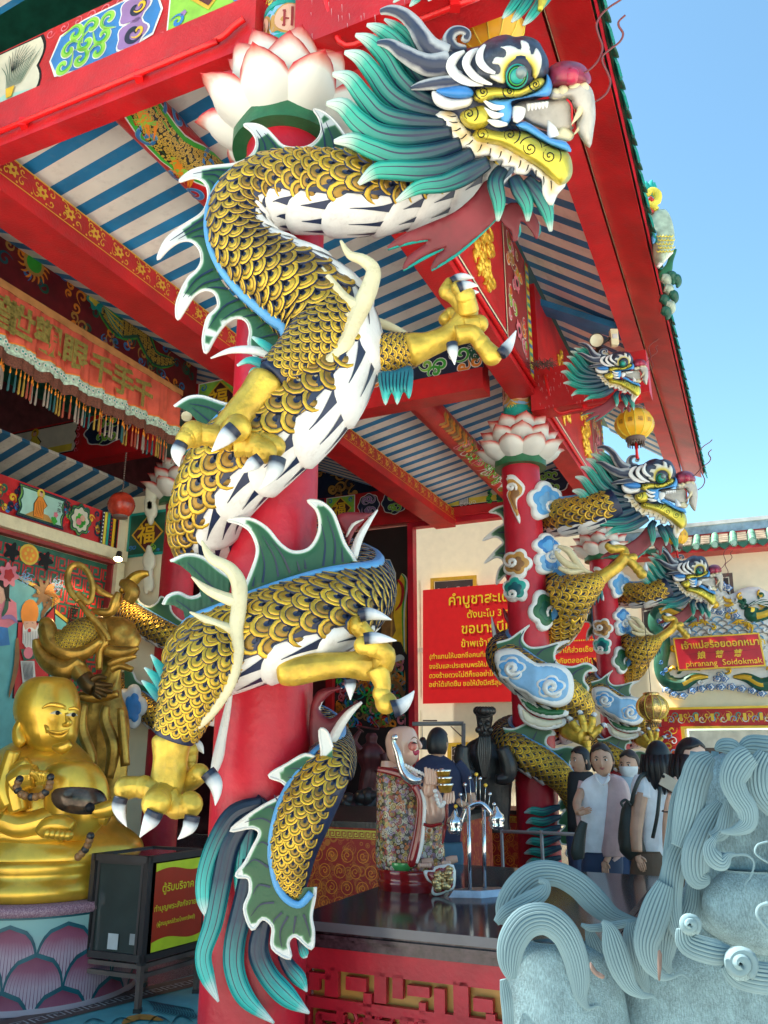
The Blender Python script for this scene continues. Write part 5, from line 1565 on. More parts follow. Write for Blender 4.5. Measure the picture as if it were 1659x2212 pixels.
 # ---------------------------------------------------- the head, on a plane tilted towards the courtyard
def build_head(root,G,S,simple=False):
 """G(x, y, h) -> point; S metres per traced pixel. traced on the near side; far side mirrored through the mid plane"""
 h1 = lambda L_:[(702+a[0]*.3255,a[1]*.3255)+tuple(a[2:]) for a in L_]
 h2 = lambda L_:[(594+a[0]*.4557,a[1]*.4557)+tuple(a[2:]) for a in L_]
 zd = lambda L_:[(1134+a[0]*.3173,a[1]*.3173)+tuple(a[2:]) for a in L_]
 Nn = (G(1000,250,1)-G(1000,250,0))
 def off(o):return lambda x,y,h:G(x,y,h+o)
 def TM(mb,data,m,n=5,seg=10,flat=1.,both=False,**k):
  for sg in ((1,-1) if both else (1,)):
   d = cr(data,n)
   tube(mb,[G(a[0],a[1],a[2]*sg) for a in d],[max(.4,a[3])*S for a in d],m,seg,flat=flat,up0=Nn*sg,**k)
 def PF(mb,ol,o,H,D,m,step=None,both=False,**k):
  puff(mb,ol,lambda x,y,h:G(x,y,o+h),D,m,step,H,**k)
  if both:puff(mb,ol,lambda x,y,h:G(x,y,-o-h),D,m,step,H,**k)
 PHd = lambda x,y,ol,D,H:H*(1-(1-min(1,edist((x,y),ol)/D))**2)**.5
 m = MB()
 core = h1([(800,470),(900,340),(1050,300),(1200,250),(1400,280),(1470,400),(1490,560),(1440,650),(1250,700),(1225,830),(1330,880),(1500,970),(1600,1020),(1590,1180),(1400,1120),(1150,1000),(900,880),(780,740),(740,600)])
 PF(m,core,0,.19,60,'navy',16)
 head = m.build('head',root)
 m = MB()
 brow = h1([(960,560),(935,470),(960,370),(1030,300),(1110,250),(1200,228),(1262,244),(1330,238),(1410,268),(1450,330),(1482,400),(1484,490),(1440,530),(1350,560),(1200,580),(1100,572)])
 PF(m,brow,.10,.16,34,'slate',9,both=True)
 m.build('brow',head)
 for dat in ([(925,340,.2,3),(862,385,.22,9),(836,440,.22,11),(872,500,.23,11),(950,545,.24,9),(1050,566,.24,2)],[(1015,325,.2,3),(962,365,.24,8),(938,430,.26,10),(985,500,.26,10),(1050,540,.26,7),(1110,560,.26,2)],[(1060,298,.22,3),(1030,350,.27,7),(1030,410,.28,9),(1075,460,.28,7),(1130,485,.28,3)]):
  m = MB();TM(m,h1(dat),'white2',5,10,.6);m.build('white_crescent',head)
 m = MB()
 hub = h1([(700,345),(770,318),(880,328),(950,400),(990,500),(900,590),(790,540),(770,440),(700,410)])
 PF(m,hub,.06,.12,20,'slate',9,both=True);m.build('temple',head)
 for sg in (1,-1):
  m = MB()
  for dat in ([(372,78,.10,6),(440,68,.12,10),(520,95,.14,13),(590,160,.15,16),(640,240,.16,19),(700,320,.16,22),(790,380,.14,26)],[(352,284,.13,5),(430,296,.16,11),(520,352,.18,16),(610,405,.19,19),(700,435,.18,22),(800,430,.16,28)],[(575,585,.15,4),(640,568,.18,9),(740,553,.20,12),(840,545,.20,14),(900,520,.18,16)]):
   TM(m,[(a[0],a[1],a[2]*sg,a[3]) for a in h1(dat)],'antler',6,20)
  m.build('antler',head)
 m = MB();TM(m,h1([(930,330,.1,9),(850,325,.12,15),(820,270,.13,14),(850,215,.13,11),(905,200,.13,8),(945,225,.13,8),(935,258,.13,8),(912,250,.14,6)]),'antler',5,14);m.build('curl',head)
 m = MB()
 fl_ = h1([(1165,552),(1100,520),(1092,486),(1150,484),(1152,440),(1100,425),(1128,372),(1186,372),(1192,336),(1152,312),(1230,300),(1296,322),(1300,268),(1350,288),(1376,356),(1402,318),(1436,372),(1434,450),(1400,520),(1372,500),(1362,446),(1310,410),(1240,424),(1208,470),(1196,545)])
 PF(m,fl_,.235,.035,8,'eyefl',5)
 m.uv = [(1-(math.hypot(u[0]-1121.9,u[1]-156.9)-24)/36,0) for u in m.uv]
 m.build('eye_petals',head)
 for sg in (1,-1):
  m = MB()
  ex = (G(1,0,0)-G(0,0,0)).normalized();ez = Nn.normalized()*sg;ey = ez.cross(ex)
  c_ = h1([(1290,482)])[0];c = G(c_[0],c_[1],.21*sg)
  lathe(m,c,[(0,.03),(20*S,.05),(30*S,.04),(35*S,0)],'navy',24,(ex,ey,ez))
  c_ = h1([(1272,508)])[0];c = G(c_[0],c_[1],.24*sg)
  for i,(r0,z0,mm) in enumerate(((23,.03,'teal'),(20,.045,'ink'),(18,.05,'green2'),(15.5,.06,'dteal'),(14,.065,'teal'))):lathe(m,c,[(0,z0),(r0*S*.9,z0),(r0*S,z0-.012),(r0*S,-.02)],mm,24,(ex,ey,ez))
  c_ = h1([(1302,482)])[0];ball(m,G(c_[0],c_[1],.30*sg),12*S,'eyeball',18)
  m.build('eye',head)
 m = MB();PF(m,h1([(712,605),(760,612),(840,650),(930,645),(980,648),(962,700),(900,722),(820,732),(745,705),(712,655)]),.19,.05,12,'white',7)
 PF(m,h1([(735,598),(840,573),(930,568),(980,600),(978,640),(900,655),(800,640)]),.22,.05,12,'blue',7);m.build('ear',head)
 spir = []
 def gold(name,ol,o,H,D,sp):
  m = MB();PF(m,ol,o,H,D,'jawgold',7,both=not simple,back=True)
  for (x,y,r_,a0,dr) in sp:
   x,y = h1([(x,y)])[0];r_*=.3255
   for (rr,tt,ww) in ((r_*.62,1.6,1.3),(r_,.42,1.6)):
    pp = spiral(x,y,rr,a0 if tt>1 else a0+2.6,tt,dr,0,16 if tt>1 else 8,.05 if tt>1 else.95)
    tube(m,[G(a,b,o+PHd(a,b,ol_s,D,H)+.001) for a,b in pp],[ww*S*(1.1-abs(i/len(pp)-.4)) for i in range(len(pp))],'ink',5) if True else 0
  return m.build(name,head)
 jaw = h1([(975,900),(1000,855),(1060,836),(1150,858),(1260,868),(1340,872),(1430,925),(1520,975),(1600,1000),(1636,1060),(1642,1150),(1610,1210),(1555,1242),(1490,1190),(1420,1125),(1300,1052),(1180,985),(1080,962),(1000,945)])
 ol_s = cr(jaw,3,True);gold('lower_jaw',jaw,.06,.17,20,[(1042,890,74,1,1),(1228,892,68,2.2,-1),(1362,985,78,3.6,1),(1490,1035,78,4.2,1)])
 chk = h1([(985,700),(1060,690),(1110,760),(1090,830),(1020,868),(940,850),(892,790),(905,735)])
 ol_s = cr(chk,3,True);gold('cheek',chk,.09,.16,18,[(958,755,60,2,-1)])
 bri = h1([(985,625),(1010,585),(1120,572),(1250,585),(1310,575),(1380,520),(1440,512),(1462,545),(1425,590),(1330,632),(1250,652),(1120,660),(1040,690),(985,665)])
 ol_s = cr(bri,3,True);gold('cheekbone',bri,.13,.12,12,[(1050,608,55,2,1),(1228,606,48,1,1),(1398,560,44,5,-1)])
 m = MB()
 ruf = h1([(740,735),(742,790),(800,822),(736,832),(748,880),(845,915),(812,950),(850,992),(945,985),(925,1022),(985,1050),(1095,1032),(1095,1070),(1178,1065),(1172,1105),(1255,1110),(1255,1150),(1335,1160),(1372,1122),(1400,1165),(1440,1200),(1440,1290),(1500,1375),(1545,1290),(1600,1215),(1490,1160),(1330,1040),(1180,960),(1000,900),(900,800),(870,745)])
 olr = cr(ruf,3,True)
 def uvd(mb,n0,ol,ref):
  for i in range(n0,len(mb.uv)):mb.uv[i] = (edist(mb.uv[i],ol)/ref,0)
 PF(m,ruf,.10,.05,6,'ruffle',8)
 nv = len(m.v);seg_ = olr[:90]
 for i in range(len(m.uv)):m.uv[i] = (min(math.hypot(m.uv[i][0]-a,m.uv[i][1]-b) for a,b in seg_[::2])/26.,0)
 for (x0,y0,x1,y1) in ((870,770,810,765),(880,810,820,805),(900,850,840,870),(940,890,880,930),(980,930,930,965),(1040,960,1010,1010),(1100,985,1085,1035),(1170,1005,1150,1050),(1235,1035,1215,1085),(1300,1065,1280,1120),(1350,1095,1330,1140),(1400,1130,1395,1180),(1450,1170,1450,1230),(1500,1200,1500,1270)):
  (a,b),(c,d) = h1([(x0,y0),(x1,y1)])
  tube(m,[G(a,b,.152),G((a+c)/2+1,(b+d)/2+2,.156),G(c,d,.150)],[1.3*S,1.1*S,.2*S],'ink',5)
 m.build('jaw_ruffle',head)
 m = MB()
 PF(m,h1([(1070,662),(1180,655),(1290,645),(1400,605),(1460,545),(1468,488),(1500,530),(1508,590),(1480,640),(1400,640),(1340,650),(1240,672),(1246,730),(1232,800),(1190,842),(1150,800),(1130,730)]),.13,.09,9,'lipblue',6,both=True)
 PF(m,h1([(1262,828),(1330,805),(1420,860),(1500,915),(1600,940),(1632,1010),(1510,972),(1420,925),(1330,872),(1280,850)]),.12,.09,8,'lipblue',6,both=True)
 m.build('lips',head)
 m = MB()
 for d_ in ([(1190,710,.22,3),(1120,712,.235,6),(1046,660,.22,1.5)],[(1185,760,.22,3),(1120,765,.235,7),(1058,714,.22,1.5)],[(1210,825,.22,3),(1140,820,.235,7),(1072,795,.22,1.5)]):TM(m,h1(d_),'white2',4,8,.5)
 m.build('cheek_flame',head)
 m = MB()
 PF(m,h2([(1150,480),(1290,470),(1390,460),(1410,520),(1415,610),(1330,630),(1240,600),(1180,570),(1150,540)]),0,.07,14,'upjaw',8)
 PF(m,h2([(1330,620),(1370,595),(1418,632),(1400,668),(1340,668),(1300,650)]),.0,.10,8,'bone',6)
 m.build('tongue',head)
 m = MB()
 for d_ in ([(1290,720,.17,14),(1280,770,.18,13),(1262,812,.18,5)],):TM(m,h1(d_),'white',5,12,.6,both=True)
 for i in range(6):TM(m,h1([(1350+i*24,690-i*3,.16,4.5),(1350+i*24,722-i*4,.16,3.6),(1352+i*24,738-i*4,.16,1)]),'white',2,8,.7,both=True)
 for i in range(9):TM(m,h1([(1320+i*18,838+i*12,.16,3),(1326+i*18,818+i*12,.16,.6)]),'white2',2,6,both=True)
 TM(m,h1([(1515,905,.13,13),(1505,860,.14,10),(1480,800,.13,1)]),'white',4,12,both=True)
 TM(m,h2([(1462,455,.10,8),(1450,520,.11,8),(1405,592,.10,1)]),'bone',4,10,both=True)
 TM(m,h2([(1490,500,.08,7),(1472,570,.09,8),(1415,640,.08,1)]),'bone',4,10,both=True)
 m.build('teeth',head)
 m = MB();PF(m,h2([(1290,370),(1305,315),(1370,288),(1450,300),(1490,345),(1496,392),(1440,415),(1350,420),(1300,415)]),0,.16,26,'nose',8)
 c_ = h2([(1405,362)])[0];ball(m,G(c_[0],c_[1],.13),17*S,'nosered',18);ball(m,G(c_[0],c_[1],-.13),17*S,'nosered',18)
 m.build('nose',head)
 m = MB();PF(m,h2([(1296,440),(1320,408),(1352,425),(1400,400),(1450,382),(1490,405),(1512,450),(1520,540),(1512,610),(1492,702),(1440,640),(1428,590),(1440,545),(1410,500),(1395,470),(1340,478),(1305,470)]),0,.13,16,'upjaw',8)
 for (x,y,r_) in ((1330,445,11),(1365,435,13),(1420,415,14),(1460,420,13)):c_ = h2([(x,y)])[0];ball(m,G(c_[0],c_[1],.09),r_*S,'bone',14)
 TM(m,h2([(1382,470,.12,2),(1405,500,.12,2.5),(1408,560,.1,2.5),(1412,600,.1,1.5)]),'red',4,6)
 m.build('upper_jaw',head)
 st_ = [([(395,128),(470,175),(560,262),(640,420),(730,560)],12,.04),([(278,165),(370,200),(480,285),(560,400),(660,540),(780,640)],16,.06),([(203,232),(300,275),(400,380),(490,530),(620,650),(800,720)],18,.08),([(130,348),(230,385),(320,490),(420,630),(560,720),(780,770)],19,.10),([(50,492),(160,525),(260,650),(370,770),(540,820),(800,830)],20,.12),([(10,688),(120,708),(230,820),(370,910),(580,930),(840,890)],22,.13),([(60,940),(180,935),(320,990),(490,1045),(700,1030),(900,960)],20,.14),([(222,1222),(330,1140),(450,1130),(640,1135),(820,1110),(980,1020)],19,.15)]
 st2 = [([(575,955),(680,888),(800,870),(900,830),(1010,770)],18,.15)]
 extra = [([(500,200),(600,330),(680,470),(790,600)],15,-.02),([(420,420),(520,560),(640,660),(790,720)],15,.03),([(330,600),(440,720),(590,790),(800,810)],15,.05),([(300,780),(420,870),(600,900),(850,880)],15,.07),([(400,960),(520,1000),(700,1010),(900,950)],15,.08),([(620,1080),(760,1090),(900,1060),(1040,1000)],15,.08)]
 def corr(v,u):return 1+.07*math.cos(v*2*PI*7)*min(1,u*4)
 def strand(path,w_,o,m,sg=1,edge='mane'):
  k = len(path)-1
  wd = [.22,.8,1.0,1.12,1.1,1.0,.9][:k]+[.75]
  TM(m,[(x,y,sg*(o+.03*math.sin(PI*i/k)),w_*wd[i]) for i,(x,y) in enumerate(path)],edge,6,28,.5,prof=corr)
 for sg in ((1,-1) if not simple else (1,)):
  for path,w_,o in st_+extra:
   m = MB();strand(h1(path),w_,o,m,sg);m.build('mane_lock',head)
  for path,w_,o in st2:m = MB();strand(h2(path),w_,o,m,sg);m.build('mane_lock',head)
  for path in ([(1080,800),(1045,860),(1062,960),(1056,1048)],[(1130,840),(1160,900),(1195,970),(1198,1048)],[(1190,850),(1250,920),(1290,1000),(1307,1097)],[(1240,880),(1270,920),(1295,960),(1310,1000)]):
   m = MB();strand(h2(path[::-1]),17,.08,m,sg);m.build('beard_lock',head)
 m = MB()
 PF(m,h1([(760,560),(640,400),(520,330),(420,430),(340,600),(260,760),(330,950),(480,1060),(700,1120),(900,1090),(1060,1030),(900,880)]),-.02,.06,30,'dteal',16)
 m.build('mane_base',head)
 m = MB()
 mem = h2([(1010,850),(1060,960),(1045,1040),(950,1130),(850,1212),(742,1282),(760,1220),(808,1172),(700,1222),(608,1282),(630,1215),(725,1138),(535,1182),(590,1120),(720,1062),(850,1005),(940,930)])
 PF(m,mem,-.06,.012,6,'membrane',12)
 TM(m,h2([(1050,1040,-.06,2),(950,1135,-.06,3),(850,1215,-.06,4),(742,1284,-.06,2)]),'teal',4,6);TM(m,h2([(800,1180,-.06,2),(700,1228,-.06,4),(608,1284,-.06,2)]),'teal',4,6);TM(m,h2([(725,1140,-.06,1.5),(630,1155,-.06,3.5),(535,1184,-.06,2)]),'teal',4,6)
 PF(m,h2([(1060,1010),(1120,960),(1200,980),(1255,1060),(1250,1120),(1235,1132),(1210,1090),(1165,1050),(1155,1130),(1128,1146),(1120,1100),(1080,1060)]),-.10,.012,6,'membrane',9)
 TM(m,h2([(1162,1060,-.1,1),(1158,1110,-.1,4),(1126,1147,-.1,1)]),'tuft',3,6);TM(m,h2([(1250,1050,-.1,1),(1254,1100,-.1,4),(1235,1133,-.1,1)]),'tuft',3,6)
 m.build('throat_membrane',head)
 for sg,pth in ((1,[(395,500),(450,465),(505,400),(528,320),(500,235),(488,165),(520,100),(580,45),(650,0),(690,-40)]),(-1,[(480,692),(550,640),(582,560),(560,490),(530,430),(530,380),(580,335),(645,285),(668,230),(640,180),(640,145),(682,105)])):
  m = MB();TM(m,[(a,b,.12,2.3) for a,b in zd(pth)],'whisker',5,6);m.build('whisker',head)
 return head
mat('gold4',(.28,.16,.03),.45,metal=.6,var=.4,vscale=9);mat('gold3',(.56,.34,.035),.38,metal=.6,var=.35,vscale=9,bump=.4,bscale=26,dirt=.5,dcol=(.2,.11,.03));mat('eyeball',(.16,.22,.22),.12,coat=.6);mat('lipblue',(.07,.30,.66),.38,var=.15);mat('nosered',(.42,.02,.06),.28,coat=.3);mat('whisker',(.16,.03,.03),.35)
def paw(root,arm,toes,name='leg',extra=None,scaled=None):
 arm = [tuple(arm[0][:3])+(arm[0][3]*.72,)]+[((arm[0][0]*3+arm[1][0])/4,(arm[0][1]*3+arm[1][1])/4,arm[0][2],arm[0][3])]+list(arm[1:])
 """arm rows x,y,Y,r; toes = list of (path rows, claw rows)"""
 m = MB();T2(m,arm,'claw',6,22)
 for tp,cl in toes:
  if tp:T2(m,tp,'claw',5,16);e = tp[-1];ball(m,P(e[0],e[1],e[2]),e[3]*SZ(e[1],e[2])*1.02,'claw',16)
  if tp and len(tp)>2:
   k = tp[len(tp)//2];ball(m,P(k[0],k[1],k[2]),k[3]*SZ(k[1],k[2])*1.12,'claw',16)
 leg = m.build(name,root)
 for tp,cl in toes:
  if cl:m = MB();T2(m,cl,'clawtip',6,16);m.build('claw',leg)
 if scaled:
  m = MB();b = Body(scaled);b.core(m);b.scales(m,.02,b.L[-1]-.03,PI*.98,13);m.build('scaled_limb',leg)
 return leg
 # ---------------------------------------------------- the big dragon in the foreground
r1 = thing('coiled_dragon','huge gold scaled dragon coiled round the foreground column, teal mane, mouth open to the right','dragon statue',W(0,0,0),'coiled column dragons')
up = (0,.02,1)
rows = [(1100,300,4.12,60,up),(1040,345,4.12,70,up),(980,376,4.10,76,up),(915,400,4.06,80,up),(843,412,3.99,83,up),(754,418,3.89,84,up),(660,413,3.89,82,(-.1,.02,1)),(590,413,3.89,76,(-.4,.08,.9)),(535,440,3.90,70,(-.85,.08,.4)),(520,492,3.92,69,(-1,.08,0)),(538,545,3.93,73,(-1,.08,-.35)),(585,590,3.93,84,(-.8,.08,-.65)),(645,630,3.92,94,(-.7,.08,-.7)),(700,680,3.91,98,(-.9,0,-.35)),(722,750,3.90,99,(-1,.2,-.1)),(695,822,3.90,102,(-1,.22,.1)),(640,890,3.90,103,(-1,.24,.4)),(565,955,3.92,100,(-.9,.26,.6)),(495,1020,3.98,92,(-.8,.3,.7)),(450,1095,4.12,76,(-.7,.2,.8)),(455,1160,4.40,80,(-.5,.08,1)),(540,1185,4.75,78,(0,-.3,1)),(660,1215,4.85,76,(.1,.02,1)),(755,1250,4.66,76,(.2,.08,1)),(778,1282,4.36,72,(.2,0,1)),(715,1322,4.06,86,(0,.25,1)),(610,1362,3.96,94,(-.1,.28,1)),(505,1398,4.00,88,(-.25,.08,1)),(440,1420,4.20,80,(-.3,.1,1)),(450,1470,4.55,70,(-.3,.08,1)),(560,1540,4.82,62,(0,.08,1)),(680,1590,4.72,58,(.3,0,1)),(716,1632,4.40,50,(.1,0,1)),(700,1680,4.13,55,(-.6,.1,.7)),(662,1755,4.08,60,(-1,.05,.4)),(636,1835,4.08,52,(-1,.05,.1)),(632,1895,4.09,40,(-1,.05,-.2)),(640,1940,4.10,20,(-.8,.05,-.5)),(645,1958,4.12,6,(-.6,.05,-.8))]
b1 = Body(rows)
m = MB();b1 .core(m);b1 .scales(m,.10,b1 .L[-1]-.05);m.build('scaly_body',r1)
m = MB();b1 .plates(m,.25,b1 .L[-1]*.86);m.build('belly_plates',r1)
m = MB();b1 .ridge(m,.3,b1 .L[-1]-.02);m.build('spine_ridge',r1)
for a_,b_ in (((0,-.0),0),):pass
z4 = lambda L_:[(324+x*.358,216+y*.358) for x,y in L_]
fo = z4([(1290,330),(1240,300),(1190,230),(1120,135),(1050,75),(990,58),(1020,110),(1036,180),(1010,240),(950,282),(870,290),(800,275),(750,225),(700,175),(640,148),(568,150),(612,190),(642,245),(632,305),(585,355),(510,385),(420,396),(300,410),(230,440),(178,492),(262,470),(322,492),(350,545),(348,615),(310,685),(220,745),(140,800),(80,870),(48,962),(110,900),(180,855),(250,852),(300,905),(310,975),(280,1030),(235,1070),(190,1150),(160,1240),(168,1324),(220,1250),(265,1185),(330,1148),(390,1166),(412,1235),(385,1275),(350,1310),(328,1385),(320,1460),(338,1527),(390,1440),(445,1362),(520,1316),(580,1334),(604,1400),(596,1480),(640,1560)])
fb = z4([(760,1500),(780,1400),(700,1310),(600,1240),(500,1180),(430,1090),(380,980),(370,850),(370,720),(390,620),(430,530),(490,470),(580,410),(720,370),(900,345),(1100,345),(1290,350)])
vn = [z4(q_) for q_ in ([(1120,325),(1100,230),(1060,130)],[(1060,325),(1050,220),(1030,130)],[(1190,330),(1180,280),(1150,220)],[(880,320),(878,300)],[(780,335),(750,270),(690,200)],[(700,350),(690,260),(640,180)],[(640,370),(660,280),(650,220)],[(500,430),(400,420),(260,445)],[(430,480),(390,450),(320,450)],[(400,540),(380,500),(350,480)],[(345,700),(240,770),(120,850)],[(345,760),(260,790),(170,840)],[(345,830),(300,820),(250,830)],[(380,1020),(280,1080),(200,1190)],[(420,1080),(320,1110),(230,1190)],[(470,1140),(400,1130),(340,1135)],[(540,1200),(440,1250),(350,1380)],[(620,1240),(520,1270),(430,1330)],[(680,1290),(600,1300),(560,1310)],[(740,1340),(690,1350),(640,1380)],[(780,1410),(720,1420),(650,1440)])]
fin(r1,fo,fb,lambda x,y:3.97,vn)
z7 = lambda L_:[(216+x*.423,810+y*.423) for x,y in L_]
fo = z7([(730,1110),(770,1010),(798,930),(800,870),(765,795),(710,760),(652,742),(760,733),(850,780),(920,862),(985,902),(1060,890),(1105,835),(1122,760),(1105,690),(1062,642),(1130,650),(1190,705),(1225,790),(1250,860),(1290,920),(1310,960)])
fb = z7([(1310,985),(1200,1000),(1000,1030),(850,1090),(740,1135)])
vn = [z7(q_) for q_ in ([(830,1060),(840,960),(810,850)],[(910,1030),(890,930),(830,820)],[(970,1010),(930,920),(880,850)],[(1050,990),(1045,940)],[(1020,1000),(1005,950)],[(1140,975),(1150,860),(1130,760)],[(1195,965),(1200,850),(1160,720)],[(1240,955),(1235,880)],[(780,1080),(790,1030)])]
fin(r1,fo,fb,lambda x,y:3.95+max(0,x-560)*.0013,vn)
fin(r1,[(376,878),(405,859),(437,856),(476,869),(520,880)],[(530,900),(480,960),(446,960),(438,940),(430,915),(412,893),(392,882)],4.02,[[(490,900),(450,880),(410,872)],[(470,925),(440,900),(415,880)]])
fin(r1,[(368,1212),(402,1198),(436,1203),(470,1228),(500,1250)],[(490,1320),(440,1310),(430,1270),(410,1238),(390,1222)],4.1,[[(480,1290),(440,1250),(405,1215)],[(460,1300),(430,1255)]])
fin(r1,[(352,1306),(362,1288),(385,1280),(410,1290),(432,1284),(444,1262)],[(480,1330),(420,1370),(402,1350),(396,1320),(376,1308)],4.22,[[(430,1350),(412,1320),(380,1296)]])
m = MB();T2(m,[(815,1102,4.4,2),(795,1130,4.35,6),(775,1165,4.3,9),(763,1205,4.28,10)],'white',5,10);m.build('dorsal_fin',r1)
m = MB();puff(m,[(726,1118),(750,1106),(800,1108),(812,1104),(790,1122),(765,1150),(752,1180),(744,1150)],px3(4.48),6,'membrane',6,.02);T2(m,[(786,1122,4.44,1),(762,1134,4.44,4),(748,1160,4.44,2)],'white',3,8);m.build('dorsal_fin',r1)
z4b = lambda L_:[(648+x*.3255,1458+y*.3255) for x,y in L_]
z3b = lambda L_:[(x*.423,1620+y*.423) for x,y in L_]
m = MB();puff(m,z4b([(60,300),(90,150),(150,90),(280,85),(200,130),(130,220),(200,290),(300,220),(405,178),(300,290),(220,400),(180,470),(80,560)]),px3(4.30),8,'membrane',8,.03)
T2(m,[(r_[0],r_[1],4.22,w_) for r_,w_ in zip(z4b([(410,180),(330,250),(270,330),(225,410),(190,480)]),(3,8,10,11,10))],'white',5,10)
T2(m,[(r_[0],r_[1],4.30,w_) for r_,w_ in zip(z4b([(280,86),(190,120),(130,190),(125,250),(150,280)]),(1,3,5,4,2))],'white',4,8);m.build('dorsal_fin',r1)
fo = z4b([(215,480),(180,380),(130,370)])+z3b([(1640,40),(1560,22),(1470,70),(1374,130),(1440,162),(1470,205),(1410,250),(1350,282),(1260,340),(1178,412),(1285,396),(1325,425),(1290,500),(1255,570),(1206,642),(1270,655),(1275,730),(1248,810),(1288,915),(1340,862),(1392,905),(1392,1010),(1482,1064),(1472,985),(1510,950),(1590,1014),(1602,930),(1590,850),(1606,760),(1612,700)])
fb = z3b([(1560,700),(1480,740),(1440,650),(1450,500),(1500,350),(1600,200)])+[(720,1660)]
vn = [z3b(q_) for q_ in ([(1600,160),(1540,100),(1480,95)],[(1560,220),(1500,150),(1470,140)],[(1450,340),(1380,290),(1340,310)],[(1420,400),(1340,350),(1250,370)],[(1390,500),(1340,470),(1310,490)],[(1370,600),(1300,560),(1250,600)],[(1380,700),(1320,690),(1290,740)],[(1400,780),(1330,790),(1280,850)],[(1440,830),(1400,870),(1400,890)],[(1470,850),(1430,930),(1440,1010)],[(1510,850),(1500,920),(1500,940)],[(1550,840),(1570,900),(1585,960)],[(1430,280),(1400,230)])]
fin(r1,fo,fb,4.06,vn)
m = MB();T2(m,[(r_[0],r_[1],4.03,8) for r_ in z3b([(1655,110),(1560,210),(1470,300),(1410,430),(1390,560),(1410,680),(1460,760),(1530,790),(1590,730)])],'spine',5,8,.6);m.build('spine_ridge',r1)
pl = [([(1340,270),(1200,320),(1110,450),(1050,620),(1040,760),(1062,868)],17),([(1280,330),(1180,470),(1130,680),(1090,880),(1040,1040),(1060,1160),(1116,1286)],20),([(1280,560),(1250,760),(1200,980),(1200,1130),(1260,1270),(1400,1395)],21),([(1350,860),(1320,1020),(1370,1150),(1470,1260),(1580,1345)],20),([(1440,1040),(1480,1110),(1530,1170),(1568,1235)],14),([(1530,960),(1555,1040),(1568,1060)],9),([(1350,250),(1270,380),(1240,560),(1210,760)],20)]
for pth,w_ in pl:
 m = MB();k = len(pth)-1
 T2(m,[(x,y,4.10+(0 if k>3 else.02),w_*([.8,1.1,1.1,1.05,.9,.8,.7][i] if i<k else.12)) for i,(x,y) in enumerate(z3b(pth))],'tailhair',6,24,.45,up0=V((0,-1,0)),prof=lambda v,u:1+.07*math.cos(v*2*PI*9))
 m.build('tail_plume',r1)
TL = R(24)
HN = V((0,-math.cos(TL),-math.sin(TL)));HC = P(1000,260,3.66)
G1 = lambda x,y,h:hit(x,y,HC+HN*h,HN)
hs = (G1(1100,260,0)-G1(1000,260,0)).length/100
head1 = build_head(r1,G1,hs)
def Yr(L_,Y):return [(a[0],a[1],Y+(a[3] if len(a)>3 else 0),a[2]) for a in L_]
lA = paw(r1,Yr([(585,815,42),(550,860,38),(515,903,37),(498,935,40),(505,962,34)],3.70),[(Yr([(500,945,30),(450,940,24,-.04),(418,938,27,-.06),(400,950,21,-.1)],3.68),Yr([(393,957,15),(384,975,15),(383,992,9),(387,1008,1)],3.56)),(Yr([(500,935,30),(512,925,31,-.08)],3.66),Yr([(508,925,19),(492,940,19),(475,958,12),(457,976,1)],3.52)),(Yr([(510,960,30),(545,962,25),(572,975,27)],3.66),Yr([(562,990,14),(545,1003,15),(530,1014,8),(514,1022,1)],3.54)),(Yr([(525,952,26,.03),(560,945,24,.05),(592,965,25,.02)],3.68),Yr([(600,990,19),(594,1012,18),(580,1036,11),(562,1056,1)],3.60))],scaled=[(740,680,3.80,60,(0,-1,0)),(690,735,3.76,66,(0,-1,0)),(640,782,3.73,56,(0,-1,0)),(590,820,3.71,44,(0,-1,0))])
for dat in ([(590,858,3),(646,828,11),(700,791,15),(742,746,18),(762,700,19),(784,655,21),(800,615,19),(806,583,16),(785,562,13),(755,550,9),(736,520,3)],[(775,668,19),(745,648,15),(722,618,11),(696,578,3)],[(768,690,17),(740,678,12),(708,655,9),(671,647,3)]):
 m = MB();T2(m,Yr(dat,3.68),'bone',5,14);m.build('flame_horn',lA)
for dat in ([(455,774,2),(500,757,8),(550,757,11),(600,772,10)],):m = MB();T2(m,Yr(dat,3.86),'white',5,12,.6);m.build('fin_spike',lA)
for dat in ([(545,728,3),(568,742,9),(600,765,10),(632,792,8)],[(512,790,3),(540,778,9),(575,790,12),(610,812,10)],[(538,812,3),(550,800,8),(580,806,9),(600,820,8)]):m = MB();T2(m,Yr(dat,3.82),'tuft',5,16,.6);m.build('elbow_tuft',lA)
lB = paw(r1,Yr([(880,758,36),(925,745,28),(965,728,25),(998,703,28),(1010,668,24)],3.82),[(Yr([(1010,675,22),(985,645,17),(965,630,16),(972,612,13)],3.78),Yr([(976,608,10),(990,600,9),(1006,598,7),(1024,601,1)],3.75)),(Yr([(1012,672,23),(1005,640,20,-.06),(990,622,16,-.06)],3.76),Yr([(990,622,13),(1004,618,12),(1018,616,7),(1033,618,1)],3.66)),(Yr([(1000,690,22,.08),(975,680,15,.12),(962,690,15,.12)],3.82),Yr([(1004,636,10),(1018,632,8),(1035,631,1)],3.74)),(Yr([(1002,705,25),(1035,700,20)],3.80),None),(Yr([(985,725,22),(1020,722,20),(1040,742,18),(1062,768,22)],3.76),Yr([(1082,766,13),(1094,752,13),(1105,734,8),(1115,714,1)],3.72)),(None,Yr([(976,742,13),(978,756,12),(980,772,7),(982,788,1)],3.72))],scaled=[(790,775,3.94,50,(0,-1,0)),(835,768,3.90,46,(0,-1,0)),(880,758,3.86,38,(0,-1,0)),(905,750,3.83,32,(0,-1,0))])
m = MB();tf = [(817,806),(850,800),(889,790),(892,830),(884,862),(872,846),(858,875),(846,848),(833,876),(822,845)]
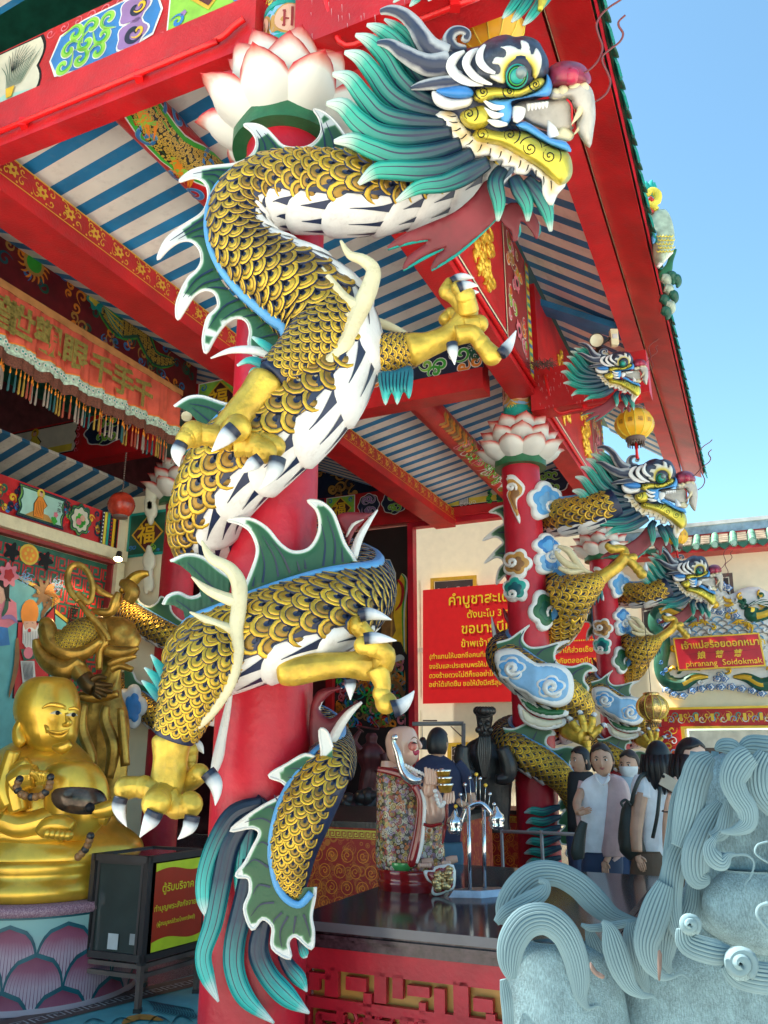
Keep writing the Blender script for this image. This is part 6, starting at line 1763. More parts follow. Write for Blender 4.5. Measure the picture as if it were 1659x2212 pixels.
puff(m,tf,px3(3.78),8,'tuft',6,.03)
for i in range(len(m.uv)):m.uv[i] = ((876-m.uv[i][1])/86,0)
for i in range(8):T2(m,[(824+8.5*i,806-i,3.752,1),(826+7.5*i,830,3.745,1.2),(830+7*i,848,3.752,.4)],'navy',3,4)
m.build('elbow_tuft',lB)
m = MB();T2(m,[(800,690,4.0,10),(840,705,3.98,10),(880,722,3.96,5),(905,735,3.95,1)],'bone',5,10);m.build('flame_horn',lB)
lC = paw(r1,Yr([(372,1585,42),(368,1640,37),(362,1690,38),(350,1735,36)],3.80),[(Yr([(350,1715,30),(310,1700,22),(272,1702,25)],3.76),Yr([(262,1722,15),(257,1742,15),(263,1764,9),(274,1786,1)],3.68)),(Yr([(350,1720,34),(336,1735,30,-.1)],3.76),Yr([(336,1752,19),(326,1772,18),(314,1790,10),(302,1809,1)],3.62)),(Yr([(360,1725,30),(382,1742,24),(410,1738,28)],3.74),Yr([(416,1762,17),(410,1784,16),(398,1800,9),(384,1813,1)],3.66)),(Yr([(375,1660,30,.1),(402,1690,22,.04),(430,1672,22,0)],3.82),Yr([(448,1668,17),(464,1690,16),(468,1714,10),(465,1740,1)],3.76)),(Yr([(385,1640,24,.1),(405,1620,22,.12),(408,1650,18,.12)],3.86),Yr([(415,1600,10),(430,1612,9),(440,1628,1)],3.98))],scaled=[(480,1385,3.86,60,(0,-1,0)),(446,1430,3.80,74,(0,-1,0)),(418,1490,3.79,70,(0,-1,0)),(396,1545,3.79,56,(0,-1,0)),(376,1596,3.80,45,(0,-1,0))])
for dat in ([(388,1588,2),(430,1566,9),(468,1522,13),(498,1468,15),(512,1410,15),(510,1360,16),(516,1310,17),(516,1262,17),(496,1228,14),(460,1208,11),(446,1190,8),(436,1168,2)],[(512,1300,15),(478,1288,12),(445,1272,9),(414,1246,2)],[(510,1365,14),(470,1350,11),(440,1336,8),(410,1322,2)]):
 m = MB();T2(m,Yr(dat,3.74),'bone',5,14);m.build('flame_horn',lC)
for dat in ([(326,1414,2),(345,1440,10),(365,1470,16),(385,1505,14)],[(312,1442,2),(335,1462,10),(358,1490,15),(378,1520,12)],[(306,1470,2),(325,1485,9),(350,1510,13),(370,1530,10)]):m = MB();T2(m,Yr(dat,3.92),'tuft',5,16,.5);m.build('elbow_tuft',lC)
m = MB();T2(m,Yr([(455,1690,4),(470,1640,12),(480,1590,10),(490,1540,8),(500,1490,4)],4.1),'white',4,10);m.build('fin_spike',lC)
lD = paw(r1,Yr([(600,1452,30),(640,1447,34),(690,1440,30),(745,1436,28),(795,1438,33),(825,1440,28)],3.86),[(Yr([(830,1430,25),(800,1385,20,.08),(772,1350,20,.06)],3.84),Yr([(776,1330,15),(795,1326,14),(818,1330,10),(846,1339,1)],3.84)),(Yr([(825,1436,26),(832,1412,22,-.06),(806,1398,20,-.08),(784,1394,20,-.08)],3.82),Yr([(786,1380,13),(806,1378,13),(830,1380,9),(857,1384,1)],3.70)),(Yr([(815,1445,26),(826,1478,19),(824,1498,18),(834,1518,24)],3.80),Yr([(848,1532,20),(868,1524,16),(884,1508,9),(895,1492,1)],3.74)),(None,Yr([(756,1468,14),(757,1482,12),(757,1496,7),(757,1512,1)],3.78))])
# ---------------------------------------------------- second and third columns: clouds and dragons
def swirl_cloud(parent,c,r,px_,col,Yc,spx,seed=0,wrap=True,ol=None):
 """raised painted cloud; outline in traced pixels, laid on the round shaft"""
 def g(o):
  def f(x,y,h):
   p = P(x,y,Yc)
   dx = max(-r*.98,min(r*.98,p.x-c.x)) if wrap else 0
   yy = c.y-math.sqrt(max(.0004,r*r-dx*dx)) if wrap else Yc
   q_ = P(x,y,yy)
   n_ = V((q_.x-c.x,q_.y-c.y,0)).normalized() if wrap else V((0,-1,0))
   return q_+n_*(h+o)
  return f
 x0 = sum(p[0] for p in px_)/len(px_);y0 = sum(p[1] for p in px_)/len(px_)
 m = MB();k = [(x0+(p[0]-x0)*1.0,y0+(p[1]-y0)*1.0) for p in px_]
 puff(m,k,g(0),5,'white2',5,.06,3,back=False)
 k2 = [(x0+(p[0]-x0)*.76,y0+(p[1]-y0)*.78) for p in px_]
 puff(m,k2,g(.045),4,col,5,.022,3,back=False)
 k3 = [(x0+(p[0]-x0)*.46,y0+(p[1]-y0)*.5+2) for p in px_];puff(m,k3,g(.062),4,{'skyblue':'cloudblue','blue':'skyblue','cloudblue':'blue','ochre':'brown','teal':'dteal','green':'dgreen'}.get(col,col),4,.012,3,back=False)
 for (sx_,sy_,sr,a0,dr) in spx:
  sp = spiral(sx_,sy_,sr,a0,1.15,dr,sr*.8)
  tube(m,[g(.075)(a,b,0) for a,b in sp],[.012+.012*min(1,(len(sp)-i)/4) for i in range(len(sp))],'white2',8)
 return m.build('raised_cloud',parent)
def lobes(cx_,cy_,rx,ry,n=6,la=.13,rot=0.):return [(cx_+rx*(1-la+2*la*abs(math.cos(n*k*PI/30+rot)))*math.cos(k*PI/15),cy_+ry*(1-la+2*la*abs(math.cos(n*k*PI/30+rot)))*math.sin(k*PI/15)) for k in range(30)]
c2 = W(6,.08,0);Yp = c2 .y-.24
cl = [([(1096,1030),(1110,1026),(1122,1036),(1134,1052),(1130,1068),(1118,1080),(1118,1100),(1124,1118),(1122,1132),(1112,1112),(1104,1090),(1098,1070),(1102,1054)],'ochre',[(1110,1056,8,0,1)]),(lobes(1173,1083,33,40,5,.12,1),'skyblue',[(1180,1094,12,2.5,-1)]),(lobes(1176,1178,25,24,4,.13),'blue',[(1188,1186,9,1,1)]),(lobes(1180,1216,27,25,4,.12,2),'cloudblue',[(1180,1206,11,4,1)]),(lobes(1120,1218,27,30,5,.12),'ochre',[(1112,1216,10,3,1)]),(lobes(1118,1272,24,29,5,.12,1),'teal',[(1113,1284,10,3,1)]),(lobes(1174,1318,31,42,5,.12,2),'green',[(1184,1322,12,3,-1)])]
for ol,col,sp in cl:swirl_cloud(col2,c2,.24,ol,col,Yp,sp)
r2 = thing('coiled_dragon','gold scaled dragon with blue clouds coiled round the second column, teal-maned head on the right','dragon statue',c2,'coiled column dragons')
Y0 = c2 .y
rows = [(1330,1085,Y0-.35,34,(0,0,1)),(1290,1103,Y0-.3,38,(0,0,1)),(1240,1114,Y0-.15,39,(0,0,1)),(1195,1118,Y0+.2,38,(0,0,1)),(1150,1125,Y0+.45,36,(-.2,-.2,1)),(1122,1150,Y0+.4,32,(-1,-.3,.6)),(1118,1190,Y0+.32,30,(-1,-.3,0)),(1124,1235,Y0+.38,32,(-1,0,-.3)),(1160,1270,Y0+.45,38,(-.6,.3,-.8)),(1212,1275,Y0+.1,46,(-.3,-.8,.3)),(1222,1310,Y0-.05,46,(-.8,-.8,0)),(1200,1355,Y0+.15,42,(-1,-.3,.3)),(1150,1390,Y0+.42,40,(0,.3,1)),(1098,1400,Y0+.2,36,(0,.1,1)),(1092,1420,Y0-.1,38,(.1,-.1,1)),(1130,1455,Y0-.35,42,(.4,-.2,1)),(1190,1492,Y0-.36,44,(.5,-.2,.9)),(1240,1520,Y0-.15,38,(.6,0,.8)),(1235,1560,Y0+.2,36,(.4,0,1)),(1170,1575,Y0+.44,34,(0,0,1)),(1105,1580,Y0+.3,32,(0,-.1,1)),(1092,1598,Y0-.02,32,(.1,-.2,1)),(1120,1624,Y0-.30,33,(.4,-.3,1)),(1175,1655,Y0-.34,33,(.5,-.3,.8)),(1218,1690,Y0-.28,28,(.9,-.3,.5)),(1240,1745,Y0-.24,19,(1,-.3,0)),(1240,1795,Y0-.22,12,(1,-.3,0)),(1236,1830,Y0-.22,4,(1,-.3,0))]
b2 = Body(rows)
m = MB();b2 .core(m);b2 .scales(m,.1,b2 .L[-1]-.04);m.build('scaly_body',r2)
m = MB();b2 .plates(m,.3,b2 .L[-1]*.9,R(48));m.build('belly_plates',r2)
m = MB();b2 .ridge(m,.3,b2 .L[-1]-.02);m.build('spine_ridge',r2)
fin(r2,[(1108,1098),(1085,1092),(1056,1106),(1078,1112),(1088,1130),(1070,1142),(1042,1168),(1070,1160),(1086,1172),(1072,1186),(1046,1217),(1072,1204),(1088,1214),(1076,1232),(1072,1263),(1090,1244),(1104,1250)],[(1118,1240),(1112,1180),(1116,1120)],Y0+.25,[[(1105,1110),(1080,1100)],[(1102,1150),(1075,1150)],[(1102,1195),(1075,1195)]],ref=9)
fin(r2,[(1072,1388),(1100,1380),(1120,1366),(1144,1350),(1132,1366),(1130,1384),(1146,1398),(1176,1396),(1204,1388),(1231,1384),(1206,1398),(1198,1416),(1206,1434),(1236,1440),(1268,1432),(1290,1448),(1268,1452),(1262,1470),(1272,1486),(1266,1500)],[(1240,1500),(1200,1460),(1140,1425),(1090,1402),(1074,1400)],lambda x,y:Y0-.30,[[(1130,1405),(1122,1385),(1132,1362)],[(1160,1415),(1175,1402),(1205,1392)],[(1195,1440),(1200,1425)],[(1230,1465),(1245,1450),(1262,1442)]],ref=9)
m = MB();puff(m,[(1062,1330),(1070,1350),(1085,1368),(1098,1352),(1090,1336),(1086,1312),(1100,1330),(1116,1345),(1110,1380),(1080,1392),(1068,1370)],px3(Y0+.2),5,'membrane',5,.02);T2(m,[(1062,1332,Y0+.15,1),(1066,1360,Y0+.12,4),(1072,1392,Y0+.1,5)],'lgrey',4,8);m.build('dorsal_fin',r2)
fin(r2,[(1086,1572),(1110,1574),(1146,1560),(1180,1566),(1200,1586),(1184,1590),(1180,1606),(1196,1618),(1226,1612),(1256,1624),(1242,1632),(1232,1650),(1244,1668),(1262,1660),(1252,1690)],[(1228,1680),(1190,1640),(1140,1606),(1092,1586)],Y0-.28,[[(1150,1600),(1160,1580)],[(1200,1640),(1215,1628)]],ref=9)
fin(r2,[(1216,1722),(1206,1738),(1212,1752),(1222,1748),(1208,1766),(1206,1782),(1220,1784),(1208,1800),(1212,1822),(1228,1826),(1222,1844),(1236,1858)],[(1240,1830),(1236,1760),(1232,1720)],Y0-.26,[],ref=6)
for i in range(6):
 m = MB();y = 1756+i*22;T2(m,[(1132+(i%2)*4,y,Y0-.25,1.5),(1150,y-5,Y0-.28,8),(1172,y-2,Y0-.29,9),(1192,y-8,Y0-.28,8),(1212,y-14,Y0-.26,5)],'mane',4,16,.45,up0=V((0,-1,0)),prof=lambda v,u:1+.08*math.cos(v*44));m.build('tail_plume',r2)
rr = .24
for ol,col,sp,h_ in (([(1070,1408),(1096,1400),(1118,1404),(1140,1420),(1160,1432),(1188,1432),(1216,1438),(1236,1458),(1240,1490),(1232,1516),(1208,1528),(1180,1524),(1150,1512),(1134,1498),(1110,1488),(1086,1464),(1070,1436)],'skyblue',[(1106,1444,15,1,-1),(1190,1484,18,1,-1)],.66),):
 def gc(o):return lambda x,y,h:P(x,y,Y0-h_+.0016*abs(x-1155)-h-o)
 m = MB();puff(m,ol,gc(0),8,'white2',7,.09,3);k2 = [(1155+(p[0]-1155)*.88,1465+(p[1]-1465)*.82) for p in ol];puff(m,k2,gc(.07),6,'cloudblue',7,.03,3,back=False)
 for cx_,cy_ in ((1104,1444),(1190,1484)):puff(m,lobes(cx_,cy_,30,24,5,.12,.5),gc(.085),5,'white2',6,.035,2,back=False);puff(m,lobes(cx_,cy_,26,20,5,.12,.5),gc(.10),5,'skyblue',6,.03,2,back=False)
 for (sx_,sy_,sr,a0,dr) in sp:s_ = spiral(sx_,sy_,sr,a0,1.2,dr,sr*.8);tube(m,[gc(.13)(a,b,0) for a,b in s_],[.014+.02*min(1,(len(s_)-i)/5) for i in range(len(s_))],'white2',8)
 m.build('raised_cloud',r2)
for pts_,col,yy in (([(1116,1498),(1150,1520),(1190,1532),(1226,1532),(1222,1548),(1180,1552),(1140,1535)],'green',Y0-.44),([(1120,1520),(1150,1545),(1190,1556),(1220,1552),(1218,1568),(1180,1578),(1146,1570),(1124,1552)],'paper',Y0-.38)):
 m = MB();puff(m,pts_,px3(yy),5,'white2',6,.05,3);k2 = [(1170+(p[0]-1170)*.86,sum(q[1] for q in pts_)/len(pts_)+(p[1]-sum(q[1] for q in pts_)/len(pts_))*.72) for p in pts_];puff(m,k2,px3(yy-.03),4,col,6,.035,3);m.build('raised_cloud',r2)
HC2 = P(1385,1065,Y0-.25);N2 = V((0,-math.cos(R(6)),-math.sin(R(6))))
G2 = lambda x,y,h:hit(1432+(x-1125)*.467,1029+(y-157)*.467,HC2+N2*h,N2)
build_head(r2,G2,(G2(1100,260,0)-G2(1000,260,0)).length/100,True)
Ya = Y0-.3
def Z2(L_):return [(a[0],a[1],Ya+(a[3] if len(a)>3 else 0),a[2]) for a in L_]
l = paw(r2,Z2([(1285,1258,16),(1310,1240,14),(1335,1222,13),(1350,1204,13)]),[(Z2([(1350,1200,11),(1345,1186,9),(1322,1186,9,-.05),(1314,1180,8,-.05)]),Z2([(1314,1177,7,-.05),(1325,1173,6,-.05),(1340,1174,1,-.05)])),(Z2([(1345,1205,12),(1362,1214,10),(1378,1230,10),(1386,1240,11)]),Z2([(1392,1238,6),(1394,1228,6),(1395,1215,1)])),(Z2([(1350,1210,11),(1368,1204,9)]),None)],scaled=[(1205,1300,Ya+.15,48,(0,-1,0)),(1240,1285,Ya+.05,44,(0,-1,0)),(1270,1268,Ya,30,(0,-1,0)),(1296,1250,Ya,16,(0,-1,0))])
for d_ in ([(1288,1240,1),(1262,1232,6),(1244,1212,8),(1228,1190,8),(1205,1180,3)],[(1252,1226,6),(1225,1218,8),(1205,1200,6),(1200,1190,2)],[(1262,1232,5),(1232,1236,7),(1206,1226,4)]):m = MB();T2(m,Z2(d_),'bone',4,10);m.build('flame_horn',l)
for i in range(5):m = MB();T2(m,Z2([(1268+6*i,1268-2*i,4),(1270+7*i,1290-2*i,5),(1268+8*i,1318-5*i,.8)]),'tuft',4,10);m.build('elbow_tuft',l)
Ya = Y0-.5
paw(r2,Z2([(1215,1575,16,.2),(1240,1585,17,.1),(1262,1592,19)]),[(Z2([(1255,1585,10),(1244,1572,8),(1238,1562,8)]),Z2([(1236,1558,6),(1230,1552,5),(1224,1552,1)])),(Z2([(1262,1582,10),(1260,1562,8),(1256,1550,8)]),Z2([(1256,1545,6),(1252,1538,5),(1247,1538,1)])),(Z2([(1270,1582,10),(1278,1566,8),(1280,1554,8)]),Z2([(1280,1550,6),(1284,1543,5),(1290,1546,1)])),(Z2([(1275,1590,10),(1290,1578,8),(1296,1572,7)]),Z2([(1298,1570,6),(1306,1566,5),(1312,1572,1)])),(Z2([(1266,1600,11),(1268,1618,8),(1270,1630,8)]),Z2([(1272,1634,7),(1278,1640,7),(1276,1652,2)]))])
r3 = copy_tree(r2,W(11.65,.03,-.05)-W(6,.08,0),'farthest gold scaled dragon, coiled round the third column above the two women in white','coiled column dragons')
for ch in [k for k in col2 .children if k.name.startswith('raised_cloud')]:
 c = ch.copy();COL.objects.link(c);c.parent = col3;c.location = V((0,0,-.05))
 # ---------------------------------------------------- dim dragon on the column inside the hall
c4 = W(5.2,4.8,0);Y4 = c4 .y
r4 = thing('coiled_dragon','shadowy gold dragon body with grey clouds on the inner column behind the foreground one','dragon statue',c4,'coiled column dragons')
b4 = Body([(268,1300,Y4+.1,24,(0,-.2,1)),(280,1325,Y4-.25,26,(.2,-.2,1)),(320,1352,Y4-.42,27,(.3,-.2,1)),(365,1376,Y4-.42,27,(.3,-.2,1)),(410,1396,Y4-.2,26,(.3,0,1)),(425,1420,Y4+.2,25,(0,0,1)),(360,1450,Y4+.42,25,(0,0,1)),(280,1470,Y4+.2,25,(0,0,1)),(272,1500,Y4-.1,25,(.2,0,1)),(305,1525,Y4-.36,25,(.3,-.2,1)),(350,1560,Y4-.40,24,(.4,-.2,1)),(395,1600,Y4-.2,22,(.4,-.2,1))])
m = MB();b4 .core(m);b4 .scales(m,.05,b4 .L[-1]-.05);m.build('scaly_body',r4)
m = MB();b4 .plates(m,.05,b4 .L[-1]-.1,R(48));m.build('belly_plates',r4)
m = MB();b4 .ridge(m,.05,b4 .L[-1]-.02);m.build('spine_ridge',r4)
fin(r4,[(274,1296),(279,1272),(270,1262),(292,1280),(302,1300),(322,1310),(340,1300),(348,1288),(366,1300),(372,1322),(392,1340),(420,1345)],[(420,1380),(350,1350),(290,1322)],Y4-.3,[],ref=8)
fin(r4,[(268,1440),(286,1450),(296,1470),(316,1480),(330,1476),(345,1492),(362,1500)],[(362,1530),(310,1505),(270,1490)],Y4-.3,[],ref=8)
m = MB();puff(m,lobes(283,1526,30,44,5,.13),px3(Y4-.62),6,'lgrey',7,.1,3);puff(m,lobes(288,1528,17,30,5,.1),px3(Y4-.70),5,'blue',7,.04,3);m.build('raised_cloud',r4)
for i,(x,y) in enumerate(((322,1212),(325,1080),(320,1252),(326,1100))):
 m = MB();puff(m,lobes(x,y,12,30,4,.15,i),px3(Y4-.2),4,'paper',6,.06,3);m.build('raised_cloud',r4)
for i in range(5):m = MB();T2(m,[(392+3*(i%2),1064+18*i,Y4-.1,5),(384,1058+18*i,Y4-.15,4),(372,1050+18*i,Y4-.18,.6)],'tuft',3,8,.5);m.build('dorsal_fin',r4)
# ============================================================ COUNTER, ALTARS, STATUES
def loft(mb,rows,Y,k,m,n=4,seg=32,dyf=None,prof=None,caps=True):
 """solid of elliptic slices from a traced silhouette: rows y, xl, xr [, dY, k]"""
 rows = [tuple(r)+(0.,)*(4-len(r))+(() if len(r)>4 else (k,)) for r in rows]
 d = cr([tuple(map(float,r)) for r in rows],n)
 vs = [];fs = [];uv = []
 for i,(y,xl,xr,dY,kk) in enumerate(d):
  yy = Y+dY;c = P((xl+xr)/2,y,yy);rx = max(.3,(xr-xl)/2)*SZ(y,yy)
  for j in range(seg+1):
   a = 2*PI*j/seg;q_ = prof(j/seg,i/(len(d)-1)) if prof else 1
   vs.append(c+V((math.sin(a)*rx*q_,-math.cos(a)*rx*kk*q_,0)));uv.append((j/seg,i/(len(d)-1)))
 for i in range(len(d)-1):
  for j in range(seg):
   q_ = i*(seg+1)+j;fs.append((q_,q_+1,q_+seg+2,q_+seg+1))
 if caps:
  for i in (0,len(d)-1):
   c = len(vs);vs.append(P((d[i][1]+d[i][2])/2,d[i][0],Y+d[i][3]));uv.append((0,0))
   for j in range(seg):q_ = i*(seg+1)+j;fs.append((q_,q_+1,c))
 mb.add(vs,fs,m,uv);return mb
def patt(name,base,cols,scale,rough=.25,thr=.33,metal=0.):
 """flowers scattered on cloth: voronoi cells tinted at random"""
 m = mat(name,base,rough,metal);nt,b = nodes_of(m)
 tc = nt.nodes.new('ShaderNodeTexCoord');prev = None
 for k,sc in enumerate((scale,scale*2.3)):
  vo = nt.nodes.new('ShaderNodeTexVoronoi');vo.inputs['Scale'].default_value = sc;nt.links.new(tc.outputs['Object'],vo.inputs['Vector'])
  se = nt.nodes.new('ShaderNodeSeparateXYZ');nt.links.new(vo.outputs['Color'],se.inputs[0])
  rp = nt.nodes.new('ShaderNodeValToRGB');rp.color_ramp.interpolation = 'CONSTANT';el = rp.color_ramp.elements
  while len(el)<len(cols):el.new(.5)
  for i,(e,c) in enumerate(zip(el,cols)):e.position = i/len(cols);e.color = (*c,1)
  nt.links.new(se.outputs[k],rp.inputs[0])
  wv = nt.nodes.new('ShaderNodeMath');wv.operation = 'SINE';mu = nt.nodes.new('ShaderNodeMath');mu.operation = 'MULTIPLY';mu.inputs[1].default_value = 30
  nt.links.new(vo.outputs['Distance'],mu.inputs[0]);nt.links.new(mu.outputs[0],wv.inputs[0])
  lt = nt.nodes.new('ShaderNodeMath');lt.operation = 'LESS_THAN';lt.inputs[1].default_value = thr;nt.links.new(vo.outputs['Distance'],lt.inputs[0])
  g = nt.nodes.new('ShaderNodeMath');g.operation = 'GREATER_THAN';g.inputs[1].default_value = -.45;nt.links.new(wv.outputs[0],g.inputs[0])
  an = nt.nodes.new('ShaderNodeMath');an.operation = 'MULTIPLY';nt.links.new(lt.outputs[0],an.inputs[0]);nt.links.new(g.outputs[0],an.inputs[1])
  mx = nt.nodes.new('ShaderNodeMix');mx.data_type = 'RGBA';nt.links.new(an.outputs[0],mx.inputs['Factor'])
  if prev is None:mx.inputs['A'].default_value = (*base,1)
  else:nt.links.new(prev,mx.inputs['A'])
  nt.links.new(rp.outputs[0],mx.inputs['B']);prev = mx.outputs['Result']
 nt.links.new(prev,b.inputs['Base Color']);return m
patt('floral',(.09,.07,.05),[(.62,.5,.35),(.62,.2,.06),(.35,.22,.32),(.5,.35,.1),(.28,.3,.12),(.5,.45,.4),(.4,.08,.08)],20,.2,.54)
patt('brocadered',(.42,.02,.012),[(.55,.10,.02),(.42,.02,.012),(.60,.16,.02)],9,.55,.5)
mat('platesteel',(.42,.43,.45),.3,metal=.9,var=.3,vscale=12);mat('purplemarble',(.055,.03,.04),.18,var=.6,vscale=25);mat('greyedge',(.12,.12,.14),.2);mat('skin_porc',(.66,.40,.30),.14,coat=.5,var=.04);mat('glazered',(.26,.01,.012),.12,coat=.6,var=.2);mat('brownskin',(.30,.15,.09),.5,var=.1)
mat('limegl',(.08,.4,.12),.15,coat=.5);mat('blush',(.62,.16,.12),.2,coat=.4)
uvramp('drumpaint',1,[(0,(.30,.50,.46)),(.2,(.30,.50,.46)),(.5,(.42,.36,.38)),(1,(.42,.32,.36))],.5)
t = thing('offering_counter','polished dark stone counter with red fretwork front, in front of the porcelain monk','counter',W(1.5,-.8,0))
def blk(mb,a0,a1,b0,b1,z0,z1,m):prism(mb,[W(a0,b0,z0),W(a1,b0,z0),W(a1,b1,z0),W(a0,b1,z0)],(0,0,z1-z0),m)
m = MB();blk(m,.33,2.72,-1.6,.02,.81,.85,'countertop');m.build('top',t)
m = MB();blk(m,.325,.33,-1.605,.022,.808,.852,'greyedge');blk(m,.36,2.7,-1.58,0,.76,.81,'purplemarble');blk(m,.34,2.71,-1.59,.01,.775,.79,'purplemarble');blk(m,.38,2.68,-1.56,-.02,.72,.76,'purplemarble');m.build('moulding',t)
m = MB();blk(m,.46,2.6,-1.5,-.08,0,.72,'ochre');m.build('gilt_core',t)
m = MB();mat('fretred',(.50,.012,.03),.4,var=.2,bump=.2,dirt=.2,dcol=(.3,.05,.05))
holes = []
q = Quad(W(.41,-.04,0),W(.41,-1.54,0),W(.41,-1.54,.72),W(.41,-.04,.72),-DV)
def bars(mb,q,L_,dp=.03):
 for x0,y0,x1,y1 in L_:
  e = .008;x0,y0,x1,y1 = max(0,x0-e),max(0,y0-e),min(q.L,x1+e),min(q.H,y1+e);dp = dp+.0003
  prism(mb,[q.q(x0,y0),q.q(x1,y0),q.q(x1,y1),q.q(x0,y1)],q.n*-dp,'fretred')
L_ = [(0,.62,1.5,.72),(0,0,.03,.62),(1.47,0,1.5,.62),(0,0,1.5,.05),(.03,.575,.16,.585),(.03,.52,.09,.56),(.14,.50,.2,.62),(.26,.54,.36,.585),(.42,.5,.47,.62),(.52,.53,.56,.62),(.03,.44,1.47,.475),(.6,.55,.7,.58),(.74,.475,.78,.58),(.84,.475,.9,.62),(.94,.52,1.02,.56),(1.08,.475,1.13,.62),(1.18,.55,1.3,.575),(1.35,.5,1.39,.62),(.36,.475,.39,.52),(.66,.475,.68,.51),(1.24,.475,1.27,.52),(1.0,.475,1.03,.5)]
for cx_ in (.30,.96):
 for s_ in (-1,1):
  L_+=[(cx_+s_*.27-.012,.05,cx_+s_*.27+.012,.44),(cx_+s_*.2-.01,.1,cx_+s_*.2+.01,.40),(cx_+s_*.08-.01,.05,cx_+s_*.08+.01,.18),(cx_+s_*.08-.01,.3,cx_+s_*.08+.01,.44)]
 L_+=[(cx_-.2,.39,cx_-.06,.41),(cx_+.06,.39,cx_+.2,.41),(cx_-.27,.24,cx_-.2,.26),(cx_+.2,.24,cx_+.27,.26),(cx_-.06,.12,cx_+.06,.15),(cx_-.06,.33,cx_+.06,.36),(cx_-.065,.12,cx_-.045,.36),(cx_+.045,.12,cx_+.065,.36),(cx_-.2,.1,cx_-.08,.12),(cx_+.08,.1,cx_+.2,.12)]
L_+=[(.58,.05,.68,.08),(.60,.08,.62,.44),(.655,.08,.675,.44)]
bars(m,q,L_)
rnd = random.Random(8)
for cx_ in (.30,.63,.96,1.35):
 for k in range(16):
  x_,y_ = cx_+.17*math.cos(k),.25+.17*math.sin(k*1.7)
  sp = spiral(x_,y_,.05,k,.8,1,.05,7);tube(m,[q.q(max(.02,min(1.48,a)),b,-.012) for a,b in sp if 0<b<.45],.012,'fretred',6)
 for s_ in (-1,1):
  for rr in (.15,.22):tube(m,[q.q(cx_+s_*(.27-rr*math.cos(a_*.3)),.05+rr*math.sin(a_*.3)*1.3,-.012) for a_ in range(0,6)],.014,'fretred',6)
m.build('fretwork_panel',t)
m = MB();q2 = Quad(W(.41,-1.54,0),W(2.6,-1.54,0),W(2.6,-1.54,.72),W(.41,-1.54,.72),-NV)
bars(m,q2,[(0,.62,2.19,.72),(0,0,2.19,.06)]+[(i*.18,.06,i*.18+.04,.62) for i in range(13)]+[(0,.3,2.19,.34)]);m.build('fretwork_panel',t)
def altar(a0,a1,b0,b1,z,label,m_='brocadered',top=True):
 t = thing('altar_table',label,'altar',W((a0+a1)/2,(b0+b1)/2,0),'brocade covered altars')
 m = MB();blk(m,a0,a1,b0,b1,0,z,m_);m.build('brocade_cloth',t)
 m = MB();q = Quad(W(a0-.004,b1,0),W(a0-.004,b0,0),W(a0-.004,b0,z),W(a0-.004,b1,z),-DV)
 for y0 in (z-.09,.02):
  q.rect(m,0,y0,q.L,y0+.07,'yellow2',1);fret(q,m,.01,y0+.006,q.L,y0+.07,'red',.058,.01,2)
 for i in range(int(q.L/.15)):
  for j in range(int((z-.2)/.13)):
   cx_,cy_ = .08+i*.15+(j%2)*.07,.17+j*.13
   if cx_<q.L-.07:
    q.rib(m,[(cx_+.055*math.cos(k*PI/6),cy_+.055*math.sin(k*PI/6)) for k in range(13)],.007,'orange',1,1,False);q.rib(m,spiral(cx_,cy_,.035,i+j,1.2),.008,'orange',1,1,False)
 m.build('gold_border',t)
 m = MB();blk(m,a0-.03,a1,b0-.03,b1+.03,z,z+.05,'bronze');m.build('top',t)
altar(3.1,5.0,.32,2.1,1.05,'tall altar draped in red and gold coin brocade, left of the porcelain monk')
altar(6.5,7.3,.45,1.7,.95,'lower red brocade altar behind the man in blue')
m = MB();t = thing('metal_stand','low grey metal rail stand with an orange board beside the rear altar','stand',W(4.6,-.4,0))
for b in (-.9,-.3,.1):tube(m,[W(4.6,b,0),W(4.6,b,.95)],.018,'grey',6)
for z in (.35,.93):tube(m,[W(4.6,.1,z),W(4.6,-1.2,z)],.018,'grey',6)
blk(m,4.62,4.66,-1.2,.1,.05,.22,'orange');m.build('frame',t)
zc_ = lambda L_:[(648+a[0]*.3255,1458+a[1]*.3255)+tuple(a[2:]) for a in L_]
def zl(rows):return [(1458+r[0]*.3255,648+r[1]*.3255,648+r[2]*.3255)+tuple(r[3:]) for r in rows]
YM = onZ(899,1925,.85).y+.12
t = thing('porcelain_monk','smiling bald porcelain monk in a floral robe holding a silver sceptre, on the dark counter','statue',P(899,1938,YM))
m = MB();loft(m,zl([(1275,515,1000),(1290,512,1020),(1340,520,1025),(1360,512,1030),(1420,522,1030),(1440,515,1030),(1480,540,1010),(1492,560,990)]),YM,.85,'glazered');m.build('base',t)
m = MB();loft(m,zl([(600,560,720),(640,512,760),(720,508,800),(850,510,830),(1000,508,860),(1150,505,940),(1240,508,950),(1285,520,940)]),YM,.8,'floral',prof=lambda v,u:1+.03*math.sin(v*44)*u)
loft(m,zl([(980,800,960),(1100,800,955),(1200,790,962),(1240,800,950)]),YM-.06,.8,'floral');body = m.build('robe',t)
m = MB();T2(m,[(a,b,YM-.26,r_) for a,b,r_ in zc_([(760,730,10),(800,820,9),(800,950,11),(780,1100,13),(745,1230,12),(720,1262,6)])],'glazered',5,12,.5)
T2(m,[(a,b,YM-.27,r_) for a,b,r_ in zc_([(800,760,2),(826,850,4),(820,980,4),(805,1130,5),(775,1250,3)])],'porcelain',5,8,.5)
T2(m,[(a,b,YM-.22,r_) for a,b,r_ in zc_([(515,625,6),(600,640,8),(690,670,9),(760,740,9)])],'glazered',5,10,.6)
